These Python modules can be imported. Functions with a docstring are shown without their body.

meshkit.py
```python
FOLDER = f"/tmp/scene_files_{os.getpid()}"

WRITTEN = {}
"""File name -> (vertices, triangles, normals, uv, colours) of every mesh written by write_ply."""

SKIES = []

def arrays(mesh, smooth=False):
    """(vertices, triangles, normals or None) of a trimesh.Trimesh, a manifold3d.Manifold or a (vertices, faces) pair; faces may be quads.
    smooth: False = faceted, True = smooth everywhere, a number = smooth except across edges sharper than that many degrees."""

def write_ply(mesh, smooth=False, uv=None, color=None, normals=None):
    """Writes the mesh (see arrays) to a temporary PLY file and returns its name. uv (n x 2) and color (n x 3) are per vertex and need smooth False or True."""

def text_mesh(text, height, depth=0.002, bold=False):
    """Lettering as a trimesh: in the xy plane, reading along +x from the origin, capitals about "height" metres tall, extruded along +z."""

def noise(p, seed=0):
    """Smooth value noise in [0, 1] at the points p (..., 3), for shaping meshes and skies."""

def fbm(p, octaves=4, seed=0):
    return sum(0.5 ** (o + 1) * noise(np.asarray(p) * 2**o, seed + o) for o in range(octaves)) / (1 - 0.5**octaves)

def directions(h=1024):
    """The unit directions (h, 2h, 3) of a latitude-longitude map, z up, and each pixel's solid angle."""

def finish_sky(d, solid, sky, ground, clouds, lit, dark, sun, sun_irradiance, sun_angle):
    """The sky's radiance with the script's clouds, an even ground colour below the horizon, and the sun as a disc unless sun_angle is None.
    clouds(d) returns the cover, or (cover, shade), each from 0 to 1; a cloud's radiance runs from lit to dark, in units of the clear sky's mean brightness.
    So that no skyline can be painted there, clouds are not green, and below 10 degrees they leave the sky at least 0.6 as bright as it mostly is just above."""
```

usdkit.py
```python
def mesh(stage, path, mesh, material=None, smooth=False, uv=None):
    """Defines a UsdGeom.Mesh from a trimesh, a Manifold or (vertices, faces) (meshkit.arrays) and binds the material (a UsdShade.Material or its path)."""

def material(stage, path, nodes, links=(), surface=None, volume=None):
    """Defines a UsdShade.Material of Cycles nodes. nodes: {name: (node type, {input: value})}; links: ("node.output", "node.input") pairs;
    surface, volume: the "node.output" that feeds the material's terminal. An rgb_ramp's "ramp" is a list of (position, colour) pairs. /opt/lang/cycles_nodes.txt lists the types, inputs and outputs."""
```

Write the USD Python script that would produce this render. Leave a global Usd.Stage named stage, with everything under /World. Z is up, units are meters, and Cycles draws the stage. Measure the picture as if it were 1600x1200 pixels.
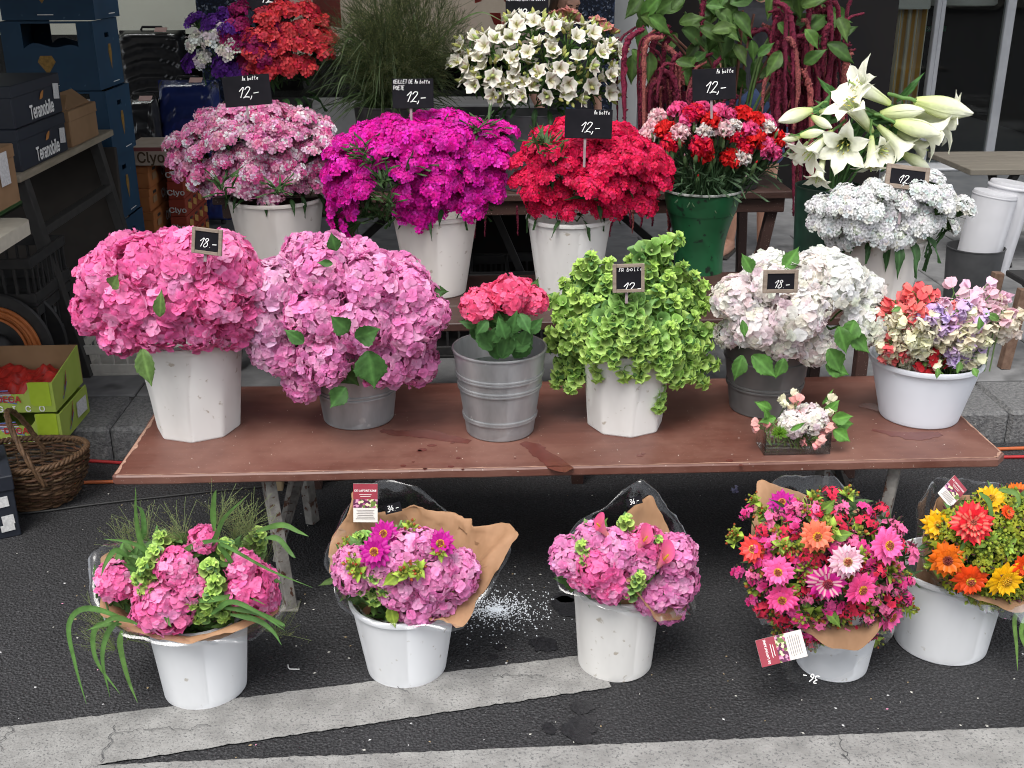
import math, numpy as np, trimesh, usdkit, meshkit
from pxr import Usd, UsdGeom, UsdLux, UsdShade, Sdf, Gf, Vt

stage = Usd.Stage.CreateInMemory()
UsdGeom.SetStageUpAxis(stage, UsdGeom.Tokens.z)
UsdGeom.SetStageMetersPerUnit(stage, 1.0)
UsdGeom.Xform.Define(stage, '/World')
UsdGeom.Scope.Define(stage, '/World/Looks')
PI = math.pi

# ------------------------------------------------------------------ camera, sky, sun, exposure
FPX, PITCH, YAW, ROLL, EYE = 1728.4, 0.36819, -0.04064, -0.00275, np.array([0.0, 0.0, 1.7])
EXPOSURE = 1.3
SKY_STRENGTH, SUN_INT, SUN_ANGLE = 0.125, 0.34, 30.0
SUN_DIR = np.array([-0.20, -0.42, 0.88]); SUN_DIR /= np.linalg.norm(SUN_DIR)
_r = np.array([math.cos(YAW), math.sin(YAW), 0.0])
_fh = np.array([-math.sin(YAW), math.cos(YAW), 0.0])
_fw = _fh * math.cos(PITCH) - np.array([0, 0, 1.0]) * math.sin(PITCH)
_dn = -_fh * math.sin(PITCH) - np.array([0, 0, 1.0]) * math.cos(PITCH)
CR = _r * math.cos(ROLL) - _dn * math.sin(ROLL)
CD = _r * math.sin(ROLL) + _dn * math.cos(ROLL)
cam = UsdGeom.Camera.Define(stage, '/World/camera')
cam.CreateHorizontalApertureAttr(36.0)
cam.CreateVerticalApertureAttr(27.0)
cam.CreateFocalLengthAttr(36.0 * FPX / 1600.0)
cam.CreateExposureAttr(EXPOSURE)
cam.CreateClippingRangeAttr(Gf.Vec2f(0.05, 500))
_m = np.eye(4)
_m[0, :3], _m[1, :3], _m[2, :3], _m[3, :3] = CR, -CD, -_fw, EYE
cam.AddTransformOp().Set(Gf.Matrix4d(_m.tolist()))

dome = UsdLux.DomeLight.Define(stage, '/World/sky')
_el, _rot = math.asin(SUN_DIR[2]), math.atan2(SUN_DIR[0], SUN_DIR[1])
sky_m = usdkit.material(stage, '/World/Looks/sky_mat', {
    'tc': ('texture_coordinate', {}),
    'sky': ('sky_texture', {'sky_type': 'single_scattering', 'sun_disc': False, 'sun_elevation': _el, 'sun_rotation': _rot, 'aerosol_density': 2.0}),
    'grey': ('hsv', {'saturation': 0.22, 'value': 1.0}),
    'n': ('noise_texture', {'scale': 2.2, 'detail': 6.0, 'roughness': 0.6}),
    'cr': ('rgb_ramp', {'ramp': [(0.3, (0.72, 0.72, 0.73)), (0.7, (1.15, 1.15, 1.15))]}),
    'mul': ('mix', {'mix_type': 'multiply', 'fac': 1.0}),
    'bg': ('background_shader', {'strength': SKY_STRENGTH})},
    [('sky.color', 'grey.color'), ('tc.generated', 'n.vector'), ('n.fac', 'cr.fac'), ('grey.color', 'mul.color1'), ('cr.color', 'mul.color2'), ('mul.color', 'bg.color')], surface='bg.background')
UsdShade.MaterialBindingAPI.Apply(dome.GetPrim()).Bind(sky_m)
dome.GetPrim().SetCustomDataByKey('kind', 'structure')
sun = UsdLux.DistantLight.Define(stage, '/World/sun')
sun.CreateIntensityAttr(SUN_INT); sun.CreateAngleAttr(SUN_ANGLE); sun.CreateColorAttr(Gf.Vec3f(1.0, 0.965, 0.92)); sun.CreateNormalizeAttr(True)
_z = SUN_DIR; _x = np.cross([0, 1, 0], _z); _x /= np.linalg.norm(_x); _y = np.cross(_z, _x)
_m = np.eye(4); _m[0, :3], _m[1, :3], _m[2, :3] = _x, _y, _z
sun.AddTransformOp().Set(Gf.Matrix4d(_m.tolist()))

# ------------------------------------------------------------------ measuring: pixel of the photograph -> point at a known depth or height
def ray(px, py):
    d = _fw * FPX + CR * (px - 800) + CD * (py - 600)
    return d / np.linalg.norm(d)
def P(px, py, Y=None, Z=None):
    d = ray(px, py)
    t = (Y - EYE[1]) / d[1] if Y is not None else (Z - EYE[2]) / d[2]
    return EYE + d * t
def proj(p):
    q = np.asarray(p, float) - EYE
    zc = q @ _fw
    return np.array([800 + FPX * (q @ CR) / zc, 600 + FPX * (q @ CD) / zc, zc])
def mpp(p):                                   # metres per photograph pixel at p
    return proj(p)[2] / FPX

# ------------------------------------------------------------------ materials
_mats = {}
def vcol(name, rough=0.55, spec=0.3, trans=0.0, nscale=60.0, namt=0.25, bump=0.0, bscale=200.0, coat=0.0):
    """colour from the mesh's own colours, with fine variation"""
    if name in _mats: return _mats[name]
    n = {'a': ('attribute', {'attribute': 'col'}), 'g': ('geometry', {}),
         'n': ('noise_texture', {'scale': nscale, 'detail': 3.0}),
         'r': ('rgb_ramp', {'ramp': [(0.3, (1 - namt,) * 3), (0.7, (1 + namt * 0.6,) * 3)]}),
         'mu': ('mix', {'mix_type': 'multiply', 'fac': 1.0}),
         'p': ('principled_bsdf', {'roughness': rough, 'specular_ior_level': spec, 'coat_weight': coat})}
    l = [('g.position', 'n.vector'), ('n.fac', 'r.fac'), ('a.color', 'mu.color1'), ('r.color', 'mu.color2'), ('mu.color', 'p.base_color')]
    if bump:
        n['n2'] = ('noise_texture', {'scale': bscale, 'detail': 2.0}); n['b'] = ('bump', {'strength': bump, 'distance': 0.002})
        l += [('g.position', 'n2.vector'), ('n2.fac', 'b.height'), ('b.normal', 'p.normal')]
    out = 'p.BSDF'
    if trans:
        n['t'] = ('translucent_bsdf', {}); n['mx'] = ('mix_closure', {'fac': trans})
        l += [('mu.color', 't.color'), ('p.BSDF', 'mx.closure1'), ('t.BSDF', 'mx.closure2')]
        out = 'mx.closure'
    _mats[name] = usdkit.material(stage, '/World/Looks/' + name, n, l, surface=out)
    return _mats[name]
def flat(name, c1, c2=None, rough=0.6, spec=0.4, metal=0.0, nscale=30.0, lo=0.35, hi=0.65, bump=0.0, bscale=80.0, bdist=0.003, stretch=(1, 1, 1), detail=4.0, coat=0.0, spots=None, trans=0.0):
    """two-tone noise colour"""
    if name in _mats: return _mats[name]
    c2 = c1 if c2 is None else c2
    n = {'g': ('texture_coordinate', {}), 'm': ('mapping', {'scale': stretch}),
         'n': ('noise_texture', {'scale': nscale, 'detail': detail, 'roughness': 0.6}),
         'r': ('rgb_ramp', {'ramp': [(lo, c1), (hi, c2)]}),
         'p': ('principled_bsdf', {'roughness': rough, 'specular_ior_level': spec, 'metallic': metal, 'coat_weight': coat})}
    l = [('g.object', 'm.vector'), ('m.vector', 'n.vector'), ('n.fac', 'r.fac')]
    col = 'r.color'
    if spots:                                 # (scale, threshold, colour)
        n['sn'] = ('noise_texture', {'scale': spots[0], 'detail': 3.0}); n['sr'] = ('rgb_ramp', {'ramp': [(spots[1] - 0.03, (0, 0, 0)), (spots[1] + 0.03, (1, 1, 1))]})
        n['sm'] = ('mix', {'color2': spots[2]})
        l += [('g.object', 'sn.vector'), ('sn.fac', 'sr.fac'), ('sr.color', 'sm.fac'), (col, 'sm.color1')]
        col = 'sm.color'
    l.append((col, 'p.base_color'))
    if bump:
        n['n2'] = ('noise_texture', {'scale': bscale, 'detail': 3.0}); n['b'] = ('bump', {'strength': bump, 'distance': bdist})
        l += [('m.vector', 'n2.vector'), ('n2.fac', 'b.height'), ('b.normal', 'p.normal')]
    out = 'p.BSDF'
    if trans:
        n['t'] = ('translucent_bsdf', {}); n['mx'] = ('mix_closure', {'fac': trans})
        l += [(col, 't.color'), ('p.BSDF', 'mx.closure1'), ('t.BSDF', 'mx.closure2')]
        out = 'mx.closure'
    _mats[name] = usdkit.material(stage, '/World/Looks/' + name, n, l, surface=out)
    return _mats[name]
def film(name, tint=(0.97, 0.98, 1.0), amount=0.55, rough=0.08, base=0.04, bump=0.6):
    """see-through sheet: glossy by fresnel, otherwise clear"""
    if name in _mats: return _mats[name]
    n = {'f': ('fresnel', {'IOR': 1.5}), 'm': ('math', {'math_type': 'multiply_add', 'value2': amount, 'value3': base}),
         'g': ('glossy_bsdf', {'color': (1, 1, 1), 'roughness': rough}), 't': ('transparent_bsdf', {'color': tint}), 'x': ('mix_closure', {}),
         'tc': ('texture_coordinate', {}), 'n': ('noise_texture', {'scale': 22.0, 'detail': 2.0}), 'b': ('bump', {'strength': bump, 'distance': 0.01})}
    l = [('f.fac', 'm.value1'), ('m.value', 'x.fac'), ('t.BSDF', 'x.closure1'), ('g.BSDF', 'x.closure2'), ('tc.object', 'n.vector'), ('n.fac', 'b.height'), ('b.normal', 'g.normal')]
    if not bump:
        del n['b'], n['n'], n['tc']; l = l[:4]
    _mats[name] = usdkit.material(stage, '/World/Looks/' + name, n, l, surface='x.closure')
    return _mats[name]

PETAL = vcol('petal', rough=0.6, spec=0.22, trans=0.36, nscale=70.0, namt=0.14)
PETALW = vcol('petal_white', rough=0.6, spec=0.2, trans=0.5, nscale=70.0, namt=0.06)
PETALT = vcol('petal_thick', rough=0.45, spec=0.3, trans=0.2, nscale=50.0, namt=0.08)
LEAF = vcol('leaf', rough=0.55, spec=0.25, trans=0.2, nscale=40.0, namt=0.3, bump=0.3, bscale=250.0)
STEM = vcol('stem', rough=0.6, spec=0.3, nscale=60.0, namt=0.25)
PRINT = vcol('print', rough=0.6, spec=0.3, nscale=60.0, namt=0.04)

REG = {}
def row_labels():
    """each of a group gets a label of its own: row and place in the row, as seen"""
    ordn = ['first', 'second', 'third', 'fourth', 'fifth', 'sixth', 'seventh', 'eighth', 'ninth', 'tenth', 'eleventh', 'twelfth', 'thirteenth', 'fourteenth', 'fifteenth']
    for base, L in REG.items():
        if len(L) < 2: continue
        nr = 1 if len(L) < 5 else max(2, int(round(math.sqrt(len(L) / 1.9))))
        L = sorted(L, key=lambda q: q[2]); rows = np.array_split(np.arange(len(L)), nr)
        for r, ix in enumerate(rows):
            rn = '' if nr == 1 else (', top row' if r == 0 else ', bottom row' if r == nr - 1 else ', %s row' % ordn[r])
            for k, i in enumerate(sorted(ix, key=lambda i: L[i][1])): stage.GetPrimAtPath(L[i][0]).SetCustomDataByKey('label', '%s%s, %s from left' % (base, rn, ordn[min(k, 14)]))
# ------------------------------------------------------------------ meshes
class MB:
    """collects pieces of ONE mesh"""
    def __init__(s): s.V, s.F, s.C, s.n = [], [], [], 0
    def add(s, V, F, col=(0.5, 0.5, 0.5)):
        V = np.asarray(V, float); F = np.asarray(F, int)
        if F.shape[1] == 4: F = np.vstack([F[:, [0, 1, 2]], F[:, [0, 2, 3]]])
        s.V.append(V); s.F.append(F + s.n); s.C.append(np.broadcast_to(np.asarray(col, float), (len(V), 3))); s.n += len(V)
        return s
    def tm(s, m, col=(0.5, 0.5, 0.5)): return s.add(m.vertices, m.faces, col)
    def arr(s): return np.vstack(s.V), np.vstack(s.F), np.vstack(s.C)
    def xf(s, M):
        s.V = [v @ M[:3, :3].T + M[:3, 3] for v in s.V]; return s
_used = {}
def numbered(path):
    if path not in _used: _used[path] = 0; return path
    _used[path] += 1
    return '%s_%03d' % (path, _used[path])
def path_of(name, parent): return numbered((parent or '/World') + '/' + name)
def put(name, mb, mat, parent=None, smooth=True, label=None, kind=None):
    """ONE mesh prim; returns its path"""
    path = path_of(name, parent)
    if isinstance(mb, MB):
        V, F, C = mb.arr()
        if smooth is True or smooth is False:
            m = usdkit.mesh(stage, path, (V, F), mat, smooth=smooth)
            pv = UsdGeom.PrimvarsAPI(m).CreatePrimvar('col', Sdf.ValueTypeNames.Color3fArray, 'vertex')
            pv.Set(Vt.Vec3fArray.FromNumpy(C.astype(np.float32)))
        else: m = usdkit.mesh(stage, path, (V, F), mat, smooth=smooth)
    else: m = usdkit.mesh(stage, path, mb, mat, smooth=smooth)
    m.CreateDoubleSidedAttr(True)
    p = m.GetPrim()
    if label: p.SetCustomDataByKey('label', label)
    if kind: p.SetCustomDataByKey('kind', kind)
    return path
def tag(path, label=None, cat=None, group=None, kind=None):
    p = stage.GetPrimAtPath(path)
    for k, v in (('label', label), ('category', cat), ('group', group), ('kind', kind)):
        if v: p.SetCustomDataByKey(k, v)
    return path
def mat4(R=None, t=(0, 0, 0), s=1.0):
    M = np.eye(4); M[:3, :3] = (np.eye(3) if R is None else R) * s; M[:3, 3] = t; return M
def thing(name, label, cat, M=None, group=None, parent=None):
    path = path_of(name, parent)
    x = UsdGeom.Xform.Define(stage, path)
    if M is not None:
        x.AddTransformOp().Set(Gf.Matrix4d((M if M.shape == (4, 4) else mat4(t=M)).T.tolist()))
    return tag(path, label, cat, group)
PROTOS = '/World/prototypes'
stage.CreateClassPrim(PROTOS)
def proto(name):
    path = numbered(PROTOS + '/' + name)
    UsdGeom.Xform.Define(stage, path)
    return path
def inst(proto_path, name, M, label=None, cat=None, group=None, parent=None):
    """one copy: an Xform that references the class prim with its parts"""
    path = path_of(name, parent)
    x = UsdGeom.Xform.Define(stage, path)
    x.AddTransformOp().Set(Gf.Matrix4d(M.T.tolist()))
    x.GetPrim().GetReferences().AddInternalReference(proto_path)
    x.GetPrim().SetInstanceable(True)
    return tag(path, label, cat, group)

def nrm(v): v = np.asarray(v, float); return v / (np.linalg.norm(v) + 1e-12)
def frame(n, spin=0.0, up=(0, 0, 1.0)):
    """rotation whose z axis is n"""
    n = nrm(n); a = np.cross(up, n)
    if np.linalg.norm(a) < 1e-3: a = np.cross((0, 1.0, 0), n)
    a = nrm(a); b = np.cross(n, a)
    c, s = math.cos(spin), math.sin(spin)
    return np.stack([a * c + b * s, -a * s + b * c, n], 1)
def tube(pts, r, sides=5, cap=True):
    p = np.asarray(pts, float); r = np.broadcast_to(np.asarray(r, float), (len(p),))
    t = np.gradient(p, axis=0); t /= np.linalg.norm(t, axis=1, keepdims=True) + 1e-12
    a0 = np.cross(t[0], [0, 0, 1.0] if abs(t[0][2]) < 0.9 else [1.0, 0, 0]); a0 = nrm(a0)
    A = [a0]
    for i in range(1, len(p)):
        a = A[-1] - t[i] * (A[-1] @ t[i]); A.append(nrm(a))
    A = np.array(A); B = np.cross(t, A); ang = np.arange(sides) * 2 * PI / sides
    V = (p[:, None] + r[:, None, None] * (np.cos(ang)[None, :, None] * A[:, None] + np.sin(ang)[None, :, None] * B[:, None])).reshape(-1, 3)
    i, j = np.meshgrid(np.arange(len(p) - 1), np.arange(sides), indexing='ij'); j2 = (j + 1) % sides
    q = np.stack([i * sides + j, i * sides + j2, (i + 1) * sides + j2, (i + 1) * sides + j], -1).reshape(-1, 4)
    F = np.vstack([q[:, [0, 1, 2]], q[:, [0, 2, 3]]])
    if cap:
        k = len(V); V = np.vstack([V, p[0], p[-1]]); o = (len(p) - 1) * sides; jj = np.arange(sides)
        F = np.vstack([F, np.stack([np.full(sides, k), (jj + 1) % sides, jj], 1), np.stack([np.full(sides, k + 1), o + jj, o + (jj + 1) % sides], 1)])
    return V, F
def grid_faces(nu, nv, wrap=False):
    i, j = np.meshgrid(np.arange(nv - 1), np.arange(nu if wrap else nu - 1), indexing='ij'); j2 = (j + 1) % nu
    q = np.stack([i * nu + j, i * nu + j2, (i + 1) * nu + j2, (i + 1) * nu + j], -1).reshape(-1, 4)
    return np.vstack([q[:, [0, 1, 2]], q[:, [0, 2, 3]]])
def lathe(profile, n=48, rfun=None):
    """profile: (r, z) from inside bottom or as wished; closed surface strip round z"""
    pr = np.asarray(profile, float); th = np.arange(n) * 2 * PI / n
    V = []
    for r, z in pr:
        rr = np.full(n, r) if rfun is None else r * rfun(th, z)
        V.append(np.stack([rr * np.cos(th), rr * np.sin(th), np.full(n, z)], 1))
    return np.vstack(V), grid_faces(n, len(pr), True)
def box(lo, hi):
    m = trimesh.creation.box(bounds=[np.minimum(lo, hi), np.maximum(lo, hi)]); return m
def cbox(size, c=0.004, R=None, t=(0, 0, 0)):
    """chamfered box about its centre"""
    x, y, z = np.asarray(size, float) / 2
    c = min(c, x * 0.9, y * 0.9, z * 0.9)
    pts = [(sx * (x - (c if k != 0 else 0)), sy * (y - (c if k != 1 else 0)), sz * (z - (c if k != 2 else 0))) for sx in (-1, 1) for sy in (-1, 1) for sz in (-1, 1) for k in range(3)]
    m = trimesh.convex.convex_hull(np.array(pts))
    V = m.vertices @ (np.eye(3) if R is None else R).T + np.asarray(t)
    return V, m.faces
def bar(a, b, w, h=None, c=0.002, up=(0, 0, 1.0)):
    """square bar from a to b"""
    a, b = np.asarray(a, float), np.asarray(b, float); h = h or w
    R = frame(b - a, 0, up)
    return cbox((w, h, np.linalg.norm(b - a)), c, R, (a + b) / 2)
def rotz(a): c, s = math.cos(a), math.sin(a); return np.array([[c, -s, 0], [s, c, 0], [0, 0, 1.0]])
def rotx(a): c, s = math.cos(a), math.sin(a); return np.array([[1.0, 0, 0], [0, c, -s], [0, s, c]])
def roty(a): c, s = math.cos(a), math.sin(a); return np.array([[c, 0, s], [0, 1.0, 0], [-s, 0, c]])
def bez(pts, n=8):
    """catmull-rom through the points"""
    p = np.asarray(pts, float); q = np.vstack([2 * p[0] - p[1], p, 2 * p[-1] - p[-2]]); out = []
    for i in range(1, len(q) - 2):
        for t in np.linspace(0, 1, n, endpoint=False):
            a, b, c, d = q[i - 1:i + 3]
            out.append(0.5 * ((2 * b) + (-a + c) * t + (2 * a - 5 * b + 4 * c - d) * t * t + (-a + 3 * b - 3 * c + d) * t ** 3))
    out.append(p[-1]); return np.array(out)
def petal(L, W, nu=3, nv=4, cup=0.2, bend=0.0, base=0.25, power=0.7, peak=0.6, notch=0.0, ruffle=0.0, rng=None):
    """one petal from the origin along +y, face up; returns V, F, t (0 at base .. 1 at tip)"""
    s_ = np.linspace(0, 1, nv); u, v = np.meshgrid(np.linspace(-1, 1, nu), .35 * s_ + .65 * (1 - np.cos(PI * s_)) / 2)
    vv = np.where(v < peak, v / peak * 0.5, 0.5 + (v - peak) / (1 - peak) * 0.5)
    w = np.sin(PI * np.clip(vv, 0, 1)) ** power
    w = np.where(v < peak, base + (1 - base) * w, w)
    w = np.maximum(w, 0.10)
    x = u * W / 2 * w; y = L * v - notch * L * (1 - np.abs(u)) * (v > 0.95) - 0.12 * L * u * u * v * (v > 0.6)
    z = cup * W * (u * w) ** 2 + bend * L * v * v
    if ruffle and rng is not None: z = z + rng.uniform(-1, 1, z.shape) * ruffle * L * v
    return np.stack([x, y, z], -1).reshape(-1, 3), grid_faces(nu, nv), v.ravel()
def lerpc(a, b, t): return np.asarray(a, float)[None] * (1 - t[:, None]) + np.asarray(b, float)[None] * t[:, None]
def jit(c, rng, amt=0.15): return np.clip(np.asarray(c, float) * (1 + rng.uniform(-amt, amt)) * (1 + rng.uniform(-amt, amt, 3) * 0.35), 0, 0.92)
def fib(n, zmin=-0.3):
    k = np.arange(n) + 0.5; z = 1 - (1 - zmin) * k / n; a = k * 2.399963; r = np.sqrt(np.maximum(0, 1 - z * z))
    return np.stack([r * np.cos(a), r * np.sin(a), z], 1)
G1, G2, G3 = (0.042, 0.098, 0.022), (0.085, 0.18, 0.04), (0.024, 0.062, 0.018)
def leaf_mesh(mb, M, L, W, rng, col=G1, bend=-0.25, cup=0.22, nv=7, nu=5, serr=0.0):
    big = L > .045 and nv >= 7
    if big: nu, nv = 9, 17
    V, F, t = petal(L, W, nu, nv, cup, bend, base=0.12, power=0.8, peak=0.42)
    V = V.copy(); uu = np.tile(np.linspace(-1, 1, nu), nv)
    if serr and big:
        e = np.abs(uu) > .99; V[e, 0] *= 1 + .10 * (np.repeat(np.arange(nv), nu)[e] % 2)
    vein = np.sin(t * 30 - np.abs(uu) * 7.0)
    V[:, 2] += (.010 * L * vein * np.minimum(1, np.abs(uu) * 3) if big else 0) + .05 * L * np.sin(uu * 2.2 + t * 5 + rng.rand() * 6) * np.abs(uu)
    mid = np.abs(uu) < 0.02
    c0 = np.asarray(col) * (1 + rng.uniform(-.18, .18))
    C = np.where(mid[:, None], c0 * 1.6, c0 * (1 + (.16 * (vein > .75))[:, None] if big else 1.0))
    mb.add(V @ M[:3, :3].T + M[:3, 3], F, C)
# ------------------------------------------------------------------ the setting: road, kerb, pavement
def asphalt():
    n = {'g': ('geometry', {}), 'n': ('noise_texture', {'scale': 135.0, 'detail': 3.0, 'roughness': 0.75}), 'v': ('voronoi_texture', {'scale': 150.0}),
         'l': ('noise_texture', {'scale': 1.7, 'detail': 6.0, 'roughness': 0.65}),
         'r': ('rgb_ramp', {'ramp': [(0.30, (0.006, 0.006, 0.0065)), (0.47, (0.019, 0.019, 0.0205)), (0.61, (0.043, 0.043, 0.0455)), (0.74, (0.115, 0.115, 0.116))]}),
         'lr': ('rgb_ramp', {'ramp': [(0.3, (0.70,) * 3), (0.7, (1.28,) * 3)]}), 'mu': ('mix', {'mix_type': 'multiply', 'fac': 1.0}),
         'sp': ('voronoi_texture', {'scale': 42.0}), 'spr': ('rgb_ramp', {'ramp': [(0.0, (1, 1, 1)), (0.035, (1, 1, 1)), (0.06, (0, 0, 0))]}), 'wn': ('math', {'math_type': 'greater_than', 'value2': 0.80}),
         'sc': ('separate_color', {}), 'mm': ('math', {'math_type': 'multiply'}), 'mx': ('mix', {'color2': (0.30, 0.30, 0.29)}),
         'b': ('bump', {'strength': 0.9, 'distance': 0.006}), 'p': ('principled_bsdf', {'roughness': 0.72, 'specular_ior_level': 0.35})}
    l = [('g.position', x + '.vector') for x in ('n', 'v', 'l', 'sp')] + [('n.fac', 'r.fac'), ('l.fac', 'lr.fac'), ('r.color', 'mu.color1'), ('lr.color', 'mu.color2'),
         ('sp.distance', 'spr.fac'), ('sp.color', 'sc.color'), ('sc.r', 'wn.value1'), ('spr.color', 'mm.value1'), ('wn.value', 'mm.value2'), ('mm.value', 'mx.fac'), ('mu.color', 'mx.color1'),
         ('mx.color', 'p.base_color'), ('v.distance', 'b.height'), ('b.normal', 'p.normal')]
    return usdkit.material(stage, '/World/Looks/asphalt', n, l, surface='p.BSDF')
ASPHALT = asphalt()
KERB_Y, PAVE_Z = 3.705, 0.125
put('road', box((-40, -30, -0.2), (40, KERB_Y, 0)), ASPHALT, kind='structure')
tag('/World/road', kind='structure')
STONE = flat('pavement_stone', (0.11, 0.111, 0.113), (0.19, 0.19, 0.19), rough=0.8, nscale=9.0, lo=0.3, hi=0.7, bump=0.35, bscale=220.0, detail=8.0, spots=(3.0, 0.66, (0.07, 0.07, 0.07)))
KSTONE = flat('kerb_stone', (0.075, 0.075, 0.078), (0.17, 0.17, 0.168), rough=0.85, nscale=90.0, lo=0.35, hi=0.65, bump=0.9, bscale=120.0, bdist=0.008)
JOINT = flat('joint_dirt', (0.03, 0.03, 0.03), (0.05, 0.048, 0.045), rough=0.95)
UsdGeom.Xform.Define(stage, '/World/pavement'); tag('/World/pavement', kind='structure')
put('bed', box((-40, KERB_Y + 0.3, -0.2), (40, 30, PAVE_Z - 0.008)), JOINT, '/World/pavement')
rs = np.random.RandomState(3)
for i in range(-5, 6):
    put('kerb_stone', MB().add(*cbox((1.096 if i % 2 else 1.095, 0.32, 0.28), 0.012, None, (i * 1.1 + 0.35, KERB_Y + 0.16, PAVE_Z - 0.14 + rs.uniform(-.002, .002)))), KSTONE, '/World/pavement', smooth=False)
for j in range(9):
    d = 0.62; y0 = KERB_Y + 0.325 + j * d
    for i in range(-5, 6):
        x0 = i * 0.93 + (0.46 if j % 2 else 0.0) + 0.1
        put('paving_slab', MB().add(*cbox((0.922, d - 0.008, 0.06), 0.004, None, (x0, y0 + d / 2, PAVE_Z - 0.03 + rs.uniform(-.002, .002)))), STONE, '/World/pavement', smooth=False)
put('paved_ground', box((-40, KERB_Y + 0.325 + 9 * 0.62, -0.1), (40, 30, PAVE_Z - 0.004)), STONE, '/World/pavement')

# road paint, cracks, stains: sheets a few millimetres above the road
def sheet(name, pts2, z, mat, parent, label=None, kind=None, th=0.0015):
    from shapely.geometry import Polygon
    pg = Polygon(pts2).buffer(0)
    if pg.geom_type != 'Polygon': pg = max(pg.geoms, key=lambda g: g.area)
    m = trimesh.creation.extrude_polygon(pg, th, engine='earcut'); m.apply_translation((0, 0, z))
    return put(name, m, mat, parent, label=label, kind=kind)
def rough_edge(corners, rng, step=0.014, amp=0.0013):
    out = []
    for a, b in zip(corners, corners[1:] + corners[:1]):
        a, b = np.asarray(a), np.asarray(b); n = max(2, int(np.linalg.norm(b - a) / step)); d = nrm(b - a); o = np.array([-d[1], d[0]])
        for t in np.arange(n) / n: out.append(a + (b - a) * t + o * rng.normal(0, amp))
    return out
PAINT = flat('road_paint', (0.165, 0.162, 0.155), (0.275, 0.272, 0.26), rough=0.85, nscale=14.0, lo=0.3, hi=0.7, bump=0.8, bscale=150.0, bdist=0.004, detail=9.0, spots=(165.0, 0.60, (0.12, 0.12, 0.118)))
def g2(px, py): return P(px, py, Z=0)[:2]
ra, rb_ = g2(0, 1140), g2(945, 1022); rc, rd = g2(955, 1076), g2(180, 1193)
dl = nrm(ra - rb_); dl2 = nrm(rd - rc)
put_paths = [[rb_ + dl * 3.2, rb_, rc, rc + dl2 * 3.0]]
e1, e2 = g2(190, 1199), g2(1600, 1141)
de = nrm(e2 - e1); n_ = np.array([de[1], -de[0]])
put_paths.append([e1 - de * 1.2, e2 + de * 1.5, e2 + de * 1.5 + n_ * 0.30, e1 - de * 1.2 + n_ * 0.30])
UsdGeom.Xform.Define(stage, '/World/road_marking'); tag('/World/road_marking', kind='structure')
put_paths[0][3] = put_paths[0][3]
for k, c in enumerate(put_paths): sheet('painted_band', rough_edge(c, rs), 0.004 + 0.001 * k * 4, PAINT, '/World/road_marking')
CRACK = flat('crack_dark', (0.05, 0.05, 0.05), (0.10, 0.10, 0.10), rough=0.95)
def ribbon2(pts, w, rng):
    p = np.asarray(pts); t = np.gradient(p, axis=0); t /= np.linalg.norm(t, axis=1, keepdims=True); o = np.stack([-t[:, 1], t[:, 0]], 1)
    ww = w * (0.4 + rng.rand(len(p), 1)); return list(p + o * ww) + list((p - o * ww)[::-1])
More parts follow.
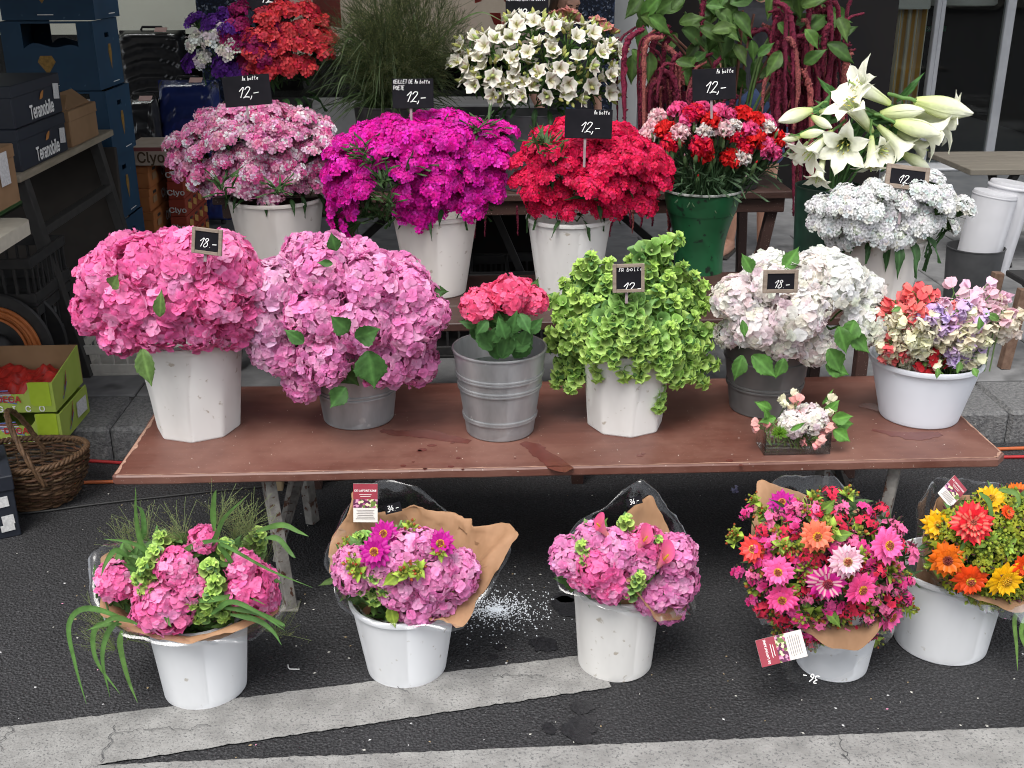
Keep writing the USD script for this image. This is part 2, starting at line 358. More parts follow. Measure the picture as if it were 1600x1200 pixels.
def crack(a, b, w, n=26, amp=0.0045, z=0.0105):
    a, b = np.asarray(a), np.asarray(b); p = a + (b - a) * np.linspace(0, 1, n)[:, None]; wk = np.cumsum(rs.normal(0, 1, (n, 2)), 0); wk -= np.linspace(0, 1, n)[:, None] * wk[-1]
    sheet('crack', ribbon2(p + wk * amp, w, rs), z, CRACK, '/World/road_marking', th=0.0006)
crack(g2(185, 1120), g2(158, 1196), 0.0011); crack(g2(12, 1142), g2(3, 1190), 0.0008); crack(g2(1312, 1154), g2(1325, 1199), 0.0009)
crack(g2(600, 1068), g2(680, 1104), 0.0008); crack(g2(770, 1060), g2(850, 1058), 0.0008); crack(g2(180, 1150), g2(330, 1140), 0.0007)
WET = flat('wet_asphalt', (0.008, 0.008, 0.009), (0.018, 0.018, 0.02), rough=0.35, nscale=120.0, bump=0.8, bscale=150.0)
def blob(c, r, rng, n=40, sq=1.0, rough=0.5):
    a = np.arange(n) * 2 * PI / n; rr = 1 + sum(rng.uniform(-rough, rough) / (k + 0.6) * np.cos(k * a + rng.rand() * 7) for k in range(2, 9))
    return list(np.stack([c[0] + r * rr * np.cos(a), c[1] + r * sq * rr * np.sin(a)], 1))
for px, py, r in ((850, 1008, .035), (910, 1106, .028), (906, 1140, .045), (858, 1140, .018), (780, 1012, .014), (770, 1028, .012), (890, 950, .05), (884, 935, .03), (1290, 1168, .03)):
    sheet('wet_patch', blob(g2(px, py), r, rs), 0.003, WET, '/World/road', th=0.0008)
# spilled white grit and scattered crumbs
gm = MB(); rg = np.random.RandomState(8); c0 = g2(770, 953)
for k in range(1500):
    s = abs(rg.normal()) if k < 600 else abs(rg.normal()) * 2.0; a = rg.rand() * 2 * PI; q = c0 + np.array([math.cos(a) * 0.052, math.sin(a) * 0.038]) * s + np.array([0.02, 0]) * rg.rand()
    r = rg.uniform(.001, .0028); V = np.array([[r, 0, 0], [-r * .6, r, 0], [-r * .5, -r, 0], [0, 0, r * 1.3]]) @ rotz(rg.rand() * 6).T + [q[0], q[1], 0.0005]
    gm.add(V, [[0, 1, 3], [1, 2, 3], [2, 0, 3]], (0.72, 0.76, 0.80))
put('spilled_grit', gm, PRINT, smooth=False, kind='stuff'); tag('/World/spilled_grit', 'patch of spilled pale grit on the asphalt beside a wrapped bouquet', 'grit')
lt = MB()
for k in range(260):
    q = g2(rg.uniform(-50, 1650), rg.uniform(760, 1190)); r = rg.uniform(.0012, .0034); c = [(0.45, 0.44, 0.40), (0.30, 0.22, 0.12), (0.6, 0.25, 0.38), (0.5, 0.5, 0.5)][rg.choice(4, p=[.5, .2, .08, .22])]
    V = np.array([[r * 1.6, 0, 0], [0, r, .0006], [-r * 1.4, 0, 0], [0, -r, .0008], [0, 0, .0022]]) @ rotz(rg.rand() * 6).T + [q[0], q[1], 0.0012]
    lt.add(V, [[0, 1, 4], [1, 2, 4], [2, 3, 4], [3, 0, 4]], c)
put('litter_crumbs', lt, PRINT, smooth=False, kind='stuff'); tag('/World/litter_crumbs', 'tiny pale crumbs and petal scraps strewn over the road', 'litter')
for nm, pts, r, col, lab in (('string_scrap', [(450, 1040), (452, 1046), (462, 1047), (468, 1047)], .0018, (.7, .7, .68), 'short bent white string lying on the asphalt'),):
    p3 = bez([np.append(g2(*q), 0.0025) for q in pts], 5); m = MB().add(*tube(p3, r, 5), col=col); put(nm, m, PRINT); tag('/World/' + nm, lab, 'string')
for px, py, c, lab in ((1148, 768, (.30, .30, .45), 'small lilac petal clump fallen on the road under the bench'), (1290, 748, (.7, .16, .3), 'pink fallen petal clump below the bench edge')):
    m = MB(); q = g2(px, py)
    for k in range(9):
        V, F, t = petal(.016, .014, 3, 3, .4, .2); m.add(V @ frame((rg.normal() * .6, rg.normal() * .6, 1), rg.rand() * 6).T + [q[0] + rg.normal() * .008, q[1] + rg.normal() * .008, .006], F, jit(c, rg))
    tag(put('fallen_petals', m, PETAL), lab, 'petals')
# cables on the road by the kerb
CAB_R = flat('cable_red', (0.38, 0.02, 0.025), (0.30, 0.02, 0.02), rough=0.45); CAB_O = flat('cable_orange', (0.42, 0.10, 0.03), (0.36, 0.09, 0.03), rough=0.5); CAB_K = flat('cable_black', (0.012,) * 3, (0.02,) * 3, rough=0.5)
for pts, mt, r, lab in (([(-60, 712), (60, 717), (130, 722), (300, 730), (700, 735), (1200, 722), (1560, 717), (1680, 714)], CAB_R, .006, 'red cable lying along the foot of the kerb'),
                        ([(-60, 770), (60, 762), (130, 757), (300, 752), (700, 738), (1200, 716), (1540, 705), (1680, 700)], CAB_O, .0065, 'orange cable running across the road behind the bench'),
                        ([(-60, 812), (60, 802), (150, 790), (330, 770), (480, 756), (620, 742)], CAB_K, .004, 'thin black cable curving over the asphalt near the basket')):
    p3 = bez([np.append(g2(*q), r + .001) for q in pts], 10); tag(put('cable', MB().add(*tube(p3, r, 8)), mt), lab, 'cable')

# ------------------------------------------------------------------ shop front behind
GRAN = None
def speckle():
    n = {'g': ('texture_coordinate', {}), 'v': ('voronoi_texture', {'scale': 85.0}), 'sc': ('separate_color', {}), 'r': ('rgb_ramp', {'ramp': [(0.0, (0.012, 0.016, 0.028)), (0.6, (0.02, 0.03, 0.06)), (0.8, (0.05, 0.07, 0.12)), (0.93, (0.25, 0.28, 0.34))], 'interpolate': False}), 'p': ('principled_bsdf', {'roughness': 0.25})}
    return usdkit.material(stage, '/World/Looks/speckled_terrazzo', n, [('g.object', 'v.vector'), ('v.color', 'sc.color'), ('sc.r', 'r.fac'), ('r.color', 'p.base_color')], surface='p.BSDF')
SPECK = speckle()
PLINTH = flat('plinth_stone', (0.34, 0.33, 0.32), (0.42, 0.41, 0.39), rough=0.8, nscale=5.0, bump=0.1)
WALLW = flat('panel_white', (0.60, 0.56, 0.50), (0.66, 0.61, 0.55), rough=0.5, nscale=2.0)
def glowing(name, col, s):
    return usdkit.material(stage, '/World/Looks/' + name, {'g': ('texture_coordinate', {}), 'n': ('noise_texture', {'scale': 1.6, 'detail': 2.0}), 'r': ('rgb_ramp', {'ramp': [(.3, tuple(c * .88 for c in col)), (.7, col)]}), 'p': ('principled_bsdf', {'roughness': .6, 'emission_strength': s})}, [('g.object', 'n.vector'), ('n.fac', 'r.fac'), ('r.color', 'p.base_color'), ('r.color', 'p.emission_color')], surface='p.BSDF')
GLOWW, GLOWP = glowing('glow_panel', (.60, .55, .48), .20), glowing('glow_poster', (.58, .44, .36), .17)  # faint emission added so panel and poster look lit by the shop interior
PINKB = flat('poster_pale', (0.55, 0.44, 0.38), (0.58, 0.47, 0.41), rough=0.5, nscale=2.0)
REDP = flat('poster_red', (0.50, 0.04, 0.03), (0.55, 0.05, 0.04), rough=0.5)
DARK = flat('shop_dark', (0.008, 0.008, 0.009), (0.014, 0.012, 0.011), rough=0.9, nscale=1.0, spec=.1)
ALU = flat('aluminium_frame', (0.30, 0.31, 0.33), (0.36, 0.37, 0.39), rough=0.4, metal=0.6, nscale=4.0)
FACADE = flat('facade_render', (0.36, 0.34, 0.31), (0.42, 0.40, 0.37), rough=0.9, nscale=3.0, bump=0.3)
PANE = film('window_pane', tint=(0.80, 0.84, 0.84), amount=0.7, rough=0.01, base=0.0, bump=0)
SY = 7.55
sh = thing('shop_building', 'shop building with dark display window, speckled pillars and glass doors behind the stall', 'building')
xr0 = P(1325, 120, Y=8.6)[0]                       # left end of the glass doors
xw1 = P(950, 0, Y=SY)[0]
put('pillar', MB().add(*cbox((0.30, 0.30, 3.2), .006, None, (P(362, 200, Y=7.2)[0], 7.35, PAVE_Z + 1.6))), SPECK, sh, smooth=False)
put('pillar', MB().add(*cbox((0.30, 0.30, 3.2), .006, None, (P(918, 20, Y=7.2)[0] + .02, 7.35, PAVE_Z + 1.6))), SPECK, sh, smooth=False)
put('plinth', MB().add(*cbox((xw1 + 6 , .42, .70), .01, None, ((xw1 - 6) / 2, SY - .09, PAVE_Z + .35))), PLINTH, sh, smooth=False)
put('display_back', box((-6, SY + .62, PAVE_Z), (xw1, SY + .7, 3.4)), DARK, sh)
put('white_panel', box((P(150, 30, Y=SY + .3)[0] - 1.2, SY + .28, P(260, 53, Y=SY + .3)[2]), (P(338, 30, Y=SY + .3)[0], SY + .33, 3.2)), GLOWW, sh)
pp = put('poster', box((P(455, 30, Y=SY + .3)[0], SY + .28, P(760, 62, Y=SY + .3)[2] - .1), (P(868, 30, Y=SY + .3)[0], SY + .3, 3.2)), GLOWP, sh)
def patch(name, pxs, Y, mat, parent, th=0.004):
    from shapely.geometry import Polygon
    q = np.array([P(a, b, Y=Y) for a, b in pxs]); m = trimesh.creation.extrude_polygon(Polygon(q[:, [0, 2]]).buffer(0), th, engine='earcut')
    V = m.vertices[:, [0, 2, 1]].copy(); V[:, 1] = Y - V[:, 1]
    return put(name, trimesh.Trimesh(V, m.faces[:, ::-1], process=False), mat, parent)
for pts in ([(765, 20), (782, 20), (784, 42), (772, 38)], [(742, -20), (760, -20), (752, 2), (742, 5)], [(782, -20), (800, -30), (800, 10), (788, 2)], [(486, -20), (530, -20), (534, 44), (492, 36)]):
    patch('red_shape', pts, SY + .277, REDP, sh)
put('white_panel', box((xw1 + .02, SY + .1, PAVE_Z), (P(1025, 0, Y=SY)[0], SY + .16, 3.3)), flat('panel_grey', (0.50, 0.50, 0.48), (0.56, 0.55, 0.53), rough=0.5, nscale=2.0), sh)
put('window_pane', box((-6, SY + .12, PAVE_Z + .70), (xw1, SY + .128, 3.3)), PANE, sh)
put('dark_panel', box((P(1026, 0, Y=SY)[0], SY + .1, PAVE_Z), (xr0 - .03, SY + .16, 3.3)), DARK, sh)
put('facade', box((-14, SY - .1, 3.3), (16, SY + 1.2, 15)), FACADE, sh)
# glass doors on the right, set back
GY = 8.6; zs = PAVE_Z + .06
put('door_sill', box((xr0 - .1, GY - .12, PAVE_Z - .01), (9, GY + .12, zs)), flat('sill_metal', (0.45, 0.46, 0.47), (0.5, 0.51, 0.52), rough=0.35, metal=0.5), sh)
put('entrance_step', box((xr0 - .1, GY - 1.4, PAVE_Z - .02), (9, GY - .125, PAVE_Z + .012)), flat('step_slate', (0.05, 0.053, 0.057), (0.075, 0.078, 0.08), rough=0.6, nscale=6.0), sh)
for px, py, w in ((1340, 60, .05), (1459, 60, .035), (1466, 60, .035), (1571, 60, .07)):
    x = P(px, py, Y=GY)[0]
    put('door_frame', MB().add(*cbox((w, .06, 3.2), .004, None, (x, GY, zs + 1.6))), ALU, sh, smooth=False)
for a, b in ((1340, 1459), (1466, 1571), (1571, 1850)):
    put('door_pane', box((P(a, 60, Y=GY)[0] + .026, GY - .004, zs), (P(b, 60, Y=GY)[0] - .03, GY + .004, 3.3)), PANE, sh)
put('interior_floor', box((xr0 - .1, GY + .13, PAVE_Z - .01), (9, 13, PAVE_Z + .02)), flat('floor_int', (0.05, 0.05, 0.05), (0.08, 0.08, 0.08), rough=0.4), sh)
put('interior_wall', box((xr0 - .4, 13, 0), (9, 13.2, 3.4)), flat('wall_int', (0.022, 0.015, 0.010), (0.03, 0.021, 0.014), rough=0.9, spec=.1, nscale=1.0), sh)
put('interior_ceiling', box((xr0 - .4, GY + .1, 3.4), (9, 13, 3.5)), DARK, sh)
put('interior_side', box((xr0 - .35, GY + .1, 0), (xr0 - .25, 13, 3.4)), DARK, sh)
put('interior_side', box((P(1800, 60, Y=GY)[0], GY + .1, 0), (P(1800, 60, Y=GY)[0] + .1, 13, 3.4)), DARK, sh)
# striped cloth standing in for a reflected awning, and exit sign inside the doors
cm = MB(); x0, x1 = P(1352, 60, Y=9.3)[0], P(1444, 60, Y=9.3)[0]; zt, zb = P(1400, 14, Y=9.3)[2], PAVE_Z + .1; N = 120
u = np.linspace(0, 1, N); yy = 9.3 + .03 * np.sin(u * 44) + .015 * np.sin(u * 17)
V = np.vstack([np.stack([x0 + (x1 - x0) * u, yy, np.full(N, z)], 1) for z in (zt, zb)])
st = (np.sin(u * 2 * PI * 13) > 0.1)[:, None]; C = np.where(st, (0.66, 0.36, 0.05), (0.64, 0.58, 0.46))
cm.add(V, grid_faces(N, 2), np.vstack([C, C])); tag(put('striped_curtain', cm, vcol('reflection_cloth', rough=.9, nscale=3, namt=.2)), 'yellow and cream striped cloth inside the glass door, standing in for a reflected awning', 'reflection_cloth')
ex = thing('exit_sign', 'small green exit sign with running figure seen through the glass doors', 'sign')
Ye = 11.0; a, b = P(1432, 41, Y=Ye), P(1478, 49, Y=Ye)
put('board', box((a[0], Ye, b[2]), (b[0], Ye + .03, a[2])), flat('exit_green', (0.02, 0.26, 0.11)), ex)
WHITE = flat('white_print', (0.72, 0.72, 0.70), (0.78, 0.78, 0.76), rough=0.6)
s_ = (a[2] - b[2])
put('arrow', box((a[0] + s_ * 4.2, Ye - .004, b[2] + s_ * .2), (a[0] + s_ * 4.9, Ye - .001, b[2] + s_ * .8)), WHITE, ex)
fgm = MB(); 
for p0, p1 in (((1.0, .9), (1.15, .55)), ((1.15, .55), (.8, .15)), ((1.15, .55), (1.5, .2)), ((1.05, .75), (1.5, .6)), ((1.05, .75), (.7, .55))):
    fgm.add(*tube([(a[0] + p0[0] * s_ + 1.5 * s_, Ye - .004, b[2] + p0[1] * s_), (a[0] + p1[0] * s_ + 1.5 * s_, Ye - .004, b[2] + p1[1] * s_)], s_ * .07, 5))
put('figure', fgm, WHITE, ex)
# yellow cloth inside the doors, standing in for a reflected parasol
ym = MB(); Yy = 9.6
q = [P(*t, Y=Yy) for t in ((1330, 20), (1362, 15), (1362, 45), (1338, 70), (1325, 75))]
V = np.array(q + [t + [0, .12, 0] for t in q]); n5 = len(q)
ym.add(V, [[0, 1, 2], [0, 2, 3], [0, 3, 4]] + [[5, 7, 6], [5, 8, 7], [5, 9, 8]] + [f for i in range(5) for f in ([i, i + 5, (i + 1) % 5 + 5], [i, (i + 1) % 5 + 5, (i + 1) % 5])], (.5, .28, .02))
tag(put('folded_awning', ym, vcol('reflection_cloth'), smooth=False), 'yellow cloth inside the left glass door, standing in for a reflected parasol', 'awning')
# white cloth band at top behind the doors
wb = MB(); a, b = P(1350, -15, Y=9.25), P(1450, 14, Y=9.25)
wb.add(*cbox((b[0] - a[0], .05, a[2] - b[2] + .1), .01, None, ((a[0] + b[0]) / 2, 9.22, (a[2] + b[2]) / 2 + .05))); tag(put('curtain_pelmet', wb, WALLW, smooth=False), 'pale pelmet above the striped reflection cloth', 'pelmet')
wc = thing('ceiling_lamp_shade', 'wide pale hanging shade seen at the top of the second glass door', 'lamp'); a = P(1496, 8, Y=10.2)
put('shade', MB().add(*lathe([(.02, .25), (.30, .16), (.33, .02), (.31, 0), (.02, .04)], 32)).xf(mat4(t=(a[0], 10.2, a[2]))), WALLW, wc)
put('cord', MB().add(*tube([(a[0], 10.2, a[2] + .2), (a[0], 10.2, 3.4)], .004, 5)), DARK, wc)

# market canopy over the rear and left of the stall (roof above the frame)
CAN = flat('canopy_cloth', (0.05, 0.06, 0.055), (0.06, 0.07, 0.065), rough=0.9)
cp = thing('market_canopy', 'dark cloth market canopy on posts above the rear of the stall', 'canopy')
cr = MB(); X0, X1, Y0c, Y1c = -5.2, 1.15, 3.9, 7.2
V = []
for yv, zv in ((Y0c, 2.75), ((Y0c + Y1c) / 2, 3.1), (Y1c, 2.75)): V += [(X0, yv, zv), (X1, yv, zv)]
cr.add(V, [[0, 1, 3], [0, 3, 2], [2, 3, 5], [2, 5, 4]])
put('roof_cloth', cr, CAN, cp, smooth=False)
for x, y in ((X0, Y0c), (X1 - .03, Y1c), (X0, Y1c)):
    put('post', MB().add(*cbox((.04, .04, 2.63), .004, None, (x, y, PAVE_Z + 1.315))), ALU, cp, smooth=False)
for y, z in ((Y0c, 2.73), (Y1c, 2.73)): put('roof_bar', MB().add(*cbox((X1 - X0, .035, .035), .004, None, ((X0 + X1) / 2, y, z))), ALU, cp, smooth=False)

# second, lower cloth roof, out of view, added to shade the left side
cp2 = thing('market_canopy', 'dark low cloth roof out of view, added to shade the cartons and tables on the left', 'canopy')
put('roof_cloth', MB().add([(-6.5, 2.55, 2.25), (-1.15, 2.55, 2.25), (-1.15, 3.9, 2.6), (-6.5, 3.9, 2.6), (-1.15, 6.1, 2.3), (-6.5, 6.1, 2.3)], [[0, 1, 2], [0, 2, 3], [3, 2, 4], [3, 4, 5]]), CAN, cp2, smooth=False)
for x, y, zb in ((-6.45, 2.6, 0), (-2.25, 6.07, PAVE_Z), (-6.45, 6.07, PAVE_Z)): put('post', MB().add(*cbox((.04, .04, 2.24 - zb), .004, None, (x, y, zb + (2.24 - zb) / 2))), ALU, cp2, smooth=False)
# ------------------------------------------------------------------ benches
BX0, BX1, BY0, BY1, BZ = -0.932, 1.435, 2.623, 3.258, 0.45
def wood(name, c1, c2, edge=None, rough=0.42):
    n = {'g': ('texture_coordinate', {}), 'm': ('mapping', {'scale': (1.2, 9.0, 9.0)}), 'n': ('noise_texture', {'scale': 3.0, 'detail': 8.0, 'roughness': 0.65, 'distortion': 0.6}),
         'r': ('rgb_ramp', {'ramp': [(0.25, c1), (0.75, c2)]}), 'w': ('noise_texture', {'scale': 2.3, 'detail': 6.0, 'roughness': 0.7}), 'wr': ('rgb_ramp', {'ramp': [(0.44, (0, 0, 0)), (0.66, (0.85,) * 3)]}),
         'mx': ('mix', {'color2': edge or c2}), 'p': ('principled_bsdf', {'roughness': rough, 'specular_ior_level': 0.4}), 'rr': ('map_range', {'from_min': 0.3, 'from_max': 0.7, 'to_min': rough - .12, 'to_max': rough + .15}),
         'b': ('bump', {'strength': 0.25, 'distance': 0.002}), 'f': ('noise_texture', {'scale': 260.0, 'detail': 2.0}), 'fr': ('rgb_ramp', {'ramp': [(0.70, (0, 0, 0)), (0.74, (0.6,) * 3)]}), 'm2': ('mix', {'color2': (0.5, 0.42, 0.36)})}
    l = [('g.object', 'm.vector'), ('m.vector', 'n.vector'), ('n.fac', 'r.fac'), ('g.object', 'w.vector'), ('w.fac', 'wr.fac'), ('wr.color', 'mx.fac'), ('r.color', 'mx.color1'), ('g.object', 'f.vector'), ('f.fac', 'fr.fac'), ('fr.color', 'm2.fac'),
         ('mx.color', 'm2.color1'), ('m2.color', 'p.base_color'), ('w.fac', 'rr.value'), ('rr.result', 'p.roughness'), ('n.fac', 'b.height'), ('b.normal', 'p.normal')]
    return usdkit.material(stage, '/World/Looks/' + name, n, l, surface='p.BSDF')
BWOOD = wood('bench_red_brown', (0.072, 0.026, 0.018), (0.130, 0.052, 0.038), (0.180, 0.088, 0.066))
BEDGE = flat('worn_edge', (0.25, 0.13, 0.095), (0.40, 0.26, 0.19), rough=0.75, nscale=40.0, stretch=(1, 6, 6))
BRIM = flat('bench_front_edge', (0.115, 0.040, 0.032), (0.155, 0.058, 0.047), rough=0.6, nscale=20.0, stretch=(.4, 4, 4))
RUST = flat('rusty_steel', (0.13, 0.12, 0.11), (0.24, 0.23, 0.21), rough=0.7, nscale=30.0, bump=0.3, bscale=120.0, spots=(45.0, 0.60, (0.06, 0.022, 0.010)))
DWOOD = wood('dark_brown_wood', (0.030, 0.014, 0.011), (0.055, 0.027, 0.021), None, 0.5)
BLK = flat('black_steel', (0.012, 0.012, 0.013), (0.022, 0.021, 0.02), rough=0.55, nscale=30.0)
def plank_top(name, x0, x1, y0, y1, z, th, mat, parent, rng, amp=0.002):
    """board with slightly worn, rounded outline and a chamfered top edge"""
    cr = [(x0 + .012, y0), (x1 - .03, y0), (x1, y0 + .035), (x1 - .004, y1), (x0, y1), (x0, y0 + .01)]
    o = []
    for a, b in zip(cr, cr[1:] + cr[:1]):
        a, b = np.array(a), np.array(b); n = max(2, int(np.linalg.norm(b - a) / .05)); d = nrm(b - a); w = np.array([-d[1], d[0]])
        for t in np.arange(n) / n: o.append(a + (b - a) * t + w * rng.normal(0, amp * .5))
    o = np.array(o); c = o.mean(0); n = len(o)
    def ins(d): 
        v = np.roll(o, -1, 0) - np.roll(o, 1, 0); v /= np.linalg.norm(v, axis=1, keepdims=True); return o + np.stack([-v[:, 1], v[:, 0]], 1) * d
    R = [(ins(.004), z - th), (o, z - th + .004), (o, z - .004), (ins(.004), z)]
    V = np.vstack([np.column_stack([r, np.full(n, h)]) for r, h in R]); F = grid_faces(n, 4, True)
    from shapely.geometry import Polygon
    tv, tf = trimesh.creation.triangulate_polygon(Polygon(R[3][0]), engine='earcut')
    mb = MB().add(V, F); mb.add(np.column_stack([tv, np.full(len(tv), z)]), tf); mb.add(np.column_stack([tv[:, 0], tv[:, 1], np.full(len(tv), z - th)]), tf[:, ::-1])
    return put(name, mb, mat, parent, smooth=False), o
rb = np.random.RandomState(11)
bench = thing('market_bench', 'long red brown wooden trestle bench in front carrying seven flower vessels', 'bench')
_, outl = plank_top('board', BX0, BX1, BY0, BY1, BZ, 0.026, BWOOD, bench, rb)
em = MB(); sel = outl[(outl[:, 0] < BX0 + .04) | (outl[:, 1] < BY0 + .02) | (outl[:, 0] > BX1 - .06)]
def worn(a, b, w0, n=60):
    a, b = np.array(a), np.array(b); t = np.linspace(0, 1, n); p = a + (b - a) * t[:, None]; d = nrm(b - a); o = np.array([-d[1], d[0]])
    wd = w0 * (0.35 + np.abs(np.convolve(rb.normal(0, 1.3, n + 8), np.ones(9) / 9, 'valid')))
    V = np.vstack([np.column_stack([p + o * .0045, np.full(n, BZ + .0008)]), np.column_stack([p + o * (.0045 + wd[:, None]), np.full(n, BZ + .0008)])]); em.add(V, grid_faces(n, 2))
worn((BX0 + .013, BY0 + .001), (BX1 - .03, BY0 + .001), .0045, 200); worn((BX1 - .028, BY0 + .001), (BX1 - .002, BY0 + .035), .012, 10); worn((BX1 - .001, BY0 + .04), (BX1 - .003, BY1), .008); worn((BX0 + .001, BY1), (BX0 + .001, BY0 + .012), .014)
put('worn_edge', em, BEDGE, bench, smooth=False)
for px, s in ((418, 1), (1398, -1)):
    xt = P(px, 752, Y=BY0 + .05)[0]; xb = xt + .028 * s * (1 if px < 800 else 0.9)
    put('leg', MB().add(*bar((xt, BY0 + .055, BZ - .028), (xb, BY0 + .07, 0.004), .038, .03)), RUST, bench, smooth=False)
    put('leg', MB().add(*bar((xt, BY1 - .055, BZ - .028), (xb, BY1 - .07, 0.004), .038, .03)), RUST, bench, smooth=False)
    put('leg_rail', MB().add(*bar((xt + .012 * s, BY0 + .078, .20), (xt + .012 * s, BY1 - .078, .20), .025, .02)), RUST, bench, smooth=False)
    put('brace', MB().add(*bar((xt - (.02 * s), BY0 + .16, .10) if px < 800 else (xt - .02, BY0 + .16, .10), (xt + .15 * s if px > 800 else xt + .06, BY0 + .16, BZ - .03), .022, .014)), RUST if px < 800 else BLK, bench, smooth=False)
    put('foot', MB().add(*cbox((.05, .05, .006), .001, None, (xb, BY0 + .07, .004))), RUST, bench, smooth=False)
put('under_frame', MB().add(*bar((BX0 + .3, (BY0 + BY1) / 2, BZ - .045), (BX1 - .3, (BY0 + BY1) / 2, BZ - .045), .04, .03)), DWOOD, bench, smooth=False)
WETW = flat('wet_wood', (0.072, 0.020, 0.015), (0.098, 0.030, 0.023), rough=0.2, nscale=10.0, spec=0.5)
def gz(px, py, Z): return P(px, py, Z=Z)[:2]
for pts, w in (([(596, 672), (618, 677), (640, 679), (668, 678), (700, 684), (735, 690)], .010), ([(815, 692), (835, 700), (850, 712), (872, 728), (890, 735)], .011), ([(1345, 632), (1372, 640), (1390, 644)], .018), ([(1362, 672), (1392, 677), (1430, 682), (1470, 678)], .011)):
    c = bez([gz(a, b, BZ) for a, b in pts], 8); t = np.gradient(c, axis=0); t /= np.linalg.norm(t, axis=1, keepdims=True); o = np.stack([-t[:, 1], t[:, 0]], 1)
    e = np.sin(np.linspace(0.3, PI - .3, len(c)))[:, None] ** .5 * 1.25
    w1 = w * e * (0.8 + np.cumsum(rb.normal(0, .16, len(c)))[:, None].clip(-.4, .6)); w2 = w * e * (0.8 + np.cumsum(rb.normal(0, .16, len(c)))[:, None].clip(-.4, .6))
    sheet('wet_patch', list(c + o * w1 * 1.7) + list((c - o * w2 * 1.7)[::-1]), BZ + .0006, WETW, bench, th=.0002)
for px, py, r in ((675, 696, .012), (660, 703, .013), (655, 705, .008), (707, 692, .007), (716, 716, .007), (705, 729, .008), (646, 722, .004), (664, 733, .006), (723, 733, .004), (630, 728, .008), (805, 717, .003), (1140, 720, .010), (1158, 727, .006), (1300, 688, .014), (1005, 709, .006), (1000, 712, .009)):
    sheet('wet_patch', blob(gz(px, py, BZ), r, rb, 24, .8, .3), BZ + .0006, WETW, bench, th=.0002)
cb = MB()
for k in range(90):
    q = gz(rb.uniform(260, 1540), rb.uniform(640, 742), BZ); r = rb.uniform(.0007, .0018)
    cb.add(np.array([[r, 0, 0], [0, r, 0], [-r, 0, 0], [0, -r, 0], [0, 0, r]]) + [q[0], q[1], BZ + .0005], [[0, 1, 4], [1, 2, 4], [2, 3, 4], [3, 0, 4]], (.6, .55, .48))
put('bench_crumbs', cb, PRINT, smooth=False, kind='stuff'); tag('/World/bench_crumbs', 'pale specks of pollen and petals on the red brown bench top', 'crumbs')

T2Y0, T2Y1, T2Z = 3.40, 3.98, 0.60
t2 = thing('rear_bench', 'dark brown middle bench behind, carrying white and green flower buckets', 'bench')
x0, x1 = P(340, 420, Y=T2Y0)[0], P(1455, 500, Y=T2Y0)[0]
for k in range(3): put('plank', MB().add(*cbox((x1 - x0, .188, .028), .003, None, ((x0 + x1) / 2, T2Y0 + .094 + k * .193, T2Z - .014))), DWOOD, t2, smooth=False)
for x in (x0 + .25, (x0 + x1) / 2, x1 - .2):
    for y in (T2Y0 + .05, T2Y1 - .06): put('leg', MB().add(*bar((x, y, T2Z - .03), (x, y, 0.0 if y < KERB_Y else PAVE_Z), .04, .04)), DWOOD, t2, smooth=False)
    put('cross_bar', MB().add(*bar((x, T2Y0 + .07, T2Z - .05), (x, T2Y1 - .08, T2Z - .05), .04, .04)), DWOOD, t2, smooth=False)
T3Y0, T3Y1, T3Z = 4.22, 4.86, 0.85
t3 = thing('back_table', 'dark wooden table at the back carrying amaranth, alstroemeria and phlox buckets', 'table')
x0, x1 = P(330, 300, Y=T3Y0)[0], P(1240, 320, Y=T3Y0)[0]
for k in range(4): put('plank', MB().add(*cbox((x1 - x0, .157, .028), .003, None, ((x0 + x1) / 2, T3Y0 + .079 + k * .161, T3Z - .014))), DWOOD, t3, smooth=False)
put('apron', MB().add(*cbox((x1 - x0 - .06, .025, .055), .003, None, ((x0 + x1) / 2, T3Y0 + .03, T3Z - .057))), DWOOD, t3, smooth=False)
for x, s in ((x0 + .12, -1), (x1 - .06, -1)):
    for y in (T3Y0 + .06, T3Y1 - .06): put('leg', MB().add(*bar((x, y, T3Z - .03), (x + (.11 if y < T3Y0 + .2 else -.03) * s, y, PAVE_Z), .040, .040)), DWOOD, t3, smooth=False)
for a, b in (((x0 + .12, T3Y0 + .3, .25), (x0 + .75, T3Y0 + .3, T3Z - .05)), ((x1 - .1, T3Y0 + .3, .25), (x1 - .75, T3Y0 + .3, T3Z - .05)), ((P(760, 370, Y=4.5)[0], T3Y0 + .3, T3Z - .05), (P(840, 405, Y=4.5)[0], T3Y0 + .3, .3))):
    put('brace', MB().add(*bar(a, b, .035, .03)), BLK, t3, smooth=False)

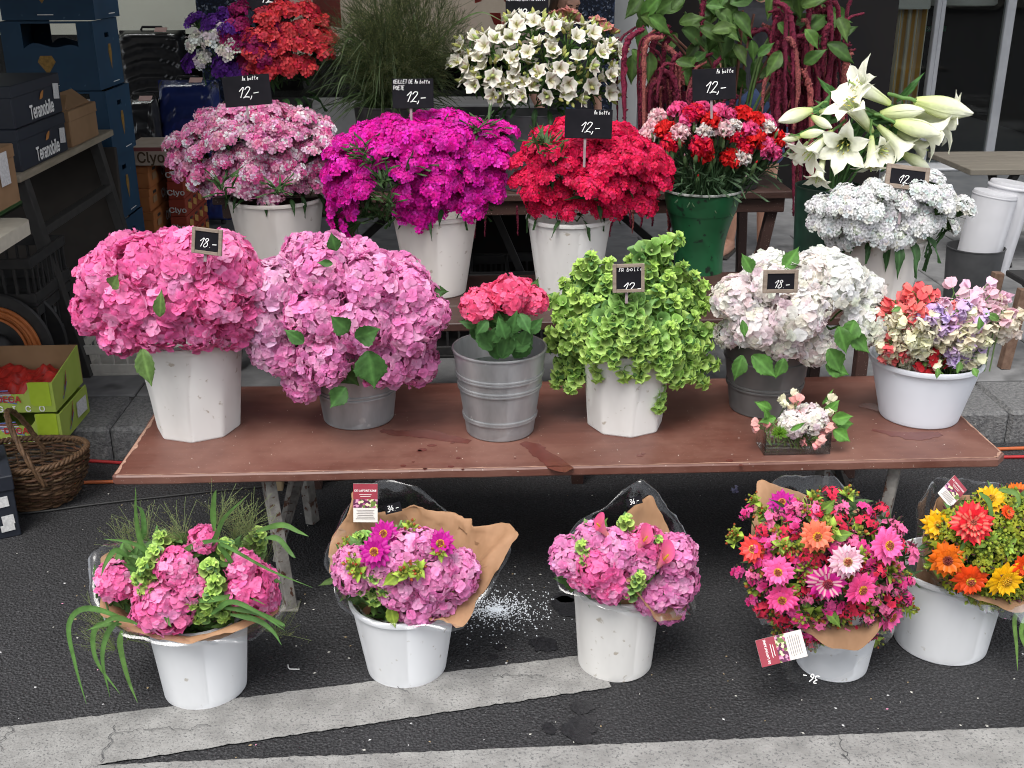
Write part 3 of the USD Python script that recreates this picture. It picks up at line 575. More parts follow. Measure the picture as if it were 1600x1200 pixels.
# ------------------------------------------------------------------ buckets
WPL = flat('white_plastic', (0.57, 0.58, 0.59), (0.63, 0.64, 0.65), rough=0.42, nscale=6.0, spec=0.45, lo=.3, hi=.62, stretch=(1, 1, .35), detail=7, spots=(38.0, 0.715, (0.40, 0.38, 0.34)), bump=0.06)
WPL2 = flat('white_plastic_worn', (0.52, 0.51, 0.485), (0.62, 0.61, 0.585), rough=0.55, nscale=5.0, lo=.3, hi=.6, stretch=(1, 1, .4), spots=(40.0, 0.685, (0.38, 0.345, 0.29)), bump=0.1, detail=9)
WPL3 = flat('white_plastic_warm', (0.56, 0.51, 0.46), (0.64, 0.60, 0.56), rough=0.5, nscale=5.0, lo=.3, hi=.6, detail=8, stretch=(1, 1, .4), spots=(36.0, 0.70, (0.42, 0.36, 0.31)), bump=0.06)
ZINC = flat('zinc_metal', (0.21, 0.215, 0.22), (0.36, 0.365, 0.37), rough=0.40, metal=0.6, nscale=9.0, spec=.5, bump=0.08, bscale=40, detail=9, stretch=(1, 1, .3), spots=(26.0, .68, (.40, .40, .40)))
GRN = flat('green_enamel', (0.007, 0.050, 0.019), (0.011, 0.080, 0.030), rough=0.35, nscale=5.0, coat=0.15, spots=(30.0, 0.64, (0.006, 0.012, 0.008)))
GRIM = flat('chipped_rim', (0.42, 0.43, 0.41), (0.08, 0.09, 0.08), rough=0.5, nscale=40.0)
DGREY = flat('dark_grey_metal', (0.055, 0.057, 0.06), (0.085, 0.087, 0.09), rough=0.5, metal=.3, nscale=6.0)
SOIL = flat('dark_water', (0.01, 0.014, 0.012), (0.015, 0.02, 0.016), rough=0.1)
def solve_pot(fx, fy, wb, ry, wr, Z):
    """front foot pixel, foot width, front rim pixel row, rim width (pixels) -> x, y, foot radius, height, rim radius"""
    f = P(fx, fy, Z=Z); rbm = wb * mpp(f) / 2; yc = f[1] + rbm; h = .25
    f = P(fx, fy, Z=Z); x = f[0]; rt = rbm * 1.2
    for _ in range(40):
        q = proj((x, yc, Z + h)); rt = wr * q[2] / FPX / 2
        e = proj((x, yc - rt, Z + h))[1] - ry; h += e * .0012
    return x, yc, rbm, h, rt
POTS = {}
def pot(key, label, Z, fx, fy, wb, ry, wr, mat, shape='round', group=None, cat='bucket', name='flower_bucket', hoops=(), rimmat=None, xy=None):
    x, y, r0, h, r1 = solve_pot(fx, fy, wb, ry, wr, Z)
    t = thing(name, label, cat, np.array([x, y, Z]), group)
    th = .0035; rf = None; n = 56
    if shape == 'octagon':
        n = 96
        def rf(a, z):
            k = np.clip(z / (h * .72), 0, 1); ph = (a + .35 + PI / 8) % (PI / 4) - PI / 8
            o = np.cos(PI / 8) / np.cos(ph) * 1.035; return o * (1 - k ** 1.5) + k ** 1.5
    zz = np.linspace(0, 1, 14)
    prof = [(0.0001, .004), (r0 * .9, .004), (r0 - .003, 0.0)] + [(r0 + (r1 - r0) * k, .004 + (h - .004) * k) for k in zz] + [(r1 - th, h)] + [(r0 + (r1 - r0) * k - th, .008 + (h - .008) * k) for k in zz[::-1]] + [(.0001, .008)]
    if shape == 'vase':   # waisted green bucket
        cv = lambda k: r0 + (r1 - r0) * (k ** 1.25) - .012 * math.sin(PI * min(1, k * 1.3)) * (k < .77)
        prof = [(0.0001, .004), (r0 * .9, .004), (r0, 0)] + [(cv(k), h * k) for k in zz] + [(cv(k) - th, .006 + (h - .006) * k) for k in zz[::-1]] + [(.0001, .008)]
    V, F = lathe(prof, n, rf)
    put('body', MB().add(V, F), mat, t, smooth=28 if shape == 'octagon' else True)
    ring = lambda rr, z, a, b, m, nm: put(nm, MB().add(*lathe([(rr - .002, z - b), (rr + a * .7, z - b * .9), (rr + a, z), (rr + a * .7, z + b * .9), (rr - .002, z + b)], n)), m, t, smooth=50)
    if shape == 'octagon': ring(r1 - .001, h - .008, .006, .009, mat, 'rim')
    elif shape == 'vase':
        ring(r1, h - .002, .004, .004, rimmat or mat, 'rim')
    else: ring(r1 - .0005, h - .006 if shape == 'round' else h - .002, .006 if shape == 'round' else .003, .007 if shape == 'round' else .003, mat, 'rim')
    for k in hoops: ring(r0 + (r1 - r0) * k, h * k, .0035, .0035, mat, 'hoop')
    put('water', MB().add(*lathe([(.0001, h * .72), (r0 + (r1 - r0) * .72 - th - .0005, h * .72)], n)), SOIL, t)
    POTS[key] = dict(x=x, y=y, z=Z, r0=r0, r1=r1, h=h, path=t); return t
pot('hp', 'white octagonal bucket of hot pink hydrangeas at the left end of the bench', BZ, 297, 692, 128, 548, 164, WPL2, 'octagon')
pot('hl', 'grey zinc bucket under the lilac pink hydrangeas on the bench', BZ, 556, 673, 112, 548, 146, ZINC, 'metal', hoops=(.36, .40, .74))
pot('hr', 'grey zinc bucket with three rings holding short coral pink hydrangeas', BZ, 783, 692, 108, 566, 147, ZINC, 'metal', hoops=(.20, .225, .56, .59, .70, .73))
pot('bi', 'white octagonal bucket under the green bells of Ireland', BZ, 984, 684, 118, 560, 140, WPL2, 'octagon')
pot('hw', 'grey zinc bucket under the white hydrangeas on the bench', BZ, 1205, 656, 106, 548, 140, flat('zinc_dark', (0.10, 0.098, 0.097), (0.16, 0.158, 0.155), rough=.4, metal=.5, nscale=5), 'metal', hoops=(.36, .40, .74))
pot('sp', 'white round plastic bucket of sweet peas at the right end of the bench', BZ, 1458, 672, 122, 586, 168, flat('cool_white_plastic', (0.55, 0.57, 0.61), (0.60, 0.62, 0.66), rough=.42, nscale=3), 'round')
pot('dp', 'white plastic bucket under the pale pink sweet williams on the rear bench', T2Z, 430, 425, 118, 322, 148, WPL3, 'round')
pot('dm', 'white plastic bucket under the magenta sweet williams on the rear bench', T2Z, 682, 468, 92, 345, 134, WPL3, 'round')
pot('dr', 'white plastic bucket under the crimson sweet williams on the rear bench', T2Z, 892, 470, 98, 352, 132, WPL2, 'round')
pot('ca', 'dark green enamel bucket with chipped rim holding mixed carnations', T2Z, 1098, 432, 78, 306, 122, GRN, 'vase', rimmat=GRIM)
pot('dw', 'white plastic bucket under the white sweet williams on the rear bench', T2Z, 1385, 490, 88, 384, 126, WPL3, 'round')
pot('al', 'dark grey metal bucket of alstroemeria on the back table', T3Z, 832, 302, 84, 182, 102, DGREY, 'metal')
pot('ph', 'dark grey bucket of phlox at the left of the back table', T3Z, 440, 300, 80, 165, 104, BLK, 'metal')
pot('gr', 'black bucket of panicum grass on the back table', T3Z, 608, 300, 84, 170, 104, BLK, 'metal')
pot('am', 'black bucket of hanging amaranth on the back table', T3Z, 1150, 300, 84, 190, 110, BLK, 'metal')
pot('li', 'tall dark green bucket holding the white trumpet lilies', T2Z, 1292, 468, 84, 300, 104, flat('deep_green_plastic', (.006, .018, .012), (.01, .028, .018), rough=.4), 'metal')
pot('wa', 'white plastic bucket on the road holding the grassy hydrangea bouquet', 0.0, 308, 1112, 130, 992, 156, WPL, 'round')
pot('wb', 'white plastic bucket on the road holding the kraft wrapped bouquet with winged paper', 0.0, 633, 1078, 126, 976, 166, WPL, 'round')
pot('wc', 'tall scuffed white bucket on the road holding the hydrangea and calla bouquet', 0.0, 968, 1068, 118, 946, 138, WPL2, 'round')
pot('wd', 'white bucket on the road behind the cellophane of the zinnia bouquet', 0.0, 1316, 1068, 112, 960, 140, WPL, 'round')
pot('we', 'white bucket on the road holding the yellow and orange bouquet at the right edge', 0.0, 1497, 1042, 144, 925, 168, WPL, 'round')

# ------------------------------------------------------------------ chalk price boards
GLY = {'1': [[(0, .62), (.38, 1), (.22, 0)]], '2': [[(.05, .75), (.2, .98), (.48, .95), (.5, .7), (.1, .05), (.0, .0), (.3, .06), (.62, .0)]], '8': [[(.45, .85), (.25, 1), (.08, .8), (.4, .42), (.4, .12), (.15, 0), (.02, .2), (.45, .85)]],
       '3': [[(.05, .95), (.4, 1), (.4, .75), (.15, .55), (.45, .4), (.35, .05), (.0, .05)]], '4': [[(.3, 1), (0, .4), (.5, .4)], [(.38, .7), (.34, 0)]], '6': [[(.4, 1), (.1, .5), (.1, .1), (.35, 0), (.45, .3), (.15, .4)]],
       ',': [[(.15, .12), (.14, -.06), (.05, -.22)]], '-': [[(.0, .36), (.5, .40)]], '.': [[(.1, .03), (.14, .0)]],
       'l': [[(.1, .0), (.2, .9), (.32, 1), (.3, .7), (.12, .1), (.25, 0)]], 'a': [[(.42, .5), (.2, .55), (.05, .3), (.15, .02), (.4, .3), (.42, .5), (.4, .1), (.5, 0)]], 'b': [[(.12, 1), (.08, 0), (.35, .05), (.42, .35), (.12, .4)]],
       'o': [[(.25, .5), (.06, .3), (.2, .02), (.42, .2), (.25, .5)]], 't': [[(.2, .95), (.14, .1), (.3, .02)], [(.0, .62), (.42, .66)]], 'e': [[(.05, .28), (.38, .34), (.25, .52), (.06, .3), (.18, .02), (.42, .1)]],
       'A': [[(0, 0), (.25, 1), (.5, 0)], [(.1, .35), (.42, .35)]], 'C': [[(.48, .85), (.25, 1), (.05, .5), (.25, 0), (.48, .12)]], 'D': [[(.05, 0), (.05, 1), (.4, .75), (.4, .25), (.05, 0)]], 'E': [[(.45, 1), (.05, 1), (.05, 0), (.45, 0)], [(.05, .5), (.38, .5)]],
       'I': [[(.1, 0), (.12, 1)]], 'L': [[(.05, 1), (.05, 0), (.42, 0)]], 'M': [[(0, 0), (.05, 1), (.28, .4), (.5, 1), (.55, 0)]], 'O': [[(.25, 1), (.03, .5), (.25, 0), (.47, .5), (.25, 1)]], 'P': [[(.05, 0), (.05, 1), (.42, .85), (.38, .5), (.05, .45)]],
       'R': [[(.05, 0), (.05, 1), (.42, .82), (.36, .52), (.05, .48), (.45, 0)]], 'S': [[(.45, .9), (.15, 1), (.08, .7), (.42, .35), (.3, 0), (.03, .1)]], 'T': [[(.25, 0), (.25, 1)], [(0, 1), (.5, 1)]], ' ': []}
def write(text, hgt, wline, adv=.62, slant=.12):
    """handwriting in the xz plane, y = 0, starting at the origin"""
    mb = MB(); x = 0.0
    for ch in text:
        for s in GLY[ch]:
            p = bez(s, 4) if len(s) > 2 else np.array(s); p = np.column_stack([(x + p[:, 0] + slant * p[:, 1]) * hgt, p[:, 1] * hgt])
            t = np.gradient(p, axis=0); t /= np.linalg.norm(t, axis=1, keepdims=True) + 1e-9; o = np.stack([-t[:, 1], t[:, 0]], 1) * wline / 2
            V = np.vstack([p + o, p - o]); mb.add(np.column_stack([V[:, 0], np.zeros(len(V)), V[:, 1]]), grid_faces(len(p), 2), (.8, .8, .78))
        x += {'1': .5, ' ': .42, ',': .3, '.': .3, 'I': .3, 'l': .4}.get(ch, adv)
    return mb, x * hgt
BOARD = flat('chalk_board', (0.005, 0.005, 0.007), (0.010, 0.009, 0.012), rough=0.7, nscale=12.0, spec=0.12)
FRAMEW = flat('board_frame_wood', (0.17, 0.13, 0.10), (0.24, 0.19, 0.15), rough=0.7, nscale=30.0, stretch=(1, 5, 5))
STICK = flat('clear_stick', (0.22, 0.17, 0.18), (0.28, 0.22, 0.23), rough=0.3)
CHALK = vcol('chalk', rough=.9, nscale=300, namt=.25)
def chalk_sign(px0, py0, px1, py1, Y, label, price, top='la botte', tilt=0.0, framed=False, stick=0.0, tops=.5, top2=None, yaw=0.0, price_at=(.32, .22), back=-.12, ph=.34, th=.13):
    a, b = P(px0, py0, Y=Y), P(px1, py1, Y=Y); w, h = abs(b[0] - a[0]), abs(a[2] - b[2]) * 1.04
    c = (a + b) / 2; R = rotz(yaw) @ rotx(back) @ roty(tilt)
    t = thing('price_board', label, 'price board', mat4(R, c))
    if framed:
        f = .085 * w + .002
        put('board', MB().add(*cbox((w - f * 1.6, .004, h - f * 1.6), .0005)), BOARD, t, smooth=False)
        for s in (-1, 1):
            put('frame_bar', MB().add(*cbox((f, .009, h), .001, None, (s * (w - f) / 2, 0, 0))), FRAMEW, t, smooth=False)
            put('frame_bar', MB().add(*cbox((w - 2 * f - .0004, .009, f), .001, None, (0, 0, s * (h - f) / 2))), FRAMEW, t, smooth=False)
    else: put('board', MB().add(*cbox((w, .003, h), .0008)), BOARD, t, smooth=False)
    mb, L = write(price, h * ph, h * .028, adv=.66, slant=.25); mb.xf(mat4(t=(-w / 2 + w * price_at[0], -.0032, -h / 2 + h * price_at[1])))
    if price: put('price', mb, CHALK, t, smooth=False)
    for k, tx in enumerate([top, top2]):
        if tx:
            sc = h * th; m2, L = write(tx, sc, h * .015, adv=.60)
            if L > w * .9: m2, L = write(tx, sc * w * .9 / L, h * .013, adv=.6)
            m2.xf(mat4(t=(max(-w / 2 + w * tops, -w / 2 + w * .03) if L + w * tops < w * .97 else w / 2 - L - w * .03, -.0032, h / 2 - sc * 1.25 - k * sc * 1.6))); put('writing', m2, CHALK, t, smooth=False)
    if stick: put('stick', MB().add(*cbox((.008, .002, stick), .0005, None, (-.06 * w, .0035, -h / 2 - stick / 2 + .01))), STICK, t, smooth=False)
    return t
chalk_sign(347, 119, 425, 164, 3.66, 'black price board reading la botte 12 above the pale pink sweet williams', '12,-', tilt=-.08, stick=.05, price_at=(.30, .28), tops=.42)
chalk_sign(612, 124, 678, 168, 3.62, 'black price board reading oeillet de poete above the magenta sweet williams', '12,-', top='OEILLET DE la botte', top2='POETE', tops=.03, stick=.08)
chalk_sign(883, 172, 956, 215, 3.55, 'black price board reading la botte 12 above the crimson sweet williams', '12,-', tilt=.03, stick=.10, tops=.6)
chalk_sign(1083, 108, 1148, 155, 3.72, 'black price board reading la botte 12 above the mixed carnations', '12,-', tilt=-.05, stick=.07, tops=.55, price_at=(.28, .24))
chalk_sign(790, -6, 857, 42, 4.30, 'black price board reading alstroemeria above the cream alstroemerias', '12-', top='ALSTROEMERIA la botte', tops=.02, stick=.05, price_at=(.26, .32), ph=.26)
chalk_sign(386, -38, 446, 15, 4.30, 'black price board cut by the top of the photo above the phlox', '12,-', stick=.05)
chalk_sign(297, 358, 350, 396, 2.70, 'small wood framed price board reading 18 in the hot pink hydrangeas', '18.-', top=None, tilt=.10, framed=True, price_at=(.24, .28), stick=.03, yaw=-.15)
chalk_sign(1386, 260, 1449, 295, 3.40, 'wood framed price board reading 12 leaning on the white sweet williams', '12.-', tilt=.13, framed=True, price_at=(.30, .24), stick=.12, tops=.55, back=-.35)
chalk_sign(1194, 423, 1245, 456, 2.70, 'small wood framed price board reading 18 in the white hydrangeas', '18.-', top=None, framed=True, price_at=(.3, .22), stick=.03)
chalk_sign(958, 414, 1006, 455, 2.78, 'wood framed price board half hidden in the bells of Ireland', '12.-', framed=True, tilt=-.02, stick=.04, tops=.25, price_at=(.3, .0), th=.2)
# ------------------------------------------------------------------ flowers: one class prim per kind and variant, with its parts
def stem_part(pp, L, r, rng, col=G2, off=0.0, n=5):
    p = np.zeros((n, 3)); p[:, 2] = -np.linspace(off, L, n); p[1:, :2] += np.cumsum(rng.normal(0, .004, (n - 1, 2)), 0)
    put('stem', MB().add(*tube(p, r, 5), col=col), STEM, pp)
def hydrangea(name, cols, R, seed, nfl=64, fr=.024, leaves=0, zmin=-.5, stemL=.2, eye=(.75, .55, .55), flatk=.85):
    rng = np.random.RandomState(seed); pp = proto(name); mb = MB()
    D = fib(nfl, zmin); D += rng.normal(0, .05, D.shape)
    for d in D:
        d = nrm(d); rr = R * rng.uniform(.90, 1.06); c = d * rr * np.array([1, 1, flatk])
        M = frame(nrm(d + rng.normal(0, .34, 3)), rng.rand() * 6.3); base = jit(np.asarray(cols[rng.choice(len(cols))]), rng, .10); s = fr * rng.uniform(.72, 1.22)
        for k in range(4):
            V, F, t = petal(s, s * 1.20, 5, 6, rng.uniform(-.02, .22), rng.uniform(-.32, .15), base=.30, power=.5, peak=.58)
            V[:, 2] += .07 * s * np.sin(V[:, 0] / s * rng.uniform(2, 5) + V[:, 1] / s * rng.uniform(1, 5) + rng.rand() * 6) + rng.uniform(-.018, .018, len(V)) * s + (k % 2) * .0009
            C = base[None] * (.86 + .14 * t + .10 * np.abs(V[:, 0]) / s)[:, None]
            mb.add((V @ rotz(k * PI / 2 + rng.uniform(-.12, .12)).T) @ M.T + c, F, np.clip(C, 0, .9))
        V = np.array([[.0022, 0, .001], [-.001, .002, .001], [-.001, -.002, .001], [0, 0, .0032]]); mb.add(V @ M.T + c, [[0, 1, 3], [1, 2, 3], [2, 0, 3]], np.clip(base * .6 + np.array(eye) * .4, 0, .9))
    put('florets', mb, PETALW if min(cols[0]) > .6 else PETAL, pp, smooth=True, kind='stuff')
    core = trimesh.creation.icosphere(1, R * .72); core.apply_scale([1, 1, flatk]); put('flower_core', MB().tm(core, np.asarray(cols[0]) * .5 + np.array([.01, .03, .0])), STEM, pp)
    stem_part(pp, stemL, .004, rng, G2, R * .4)
    for k in range(leaves):
        a = rng.rand() * 6.3; lm = MB(); M = mat4(rotz(a) @ rotx(rng.uniform(-.5, .1)), (0, 0, -R * .62)); leaf_mesh(lm, M, R * 1.6, R * 1.05, rng, G1, serr=.012); put('leaf', lm, LEAF, pp)
    return pp
def dianthus(name, cols, R, seed, n=34, fr=.0125, white_edge=0.0, flatk=.55, leaves=3, stemL=.2, np_=5):
    rng = np.random.RandomState(seed); pp = proto(name); mb = MB(); D = fib(n, .05)
    for d in D:
        d = nrm(d + rng.normal(0, .07, 3)); c = d * R * np.array([1, 1, flatk]) * rng.uniform(.88, 1.14)
        M = frame(nrm(d + np.array([0, 0, .35]) + rng.normal(0, .40, 3)), rng.rand() * 6.3); base = jit(cols[rng.choice(len(cols))], rng, .30); s = fr * rng.uniform(.82, 1.15)
        edge = np.clip(base * .4 + .50, 0, .86) if rng.rand() < white_edge else base * rng.uniform(.9, 1.15)
        for k in range(np_):
            a = 2 * PI * k / np_ + rng.uniform(-.1, .1); ca, sa = math.cos(a), math.sin(a)
            w = 3.3 / np_
            pl = [(.08, 0, 0), (.62, -w * .60, .06), (1.0, -w * .40, .02), (.90, -w * .1, .05), (1.03, w * .12, .0), (.95, w * .45, .03), (.62, w * .60, .07)]
            V = np.array([(x * ca - y * sa, x * sa + y * ca, z + rng.uniform(-.06, .06)) for x, y, z in pl]) * s
            C = np.vstack([[base * .62], np.tile(base, (1, 1)), np.tile(edge, (4, 1)), np.tile(base, (1, 1))])
            mb.add(V @ M.T + c, [[0, 1, 6], [1, 3, 6], [1, 2, 3], [6, 3, 5], [3, 4, 5]], np.clip(C, 0, .9))
        V = np.array([[.001, 0, .0006], [-.0006, .001, .0006], [-.0006, -.001, .0006], [0, 0, .0016]]); mb.add(V @ M.T + c, [[0, 1, 3], [1, 2, 3], [2, 0, 3]], np.clip(base * 1.2 + .08, 0, .9))
    put('florets', mb, PETALW if min(cols[0]) > .6 else PETAL, pp, smooth=True, kind='stuff')
    core = trimesh.creation.icosphere(2, R * .86); core = core.slice_plane([0, 0, -.004], [0, 0, 1]); core.apply_scale([1, 1, flatk]); put('flower_core', MB().tm(core, np.asarray(cols[0]) * .7), PETAL, pp)
    gb = MB()
    for k in range(n):
        d = nrm(D[k] + rng.normal(0, .1, 3)); c = d * R * np.array([.93, .93, flatk * .9]); gb.add(*tube([(0, 0, -R * .9), c * .55 + [0, 0, -R * .1], c], [.0012, .0012, .0022], 4, False), col=jit((.07, .14, .04), rng))
    for k in range(10):
        a = rng.rand() * 6.3; V, F, t = petal(R * .9, .006, 3, 3, .3, .1, base=.5); gb.add((V @ rotx(rng.uniform(.2, .9)).T @ rotz(a).T) + [0, 0, -R * .6], F, jit((.035, .08, .025), rng))
    put('calyces', gb, LEAF, pp, kind='stuff')
    stem_part(pp, stemL, .0022, rng, G1, R * .6)
    for k in range(leaves):
        a = rng.rand() * 6.3; lm = MB(); leaf_mesh(lm, mat4(rotz(a) @ rotx(rng.uniform(-.9, .2)), (0, 0, -R * rng.uniform(1.1, 1.9))), R * 1.35, R * .30, rng, G3, bend=-.4); put('leaf', lm, LEAF, pp)
    return pp
def bells(name, seed, L=.16, n=30):
    rng = np.random.RandomState(seed); pp = proto(name); mb = MB()
    for k in range(n):
        t = k / (n - 1); z = -L * t; a = k * 2.4 + rng.uniform(-.2, .2); s = (.010 + .0075 * min(1, t * 1.6)) * rng.uniform(.88, 1.1)
        out = np.array([math.cos(a), math.sin(a), .55 - .3 * t + (1 - t) * .9]); M = frame(nrm(out)); c = np.array([math.cos(a) * (.007 + .012 * t), math.sin(a) * (.007 + .012 * t), z])
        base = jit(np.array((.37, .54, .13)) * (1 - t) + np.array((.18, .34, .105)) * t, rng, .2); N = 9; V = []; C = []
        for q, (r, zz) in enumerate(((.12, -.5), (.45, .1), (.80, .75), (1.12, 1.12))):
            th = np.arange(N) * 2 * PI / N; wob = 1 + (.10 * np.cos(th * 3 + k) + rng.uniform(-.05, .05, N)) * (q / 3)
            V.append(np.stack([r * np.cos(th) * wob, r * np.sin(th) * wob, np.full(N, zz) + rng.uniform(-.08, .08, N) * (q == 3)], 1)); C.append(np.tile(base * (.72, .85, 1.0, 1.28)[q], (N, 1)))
        mb.add((np.vstack(V) * s) @ M.T + c, grid_faces(N, 4, True), np.vstack(C))
        V = np.array([[.25, 0, .2], [-.15, .2, .2], [-.15, -.2, .2], [0, 0, .75]]) * s; mb.add(V @ M.T + c, [[0, 1, 3], [1, 2, 3], [2, 0, 3]], (.42, .52, .22))
        if k % 3 == 0:
            lm_a = a + .8; leaf_mesh(mb, mat4(rotz(lm_a - PI / 2) @ rotx(rng.uniform(-.1, .6)), (0, 0, z)), .026 + .016 * t, .022 + .012 * t, rng, (.07, .15, .045), bend=-.35, nv=4, nu=3)
    for k in range(6):
        leaf_mesh(mb, mat4(rotz(k * 1.05) @ rotx(rng.uniform(.5, 1.1)), (0, 0, .0)), .020, .015, rng, (.30, .44, .09), bend=-.3, nv=4, nu=3)
    put('green_bells', mb, vcol('bell', rough=.5, spec=.35, trans=.25, nscale=60, namt=.16), pp, kind='stuff')
    stem_part(pp, L + .03, .0035, rng, (.14, .26, .07))
    return pp
def carnation(name, cols, seed, R=.024):
    rng = np.random.RandomState(seed); pp = proto(name); mb = MB()
    for k in range(46):
        d = nrm(fib(46, -.05)[k] + rng.normal(0, .12, 3)); M = frame(d, rng.rand() * 6); V, F, t = petal(R * .85, R * .8, 5, 3, .2, .2, base=.3, ruffle=.5, rng=rng)
        base = jit(cols[rng.choice(len(cols))], rng, .2); Rm = frame(np.cross(d, rng.normal(0, 1, 3)), 0); yv = d; xv = nrm(np.cross(yv, rng.normal(0, 1, 3))); zv = np.cross(xv, yv); Q = np.stack([xv, yv, zv], 1)
        mb.add(V @ Q.T + d * R * .22, F, lerpc(base * .8, base * 1.1, t).clip(0, .9))
    put('ruffled_petals', mb, PETAL, pp)
    put('calyx', MB().add(*lathe([(.0025, -.042), (.006, -.036), (.0065, -.016), (.010, -.004), (.004, -.004)], 8), col=(.09, .17, .07)), LEAF, pp)
    stem_part(pp, .20, .0022, rng, (.07, .14, .06), .04)
    bd = MB()
    for k in range(rng.randint(2, 5)):
        a = rng.rand() * 6.3; o = np.array([math.cos(a), math.sin(a), 0]); q = o * rng.uniform(.018, .038) + [0, 0, -rng.uniform(.0, .06)]
        bd.add(*tube([o * .002 + [0, 0, q[2] - .06], o * .012 + [0, 0, q[2] - .03], q], .0014, 4), col=(.08, .16, .06)); V, F = lathe([(.0008, -.014), (.0042, -.007), (.0046, .004), (.0012, .013)], 6); bd.add(V + q, F, (.12, .20, .08))
        V, F = lathe([(.0012, .011), (.0022, .015), (.0004, .019)], 5); bd.add(V + q, F, jit(cols[0], rng) * .8 if rng.rand() < .4 else (.16, .24, .09))
    for k in range(5):
        a = rng.rand() * 6.3; V, F, t = petal(rng.uniform(.05, .09), .0045, 3, 4, .4, -.35, base=.6); bd.add(V @ rotx(rng.uniform(.3, 1.1)).T @ rotz(a).T + [0, 0, -rng.uniform(.06, .12)], F, (.07, .125, .06))
    put('buds_and_leaves', bd, LEAF, pp, kind='stuff')
    return pp
def trumpet_petal(L, tube_r, flare, a0, rng, recurve=.3, wide=1.0, nu=7, nv=13, close=0.0):
    v = np.linspace(0, 1, nv); V = []; r = tube_r * (.35 + .9 * v ** .8) + flare * np.clip((v - .62) / .38, 0, 1) ** 1.7; z = L * v - recurve * L * .35 * np.clip((v - .78) / .22, 0, 1) ** 2
    half = np.interp(v, [0, .3, .6, .80, .93, 1], [.006, .0125, .0165, .0215, .0135, .0006]) * wide * (L / .15) / np.maximum(r, .006); half = np.minimum(half, .75)
    if close: r = tube_r * (.4 + 1.15 * np.sin(PI * np.clip(v * .8 + .05, 0, 1))) * (1 - v ** 5 * .8); z = L * v; half = np.full(nv, np.radians(33)) * np.where(v > .97, .6, 1)
    for k in range(nv):
        for u in np.linspace(-1, 1, nu):
            a = a0 + u * half[k]; rr = r[k] * (1 + (.10 if not close else .06) * (1 - abs(u)) ** 2); V.append((rr * math.cos(a), rr * math.sin(a), z[k] + rng.uniform(-.002, .002)))
    return np.array(V), grid_faces(nu, nv), np.repeat(v, nu)
def lily(name, seed, opened=1.0, L=.15, purple=False):
    rng = np.random.RandomState(seed); pp = proto(name)
    W, Gn = np.array((.84, .84, .70)), np.array((.50, .58, .20))
    for k in range(6):
        a = k * PI / 3 + rng.uniform(-.05, .05); in_ = k % 2
        V, F, t = trumpet_petal(L * rng.uniform(.95, 1.03), .017 + .003 * in_, .052 * opened, a, rng, .45 * opened, 1.12 - .1 * in_) if opened > 0 else trumpet_petal(L, .0165 - .0012 * in_, 0, a, rng, close=1)
        C = lerpc(Gn, W, np.clip(t * (1.5 if opened > 0 else 1.05), 0, 1))
        C[3::7] = C[3::7] * .86 + np.array((.50, .56, .22)) * .14
        put('petal', MB().add(V, F, C), PETALT, pp)
    if opened > 0:
        sm = MB()
        for k in range(6):
            a = k * PI / 3 + .3; o = np.array([math.cos(a), math.sin(a), 0]); e = o * .014 + [0, 0, L * .80]; sm.add(*tube([o * .003 + [0, 0, L * .1], o * .007 + [0, 0, L * .5], e], .001, 4), col=(.45, .55, .2)); V, F = cbox((.0022, .0022, .008), .0008, rotx(1.2) @ rotz(a), e); sm.add(V, F, (.52, .42, .08))
        sm.add(*tube([(0, 0, L * .1), (.002, 0, L * .5), (.004, .002, L * .9)], [.0016, .0016, .003], 5), col=(.4, .5, .18)); put('stamens', sm, STEM, pp)
    stem_part(pp, .06, .0045, rng, (.10, .20, .05), -.004)
    return pp
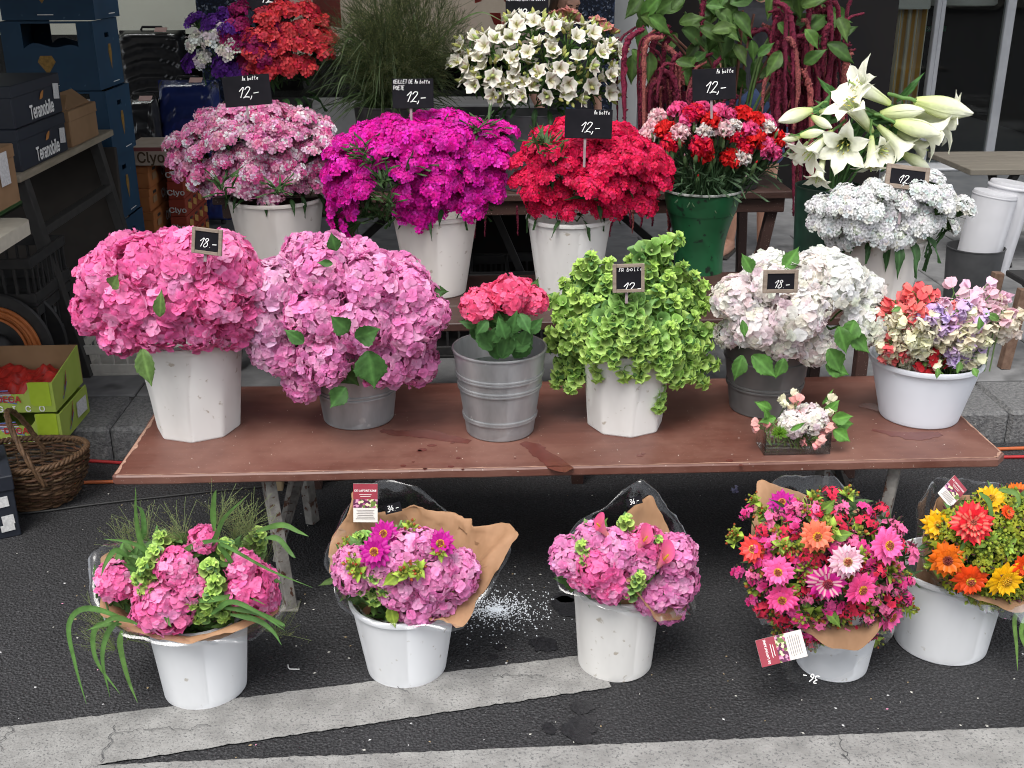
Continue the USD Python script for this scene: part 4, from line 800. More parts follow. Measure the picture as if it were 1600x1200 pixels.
def alstro(name, seed, cols=((.80, .78, .68),), nf=3):
    rng = np.random.RandomState(seed); pp = proto(name); st = MB(); bd = MB()
    for f in range(nf):
        a = f * 2 * PI / nf + rng.rand(); tilt = rng.uniform(.35, .8); d = np.array([math.cos(a) * math.sin(tilt), math.sin(a) * math.sin(tilt), math.cos(tilt)]); c = d * rng.uniform(.03, .045); M = frame(d, rng.rand() * 6)
        fm = MB(); base = np.array(cols[rng.choice(len(cols))])
        for k in range(6):
            L = .043 if k % 2 else .040; V, F, t = petal(L, .034 if k % 2 else .024, 5, 7, .16, -.42, base=.16, power=.34, peak=.66); Q = rotz(k * PI / 3) @ rotx(rng.uniform(.85, 1.25))
            C = lerpc((.50, .50, .16), base, np.clip(t * 1.7, 0, 1)); C[(t > .25) & (t < .8) & (np.abs(V[:, 0]) < .0012)] *= np.array((.62, .45, .45)) if k % 2 == 0 else .92
            fm.add(V @ Q.T @ M.T + c, F, C)
        for k in range(4): e = np.array([rng.normal() * .006, rng.normal() * .006, .030]); fm.add(*tube([c, (e * .5) @ M.T + c, e @ M.T + c], .0007, 3), col=(.45, .42, .2))
        put('flower', fm, PETALT, pp); st.add(*tube([(0, 0, -.05), c * .4 - [0, 0, .02], c], .0018, 4), col=(.12, .22, .06))
    for k in range(7):
        a = rng.rand() * 6.3; d = np.array([math.cos(a) * .6, math.sin(a) * .6, .75]); c = d * rng.uniform(.035, .070); M = frame(d); s = rng.uniform(.7, 1.25)
        V, F = lathe(np.array([(.0012, -.010), (.0058, -.004), (.0064, .005), (.0045, .013), (.0008, .020)]) * s, 7); bd.add(V @ M.T + c, F, jit((.36, .40, .12), rng, .3)); bd.add(*tube([(0, 0, -.05), c * .4 - [0, 0, .02], c - d * .008], .0014, 4), col=(.14, .25, .07))
    for k in range(12): leaf_mesh(bd, mat4(rotz(rng.rand() * 6.3) @ rotx(rng.uniform(.0, 1.1)), (0, 0, -rng.uniform(-.01, .07))), .055, .014, rng, G1, nv=5, nu=3)
    put('buds_and_leaves', bd, LEAF, pp, kind='stuff'); put('branches', st, STEM, pp)
    stem_part(pp, .24, .0026, rng, G2, .05)
    return pp
def sweetpea(name, cols, seed, nf=5, sc=1.35):
    rng = np.random.RandomState(seed); pp = proto(name); fm = MB(); gm_ = MB()
    for f in range(nf):
        a = rng.uniform(0, 6.3); z = -f * .015; d = nrm([math.cos(a), math.sin(a), .45]); c = d * .014 + [0, 0, z]; M = frame(d, rng.uniform(-.4, .4)); base = jit(cols[rng.choice(len(cols))], rng, .15)
        pf = MB()
        for sgn in (-1, 1):
            V, F, t = petal(.022 * sc, .030 * sc, 5, 4, .25, .25, base=.5, power=.45, peak=.6, ruffle=.16, rng=rng); V = V @ rotx(1.0).T @ rotz(sgn * .62).T; pf.add(V @ M.T + c, F, lerpc(base * 1.05, base * .95, t).clip(0, .9))
            V, F, t = petal(.017 * sc, .016 * sc, 3, 4, .35, .3, base=.5, power=.5, ruffle=.12, rng=rng); V = V @ rotx(.6).T @ rotz(PI + sgn * .4).T; pf.add(V @ M.T + c + M[:, 2] * .006, F, np.clip(base * .6 + .32, 0, .88))
        put('flower', pf, PETAL, pp)
        gm_.add(*tube([(0, 0, z - .01), c * .6 + [0, 0, z * .4], c], [.0012, .0012, .0025], 4), col=G2)
    put('calyces', gm_, LEAF, pp); stem_part(pp, .18, .0016, rng, (.12, .22, .07))
    return pp
def zinnia(name, col, seed, R=.038, cen=(.55, .32, .02), cen2=(.25, .06, .03), streak=None, rows=2, n=15):
    """flower head facing +z; each petal a piece of its own"""
    rng = np.random.RandomState(seed); pp = proto(name)
    for r in range(rows):
        for k in range(n - 2 * r):
            a = 2 * PI * (k + .5 * r) / (n - 2 * r) + rng.uniform(-.08, .08); L = R * (1 - .24 * r) * rng.uniform(.92, 1.06); W = R * (.40 - .05 * r) * rng.uniform(.9, 1.1)
            V, F, t = petal(L, W, 5, 6, -.18, rng.uniform(-.22, -.02) if r == 0 else .05, base=.3, power=.55, peak=.72); V[:, 2] += rng.uniform(-.02, .02, len(V)) * R
            base = jit(col, rng, .1); C = np.clip(base[None] * (.85 + .25 * t[:, None]), 0, .9)
            if streak is not None and rng.rand() < .7: C[(np.abs(V[:, 0]) < W * .03) & (t > .2) & (t < .93)] = np.asarray(streak) * .75 + base * .25
            Q = rotz(a) @ rotx(.10 + .30 * r + rng.uniform(-.06, .06)); put('petal', MB().add(V @ Q.T + [0, 0, .003 * r], F, C), PETALT, pp)
    cm_ = MB(); ic = trimesh.creation.icosphere(2, R * .20); ic.apply_scale([1, 1, .7]); cm_.tm(trimesh.Trimesh(ic.vertices + [0, 0, .004], ic.faces, process=False), cen2)
    for d in fib(46, .0):
        c = d * R * .21 * np.array([1, 1, .7]) + [0, 0, .005]; ring = d[2] < .62; V, F = cbox((.0028, .0028, .0055), .0009, frame(nrm(d + rng.normal(0, .3, 3))), c); cm_.add(V, F, jit(cen if ring else cen2, rng, .25))
    put('flower_centre', cm_, STEM, pp)
    stem_part(pp, .10, .0025, rng, G2, .002)
    return pp
def berries(name, seed, col=((.26, .30, .04), (.30, .06, .02)), leafc=(.24, .34, .05)):
    rng = np.random.RandomState(seed); pp = proto(name); mb = MB(); lf = MB()
    for k in range(11):
        d = nrm([rng.normal(), rng.normal(), rng.uniform(.3, 1.4)]); c = d * rng.uniform(.014, .030); M = frame(d); V, F = lathe([(.001, -.003), (.0038, .0), (.0036, .004), (.0008, .0075)], 7); mb.add(V @ M.T + c, F, jit(col[0 if rng.rand() < .5 else 1], rng, .25))
        for q in range(4): V, F, t = petal(.007, .005, 3, 3, .3, .2, base=.5); mb.add(V @ rotx(.3).T @ rotz(q * PI / 2).T @ M.T + c - d * .003, F, (.26, .33, .06))
        mb.add(*tube([(0, 0, -.02), c * .5, c - d * .003], .0009, 3), col=(.20, .25, .05))
    put('berries', mb, LEAF, pp, kind='stuff')
    for k in range(5): lf = MB(); leaf_mesh(lf, mat4(rotz(rng.rand() * 6.3) @ rotx(rng.uniform(.0, .9)), (0, 0, -.012)), .035, .022, rng, leafc, nv=5, nu=3); put('leaf', lf, LEAF, pp)
    stem_part(pp, .09, .0016, rng, G2)
    return pp
def floretspray(name, cols, seed, n=12, s=.011, R=.026):
    """open five petalled florets and dark buds"""
    rng = np.random.RandomState(seed); pp = proto(name); mb = MB(); bd = MB()
    for k in range(n):
        d = nrm([rng.normal(), rng.normal(), rng.uniform(.5, 1.6)]); c = d * R * rng.uniform(.7, 1.15); M = frame(nrm(d + rng.normal(0, .3, 3)), rng.rand() * 6); base = jit(cols[rng.choice(len(cols))], rng, .15)
        for q in range(5): V, F, t = petal(s, s * .95, 3, 3, -.1, -.1, base=.3, power=.5, peak=.7); mb.add(V @ rotz(q * 2 * PI / 5).T @ M.T + c, F, lerpc(base * .65, base, np.clip(t * 2, 0, 1)))
    for k in range(14):
        d = nrm([rng.normal(), rng.normal(), rng.uniform(.3, 1.5)]); c = d * R * rng.uniform(.6, 1.1); M = frame(d); V, F = lathe([(.0007, -.008), (.0016, .0), (.002, .005), (.0005, .009)], 5); bd.add(V @ M.T + c, F, jit((.10, .03, .05) if rng.rand() < .5 else (.07, .10, .04), rng, .3)); bd.add(*tube([(0, 0, -.02), c], .0008, 3), col=(.07, .10, .04))
    put('florets', mb, PETAL, pp, kind='stuff'); put('buds', bd, LEAF, pp, kind='stuff'); stem_part(pp, .1, .0016, rng, G1)
    return pp
def calla(name, seed):
    rng = np.random.RandomState(seed); pp = proto(name); N = 22; th = np.linspace(-PI * 1.08, PI * 1.08, N); V = []; C = []
    for v in np.linspace(0, 1, 9):
        for a in th:
            r = .005 + .013 * v ** 1.8 * (1 + .45 * math.cos(a)) + .0008 * abs(a); z = .062 * v + .016 * v ** 2 * math.cos(a); V.append((r * math.cos(a) + .010 * v ** 3 * (math.cos(a) > 0) * math.cos(a), r * math.sin(a), z)); C.append(np.array((.74, .10, .28)) * v + np.array((.62, .30, .22)) * (1 - v))
    put('spathe', MB().add(V, grid_faces(N, 9), np.array(C)), PETALT, pp); put('spadix', MB().add(*tube([(0, 0, .02), (0, 0, .062)], [.0035, .0025], 7), col=(.55, .35, .03)), STEM, pp); stem_part(pp, .12, .004, rng, G2)
    return pp

HOT, HOT2 = (.85, .21, .46), (.87, .34, .58)
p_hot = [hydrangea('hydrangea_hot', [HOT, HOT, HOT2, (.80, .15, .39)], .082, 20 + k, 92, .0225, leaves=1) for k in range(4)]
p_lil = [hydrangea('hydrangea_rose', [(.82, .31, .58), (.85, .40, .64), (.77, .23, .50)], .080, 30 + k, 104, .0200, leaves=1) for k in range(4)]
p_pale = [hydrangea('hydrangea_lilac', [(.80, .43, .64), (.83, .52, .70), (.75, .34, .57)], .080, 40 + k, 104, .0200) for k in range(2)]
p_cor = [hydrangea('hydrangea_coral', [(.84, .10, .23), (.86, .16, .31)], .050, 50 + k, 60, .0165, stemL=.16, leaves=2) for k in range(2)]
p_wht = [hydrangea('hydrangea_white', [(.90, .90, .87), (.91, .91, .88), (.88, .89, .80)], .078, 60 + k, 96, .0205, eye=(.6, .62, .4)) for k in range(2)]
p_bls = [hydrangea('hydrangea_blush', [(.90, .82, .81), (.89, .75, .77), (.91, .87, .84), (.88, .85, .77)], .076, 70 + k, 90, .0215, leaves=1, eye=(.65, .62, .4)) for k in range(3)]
p_dp = [dianthus('sweet_william_pale', [(.80, .22, .44), (.84, .42, .60), (.74, .11, .33), (.90, .86, .86), (.80, .28, .50), (.86, .60, .70), (.82, .34, .54)], .050, 80 + k, 42, .0150, white_edge=.18, flatk=.36) for k in range(4)]
p_dm = [dianthus('sweet_william_magenta', [(.76, .010, .40), (.82, .035, .50), (.60, .006, .27)], .050, 90 + k, 48, .0135, flatk=.42) for k in range(4)]
p_dr = [dianthus('sweet_william_crimson', [(.68, .010, .075), (.75, .022, .11), (.56, .006, .055)], .050, 100 + k, 50, .0130, flatk=.42) for k in range(4)]
p_dw = [dianthus('sweet_william_white', [(.90, .91, .88), (.92, .92, .90)], .050, 110 + k, 54, .0135, flatk=.8) for k in range(3)]
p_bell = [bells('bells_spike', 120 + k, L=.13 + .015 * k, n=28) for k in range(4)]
p_car = [carnation('carnation_kind', c, 130 + k) for k, c in enumerate([[(.78, .03, .03), (.70, .018, .02)], [(.82, .09, .28), (.85, .16, .36)], [(.88, .74, .70), (.90, .82, .78)], [(.86, .46, .52), (.88, .60, .62)], [(.74, .02, .05), (.62, .015, .09)]])]
p_ph = {k: [dianthus('phlox_' + k, c, .052, 140 + q * 7 + len(k), 26, .0175, flatk=.75, leaves=4) for q in range(2)] for k, c in dict(coral=[(.56, .035, .042), (.62, .065, .075), (.48, .022, .05)], crimson=[(.20, .004, .06), (.26, .008, .09)], violet=[(.07, .012, .17), (.10, .02, .23)], white=[(.62, .61, .56)]).items()}
p_al = [alstro('alstroemeria_kind', 160 + k, nf=2 + k % 2) for k in range(4)]; p_alp = alstro('alstroemeria_pink', 169, [(.70, .28, .25)])
p_lo = [lily('lily_open', 170 + k, 1.0 - .12 * k) for k in range(3)]; p_lb = [lily('lily_bud', 175 + k, 0, .13 + .012 * k) for k in range(2)]
SPC = dict(coral=[(.84, .19, .18), (.82, .14, .15)], cream=[(.86, .83, .56), (.88, .86, .64)], pink=[(.86, .54, .66), (.88, .66, .74)], lilac=[(.64, .46, .76), (.72, .56, .80)], salmon=[(.88, .46, .42), (.87, .38, .36)], buff=[(.88, .76, .62), (.89, .80, .70)], red=[(.52, .02, .03)])
p_sp = {k: [sweetpea('sweet_pea_' + k, c, 180 + 5 * len(k) + q) for q in range(2)] for k, c in SPC.items()}
p_berry = berries('hypericum_kind', 200); p_bup = [floretspray('bupleurum_kind', [(.30, .36, .03), (.38, .40, .04)], 205, 20, .0085, .028), berries('euphorbia_kind', 206, ((.30, .38, .04), (.34, .40, .05)), (.20, .32, .05))]
p_spray = [floretspray('phlox_spray', [(.78, .05, .25), (.82, .10, .36)], 210), floretspray('phlox_spray_red', [(.78, .04, .10)], 211, 9), floretspray('phlox_spray_mauve', [(.82, .18, .38)], 212, 10)]
p_calla = calla('calla_kind', 220)
ZK = dict(red=zinnia('zinnia_red', (.76, .06, .05), 231, cen=(.6, .45, .08)), salmon=zinnia('zinnia_salmon', (.78, .17, .09), 232), pink=zinnia('zinnia_pink', (.82, .12, .36), 233, n=16), rose=zinnia('zinnia_rose', (.80, .08, .29), 234), pale=zinnia('zinnia_pale', (.74, .40, .50), 235, cen=(.5, .34, .15), streak=(.78, .66, .66), n=18),
          magenta=zinnia('zinnia_magenta', (.48, .012, .20), 236, cen=(.30, .03, .05), cen2=(.14, .012, .03), streak=(.72, .60, .50), n=18), purple=zinnia('zinnia_purple', (.44, .008, .24), 237), yellow=zinnia('zinnia_yellow', (.74, .40, .006), 238, cen=(.6, .32, .01), cen2=(.42, .22, .01)), orange=zinnia('zinnia_orange', (.70, .14, .006), 239, cen=(.25, .05, .02), cen2=(.14, .02, .015)),
          flame=zinnia('zinnia_flame', (.66, .06, .008), 240), scarlet=zinnia('zinnia_scarlet', (.66, .018, .03), 241, R=.044, cen=(.5, .36, .08), cen2=(.3, .08, .05), streak=(.7, .3, .2), rows=3, n=20))
# ------------------------------------------------------------------ arranging the stems in their buckets
class Mass:
    def __init__(s, cx, cy, w, h, Y, d): s.cx, s.cy, s.w, s.h, s.Y, s.d = cx, cy, w / 2, h / 2, Y, d; s.m = mpp(P(cx, cy, Y=Y))
    def at(s, px, py, back=False, push=0.0):
        u, v = (px - s.cx) / s.w, (py - s.cy) / s.h; r = math.hypot(u, v)
        k = math.sqrt(max(0.0, 1 - min(r, 1) ** 2)); y = s.Y + (s.d * k * (1 if back else -1)) - push * nrm([u, k, v])[1]
        n = nrm([u / (s.w * s.m), (1 if back else -1) * k / s.d, -v / (s.h * s.m) + .25 / (s.h * s.m)])
        return P(px, py, Y=y), n
def sample(rng, n, shapes, spacing):
    """points in the union of ellipses (cx, cy, w, h), at least spacing apart"""
    out = []; ar = np.array([a[2] * a[3] for a in shapes], float); tries = 0
    while len(out) < n and tries < n * 400:
        tries += 1; e = shapes[rng.choice(len(shapes), p=ar / ar.sum())]; a, r = rng.rand() * 6.2832, math.sqrt(rng.rand())
        q = (e[0] + math.cos(a) * r * e[2] / 2, e[1] + math.sin(a) * r * e[3] / 2)
        if all((q[0] - o[0]) ** 2 + (q[1] - o[1]) ** 2 > spacing ** 2 for o in out): out.append(q)
    return out
def place(pk, name, pos, n, scale, label, cat, group, rng, root=None, up=.2, parent=None):
    d = nrm(n) + np.array([0, 0, up])
    if root is not None: d = nrm(d) + .55 * nrm(pos - root)
    p = inst(pk, name, mat4(frame(nrm(d), rng.rand() * 6.28), pos, scale), label, cat, group, parent)
    if group: q = proj(pos); REG.setdefault(label, []).append((p, q[0], q[1]))
    return p
def root_of(k, f=.35): p = POTS[k]; return np.array([p['x'], p['y'], p['z'] + p['h'] * f])
def stand_leaf(px, py, Y, L, W, ang, pitch, label=None, col=G1, parent=None, group=None, seed=0, roll=0.0):
    """one big leaf: base at the pixel, pointing at ang in the picture (0 = right, 90 = up), tipped to the camera by pitch"""
    rg_ = np.random.RandomState(int(px * 7 + py) + seed); mb = MB(); a = math.radians(ang); d = nrm([math.cos(a) * math.cos(pitch), -math.sin(pitch), math.sin(a) * math.cos(pitch)])
    zv = nrm(np.cross(np.cross(d, [0, -1, .35]), d)); xv = np.cross(d, zv); Q = np.stack([xv, d, zv], 1) @ roty(roll); leaf_mesh(mb, mat4(Q, P(px, py, Y=Y)), L, W, rg_, col, serr=.008, bend=-.15)
    p = put('leaf' if parent else 'green_leaf', mb, LEAF, parent)
    if not parent: tag(p, label, 'leaf', group); REG.setdefault(label, []).append((p, px, py))
    return p

# hydrangeas ------------------------------------------------
rng = np.random.RandomState(301)
M = Mass(262, 455, 330, 230, POTS['hp']['y'], .20); R0 = root_of('hp')
lab = 'hot pink hydrangea head of the left octagonal bucket'
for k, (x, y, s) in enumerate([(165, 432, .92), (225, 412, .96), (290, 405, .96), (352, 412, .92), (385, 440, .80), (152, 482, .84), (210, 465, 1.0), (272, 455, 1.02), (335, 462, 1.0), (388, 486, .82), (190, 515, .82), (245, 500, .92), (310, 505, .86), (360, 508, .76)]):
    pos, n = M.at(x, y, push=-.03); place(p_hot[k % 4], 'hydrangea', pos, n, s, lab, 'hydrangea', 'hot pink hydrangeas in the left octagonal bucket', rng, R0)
for x, y in ((200, 402), (275, 395), (350, 400)):
    pos, n = M.at(x, y, back=True); place(p_hot[0], 'hydrangea', pos, n, .95, lab, 'hydrangea', 'hot pink hydrangeas in the left octagonal bucket', rng, R0)
for a in ((222, 545, 2.72, .10, .05, -80, .3), (250, 495, 2.68, .075, .03, 80, .2), (175, 450, 2.72, .05, .035, 60, .5)):
    stand_leaf(*a, label='green leaf among the hot pink hydrangeas', col=(.085, .15, .04), group='leaves among the hot pink hydrangeas')
M = Mass(540, 495, 330, 260, POTS['hl']['y'] - .02, .20); R0 = root_of('hl')
for k, (x, y, s, kind) in enumerate([(424, 448, .96, 'pale'), (505, 425, 1.0, 'lil'), (575, 440, 1.0, 'lil'), (635, 455, .95, 'lil'), (416, 500, .9, 'pale'), (492, 490, 1.02, 'lil'), (565, 500, 1.08, 'lil'), (638, 510, 1.0, 'lil'), (600, 560, .95, 'lil'), (650, 565, .82, 'lil'), (515, 395, .72, 'lil'), (440, 555, .72, 'lil'), (505, 562, .86, 'lil'), (470, 600, .66, 'lil'), (415, 545, .66, 'pale'), (668, 490, .75, 'lil')]):
    pos, n = M.at(x, y, push=-.03 if k < 12 else .015); pk = p_pale[k % 2] if kind == 'pale' else p_lil[k % 4]
    if kind == 'pale': place(pk, 'hydrangea', pos, n, s, 'pale lilac hydrangea head of the second bench bucket', 'hydrangea', 'pale lilac hydrangeas in the second bench bucket', rng, R0)
    else: place(pk, 'hydrangea', pos, n, s, 'rose pink hydrangea head of the second bench bucket', 'hydrangea', 'rose pink hydrangeas in the second bench bucket', rng, R0)
for x, y in ((480, 400), (560, 410), (620, 430)):
    pos, n = M.at(x, y, back=True); place(p_lil[1], 'hydrangea', pos, n, .95, 'rose pink hydrangea head of the second bench bucket', 'hydrangea', 'rose pink hydrangeas in the second bench bucket', rng, R0)
for a, r in (((576, 548, 2.70, .105, .082, -84, .15), 0), ((555, 528, 2.69, .07, .055, 20, .2), .4), ((545, 518, 2.70, .065, .05, 128, .4), 0), ((475, 535, 2.72, .06, .035, 140, .2), 0), ((540, 605, 2.74, .07, .05, -130, .3), 0), ((525, 392, 2.78, .05, .035, 100, .2), 0), ((520, 412, 2.76, .04, .02, 170, .3), 0), ((672, 455, 2.85, .05, .03, 0, .1), 0)):
    stand_leaf(*a, roll=r, label='broad green leaf among the rose pink hydrangeas', col=(.045, .115, .028), group='leaves among the rose pink hydrangeas')
R0 = root_of('hr')
for k, (x, y, s, Y) in enumerate([(748, 478, .95, 2.78), (795, 462, 1.05, 2.80), (832, 470, .80, 2.82), (770, 465, .8, 2.87), (815, 455, .75, 2.9)]):
    place(p_cor[k % 2], 'hydrangea', P(x, y, Y=Y), (0.1 * (x - 790) / 40, -.55, .8), s, 'coral hydrangea head above the ringed zinc bucket', 'hydrangea', 'coral hydrangeas in the ringed zinc bucket', rng, R0)
for a in ((785, 560, 2.77, .11, .045, 75, .1), (770, 545, 2.76, .09, .05, 120, .3), (800, 548, 2.76, .09, .05, 50, .3), (762, 500, 2.74, .05, .03, -130, .3), (800, 520, 2.75, .07, .045, 80, .4), (825, 520, 2.78, .06, .035, 50, .3), (748, 508, 2.78, .055, .03, 165, .1), (790, 530, 2.74, .07, .04, 105, .3), (768, 535, 2.75, .06, .035, 70, .4), (815, 540, 2.75, .065, .035, 75, .4), (795, 505, 2.76, .05, .03, -70, .4), (812, 490, 2.74, .06, .035, -60, .5), (822, 480, 2.85, .09, .045, 70, .2), (780, 560, 2.80, .09, .05, 100, .25), (805, 560, 2.80, .10, .05, 62, .2), (752, 530, 2.80, .06, .035, 120, .2), (776, 515, 2.78, .07, .04, 95, .3)):
    stand_leaf(*a, label='dark green leaf in the ringed zinc bucket', col=(.05, .13, .035), group='leaves in the ringed zinc bucket')
M = Mass(1250, 485, 275, 175, POTS['hw']['y'] - .02, .17); R0 = root_of('hw')
lw, lb = 'pure white hydrangea head of the dark zinc bucket', 'blush pink hydrangea head of the dark zinc bucket'
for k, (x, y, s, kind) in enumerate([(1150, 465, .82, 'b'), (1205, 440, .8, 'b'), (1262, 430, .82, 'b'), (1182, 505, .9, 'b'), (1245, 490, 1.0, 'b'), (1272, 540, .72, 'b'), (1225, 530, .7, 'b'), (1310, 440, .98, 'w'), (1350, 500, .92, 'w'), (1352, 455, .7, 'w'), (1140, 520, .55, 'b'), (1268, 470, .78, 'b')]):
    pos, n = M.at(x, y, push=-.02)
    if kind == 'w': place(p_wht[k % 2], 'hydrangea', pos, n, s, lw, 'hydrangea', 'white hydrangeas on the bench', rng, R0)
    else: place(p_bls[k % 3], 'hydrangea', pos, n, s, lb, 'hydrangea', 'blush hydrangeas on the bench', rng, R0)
for x, y in ((1200, 425), (1285, 420)):
    pos, n = M.at(x, y, back=True); place(p_wht[0], 'hydrangea', pos, n, .9, lw, 'hydrangea', 'white hydrangeas on the bench', rng, R0)
for a in ((1160, 555, 2.76, .075, .04, -105, .2), (1175, 555, 2.74, .09, .05, -40, .3), (1225, 560, 2.73, .06, .035, -110, .2), (1295, 545, 2.76, .08, .05, -60, .3), (1310, 510, 2.74, .08, .045, -70, .3), (1325, 520, 2.76, .08, .045, -40, .4), (1208, 450, 2.72, .05, .045, 60, .3), (1225, 420, 2.86, .07, .045, 60, .1), (1175, 425, 2.86, .06, .035, 120, .1), (1160, 500, 2.73, .05, .02, -80, .3), (1335, 500, 2.75, .07, .05, -110, .3), (1290, 570, 2.76, .07, .045, -20, .3)):
    stand_leaf(*a, label='green leaf among the white and blush hydrangeas', col=(.07, .17, .035), group='leaves among the white hydrangeas')

# bells of Ireland ------------------------------------------
rng = np.random.RandomState(302); R0 = root_of('bi', .55); lab = 'lime green bells of Ireland spike on the bench'
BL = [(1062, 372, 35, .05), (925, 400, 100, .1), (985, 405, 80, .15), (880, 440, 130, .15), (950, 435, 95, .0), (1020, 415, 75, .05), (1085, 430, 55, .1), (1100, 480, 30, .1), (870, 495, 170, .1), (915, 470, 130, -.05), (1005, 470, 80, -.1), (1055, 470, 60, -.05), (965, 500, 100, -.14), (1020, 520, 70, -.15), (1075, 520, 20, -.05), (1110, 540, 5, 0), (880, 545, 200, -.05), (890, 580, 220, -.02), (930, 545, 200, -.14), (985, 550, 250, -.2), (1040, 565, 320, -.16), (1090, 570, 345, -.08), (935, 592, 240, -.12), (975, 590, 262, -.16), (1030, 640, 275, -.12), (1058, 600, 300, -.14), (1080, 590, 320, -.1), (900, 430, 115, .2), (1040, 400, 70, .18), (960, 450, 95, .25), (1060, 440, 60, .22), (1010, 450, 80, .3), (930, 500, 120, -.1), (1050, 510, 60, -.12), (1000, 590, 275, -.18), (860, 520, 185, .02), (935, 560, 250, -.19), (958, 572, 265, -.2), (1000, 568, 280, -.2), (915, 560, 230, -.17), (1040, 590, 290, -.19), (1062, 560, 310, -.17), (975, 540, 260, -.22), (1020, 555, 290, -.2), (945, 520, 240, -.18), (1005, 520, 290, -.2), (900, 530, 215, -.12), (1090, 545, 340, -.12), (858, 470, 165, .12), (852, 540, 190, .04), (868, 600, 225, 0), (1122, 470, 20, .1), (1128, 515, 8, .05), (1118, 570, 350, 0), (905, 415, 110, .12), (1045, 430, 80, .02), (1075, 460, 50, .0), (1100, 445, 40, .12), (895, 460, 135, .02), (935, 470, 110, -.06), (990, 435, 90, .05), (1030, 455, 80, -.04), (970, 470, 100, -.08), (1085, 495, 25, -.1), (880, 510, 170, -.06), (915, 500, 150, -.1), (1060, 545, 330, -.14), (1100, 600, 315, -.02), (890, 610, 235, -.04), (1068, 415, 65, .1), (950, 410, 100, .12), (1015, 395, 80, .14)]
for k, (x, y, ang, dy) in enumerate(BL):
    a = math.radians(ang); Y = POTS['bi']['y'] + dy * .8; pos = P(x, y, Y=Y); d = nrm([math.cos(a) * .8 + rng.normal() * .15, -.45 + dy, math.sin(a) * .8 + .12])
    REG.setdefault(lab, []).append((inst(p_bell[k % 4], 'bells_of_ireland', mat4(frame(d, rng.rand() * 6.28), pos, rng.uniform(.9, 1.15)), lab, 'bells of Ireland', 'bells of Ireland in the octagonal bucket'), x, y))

# sweet williams ---------------------------------------------
def williams(key, protos, label, group, shapes, M, n, sp, scale, seed, back=8):
    rg_ = np.random.RandomState(seed); R0 = root_of(key, .3)
    for k, (x, y) in enumerate(sample(rg_, n, shapes, sp)):
        pos, nn = M.at(x, y, push=rg_.uniform(-.055, .022)); place(protos[k % len(protos)], 'sweet_william', pos, nn + rg_.normal(0, .22, 3), scale * rg_.uniform(.72, 1.18), label, 'sweet william', group, rg_, R0, up=.45)
    for k in range(back):
        a = rg_.uniform(0.1, PI - .1); pos, nn = M.at(M.cx + M.w * .75 * math.cos(a), M.cy - M.h * .8 * math.sin(a), back=True); place(protos[k % len(protos)], 'sweet_william', pos, nn, scale, label, 'sweet william', group, rg_, R0, up=.5)
def collar(key, n, L, W, label, group, seed, drop=(-.2, .9), col=G3):
    """leaves hanging over the rim of a bucket"""
    rg_ = np.random.RandomState(seed); p = POTS[key]
    for k in range(n):
        a = -PI / 2 + (k / max(1, n - 1) - .5) * PI * 1.25 + rg_.uniform(-.1, .1); c = np.array([p['x'] + (p['r1'] - .012) * math.cos(a), p['y'] + (p['r1'] - .012) * math.sin(a), p['z'] + p['h'] + rg_.uniform(.01, .035)])
        mb = MB(); leaf_mesh(mb, mat4(rotz(a - PI / 2 + rg_.uniform(-.5, .5)) @ rotx(-rg_.uniform(*drop)), c), L * rg_.uniform(.7, 1.2), W * rg_.uniform(.8, 1.2), rg_, col, bend=-.5); p_ = tag(put('green_leaf', mb, LEAF), label, 'leaf', group); q = proj(c); REG.setdefault(label, []).append((p_, q[0], q[1]))
williams('dp', p_dp, 'pale pink sweet william umbel on the rear bench', 'pale pink sweet williams', [(398, 232, 268, 130), (330, 250, 120, 70), (430, 265, 190, 70)], Mass(400, 238, 290, 165, POTS['dp']['y'], .20), 72, 21, .98, 401)
collar('dp', 11, .07, .017, 'dark green leaf under the pale pink sweet williams', 'leaves under the pale pink sweet williams', 402)
williams('dm', p_dm, 'magenta sweet william umbel on the rear bench', 'magenta sweet williams', [(700, 270, 160, 120), (620, 225, 120, 75), (545, 270, 60, 130), (540, 335, 50, 60), (655, 310, 80, 70), (690, 200, 160, 40), (770, 220, 40, 60)], Mass(655, 265, 320, 210, POTS['dm']['y'], .20), 64, 22, .92, 403)
collar('dm', 10, .08, .016, 'dark green leaf under the magenta sweet williams', 'leaves under the magenta sweet williams', 404)
williams('dr', p_dr, 'crimson sweet william umbel on the rear bench', 'crimson sweet williams', [(925, 285, 220, 100), (850, 270, 90, 110), (990, 265, 90, 90), (905, 215, 170, 40)], Mass(920, 275, 260, 150, POTS['dr']['y'], .20), 64, 21, .9, 405)
collar('dr', 8, .06, .016, 'dark green leaf under the crimson sweet williams', 'leaves under the crimson sweet williams', 406)
williams('dw', p_dw, 'white sweet william umbel under the lilies', 'white sweet williams', [(1400, 330, 210, 80), (1320, 335, 90, 60), (1430, 305, 110, 60), (1320, 355, 60, 40)], Mass(1392, 330, 245, 115, POTS['dw']['y'], .17), 52, 20, .80, 407, back=5)
collar('dw', 13, .10, .026, 'dark green drooping leaf under the white sweet williams', 'leaves under the white sweet williams', 408, (.3, 1.1), (.035, .085, .028))
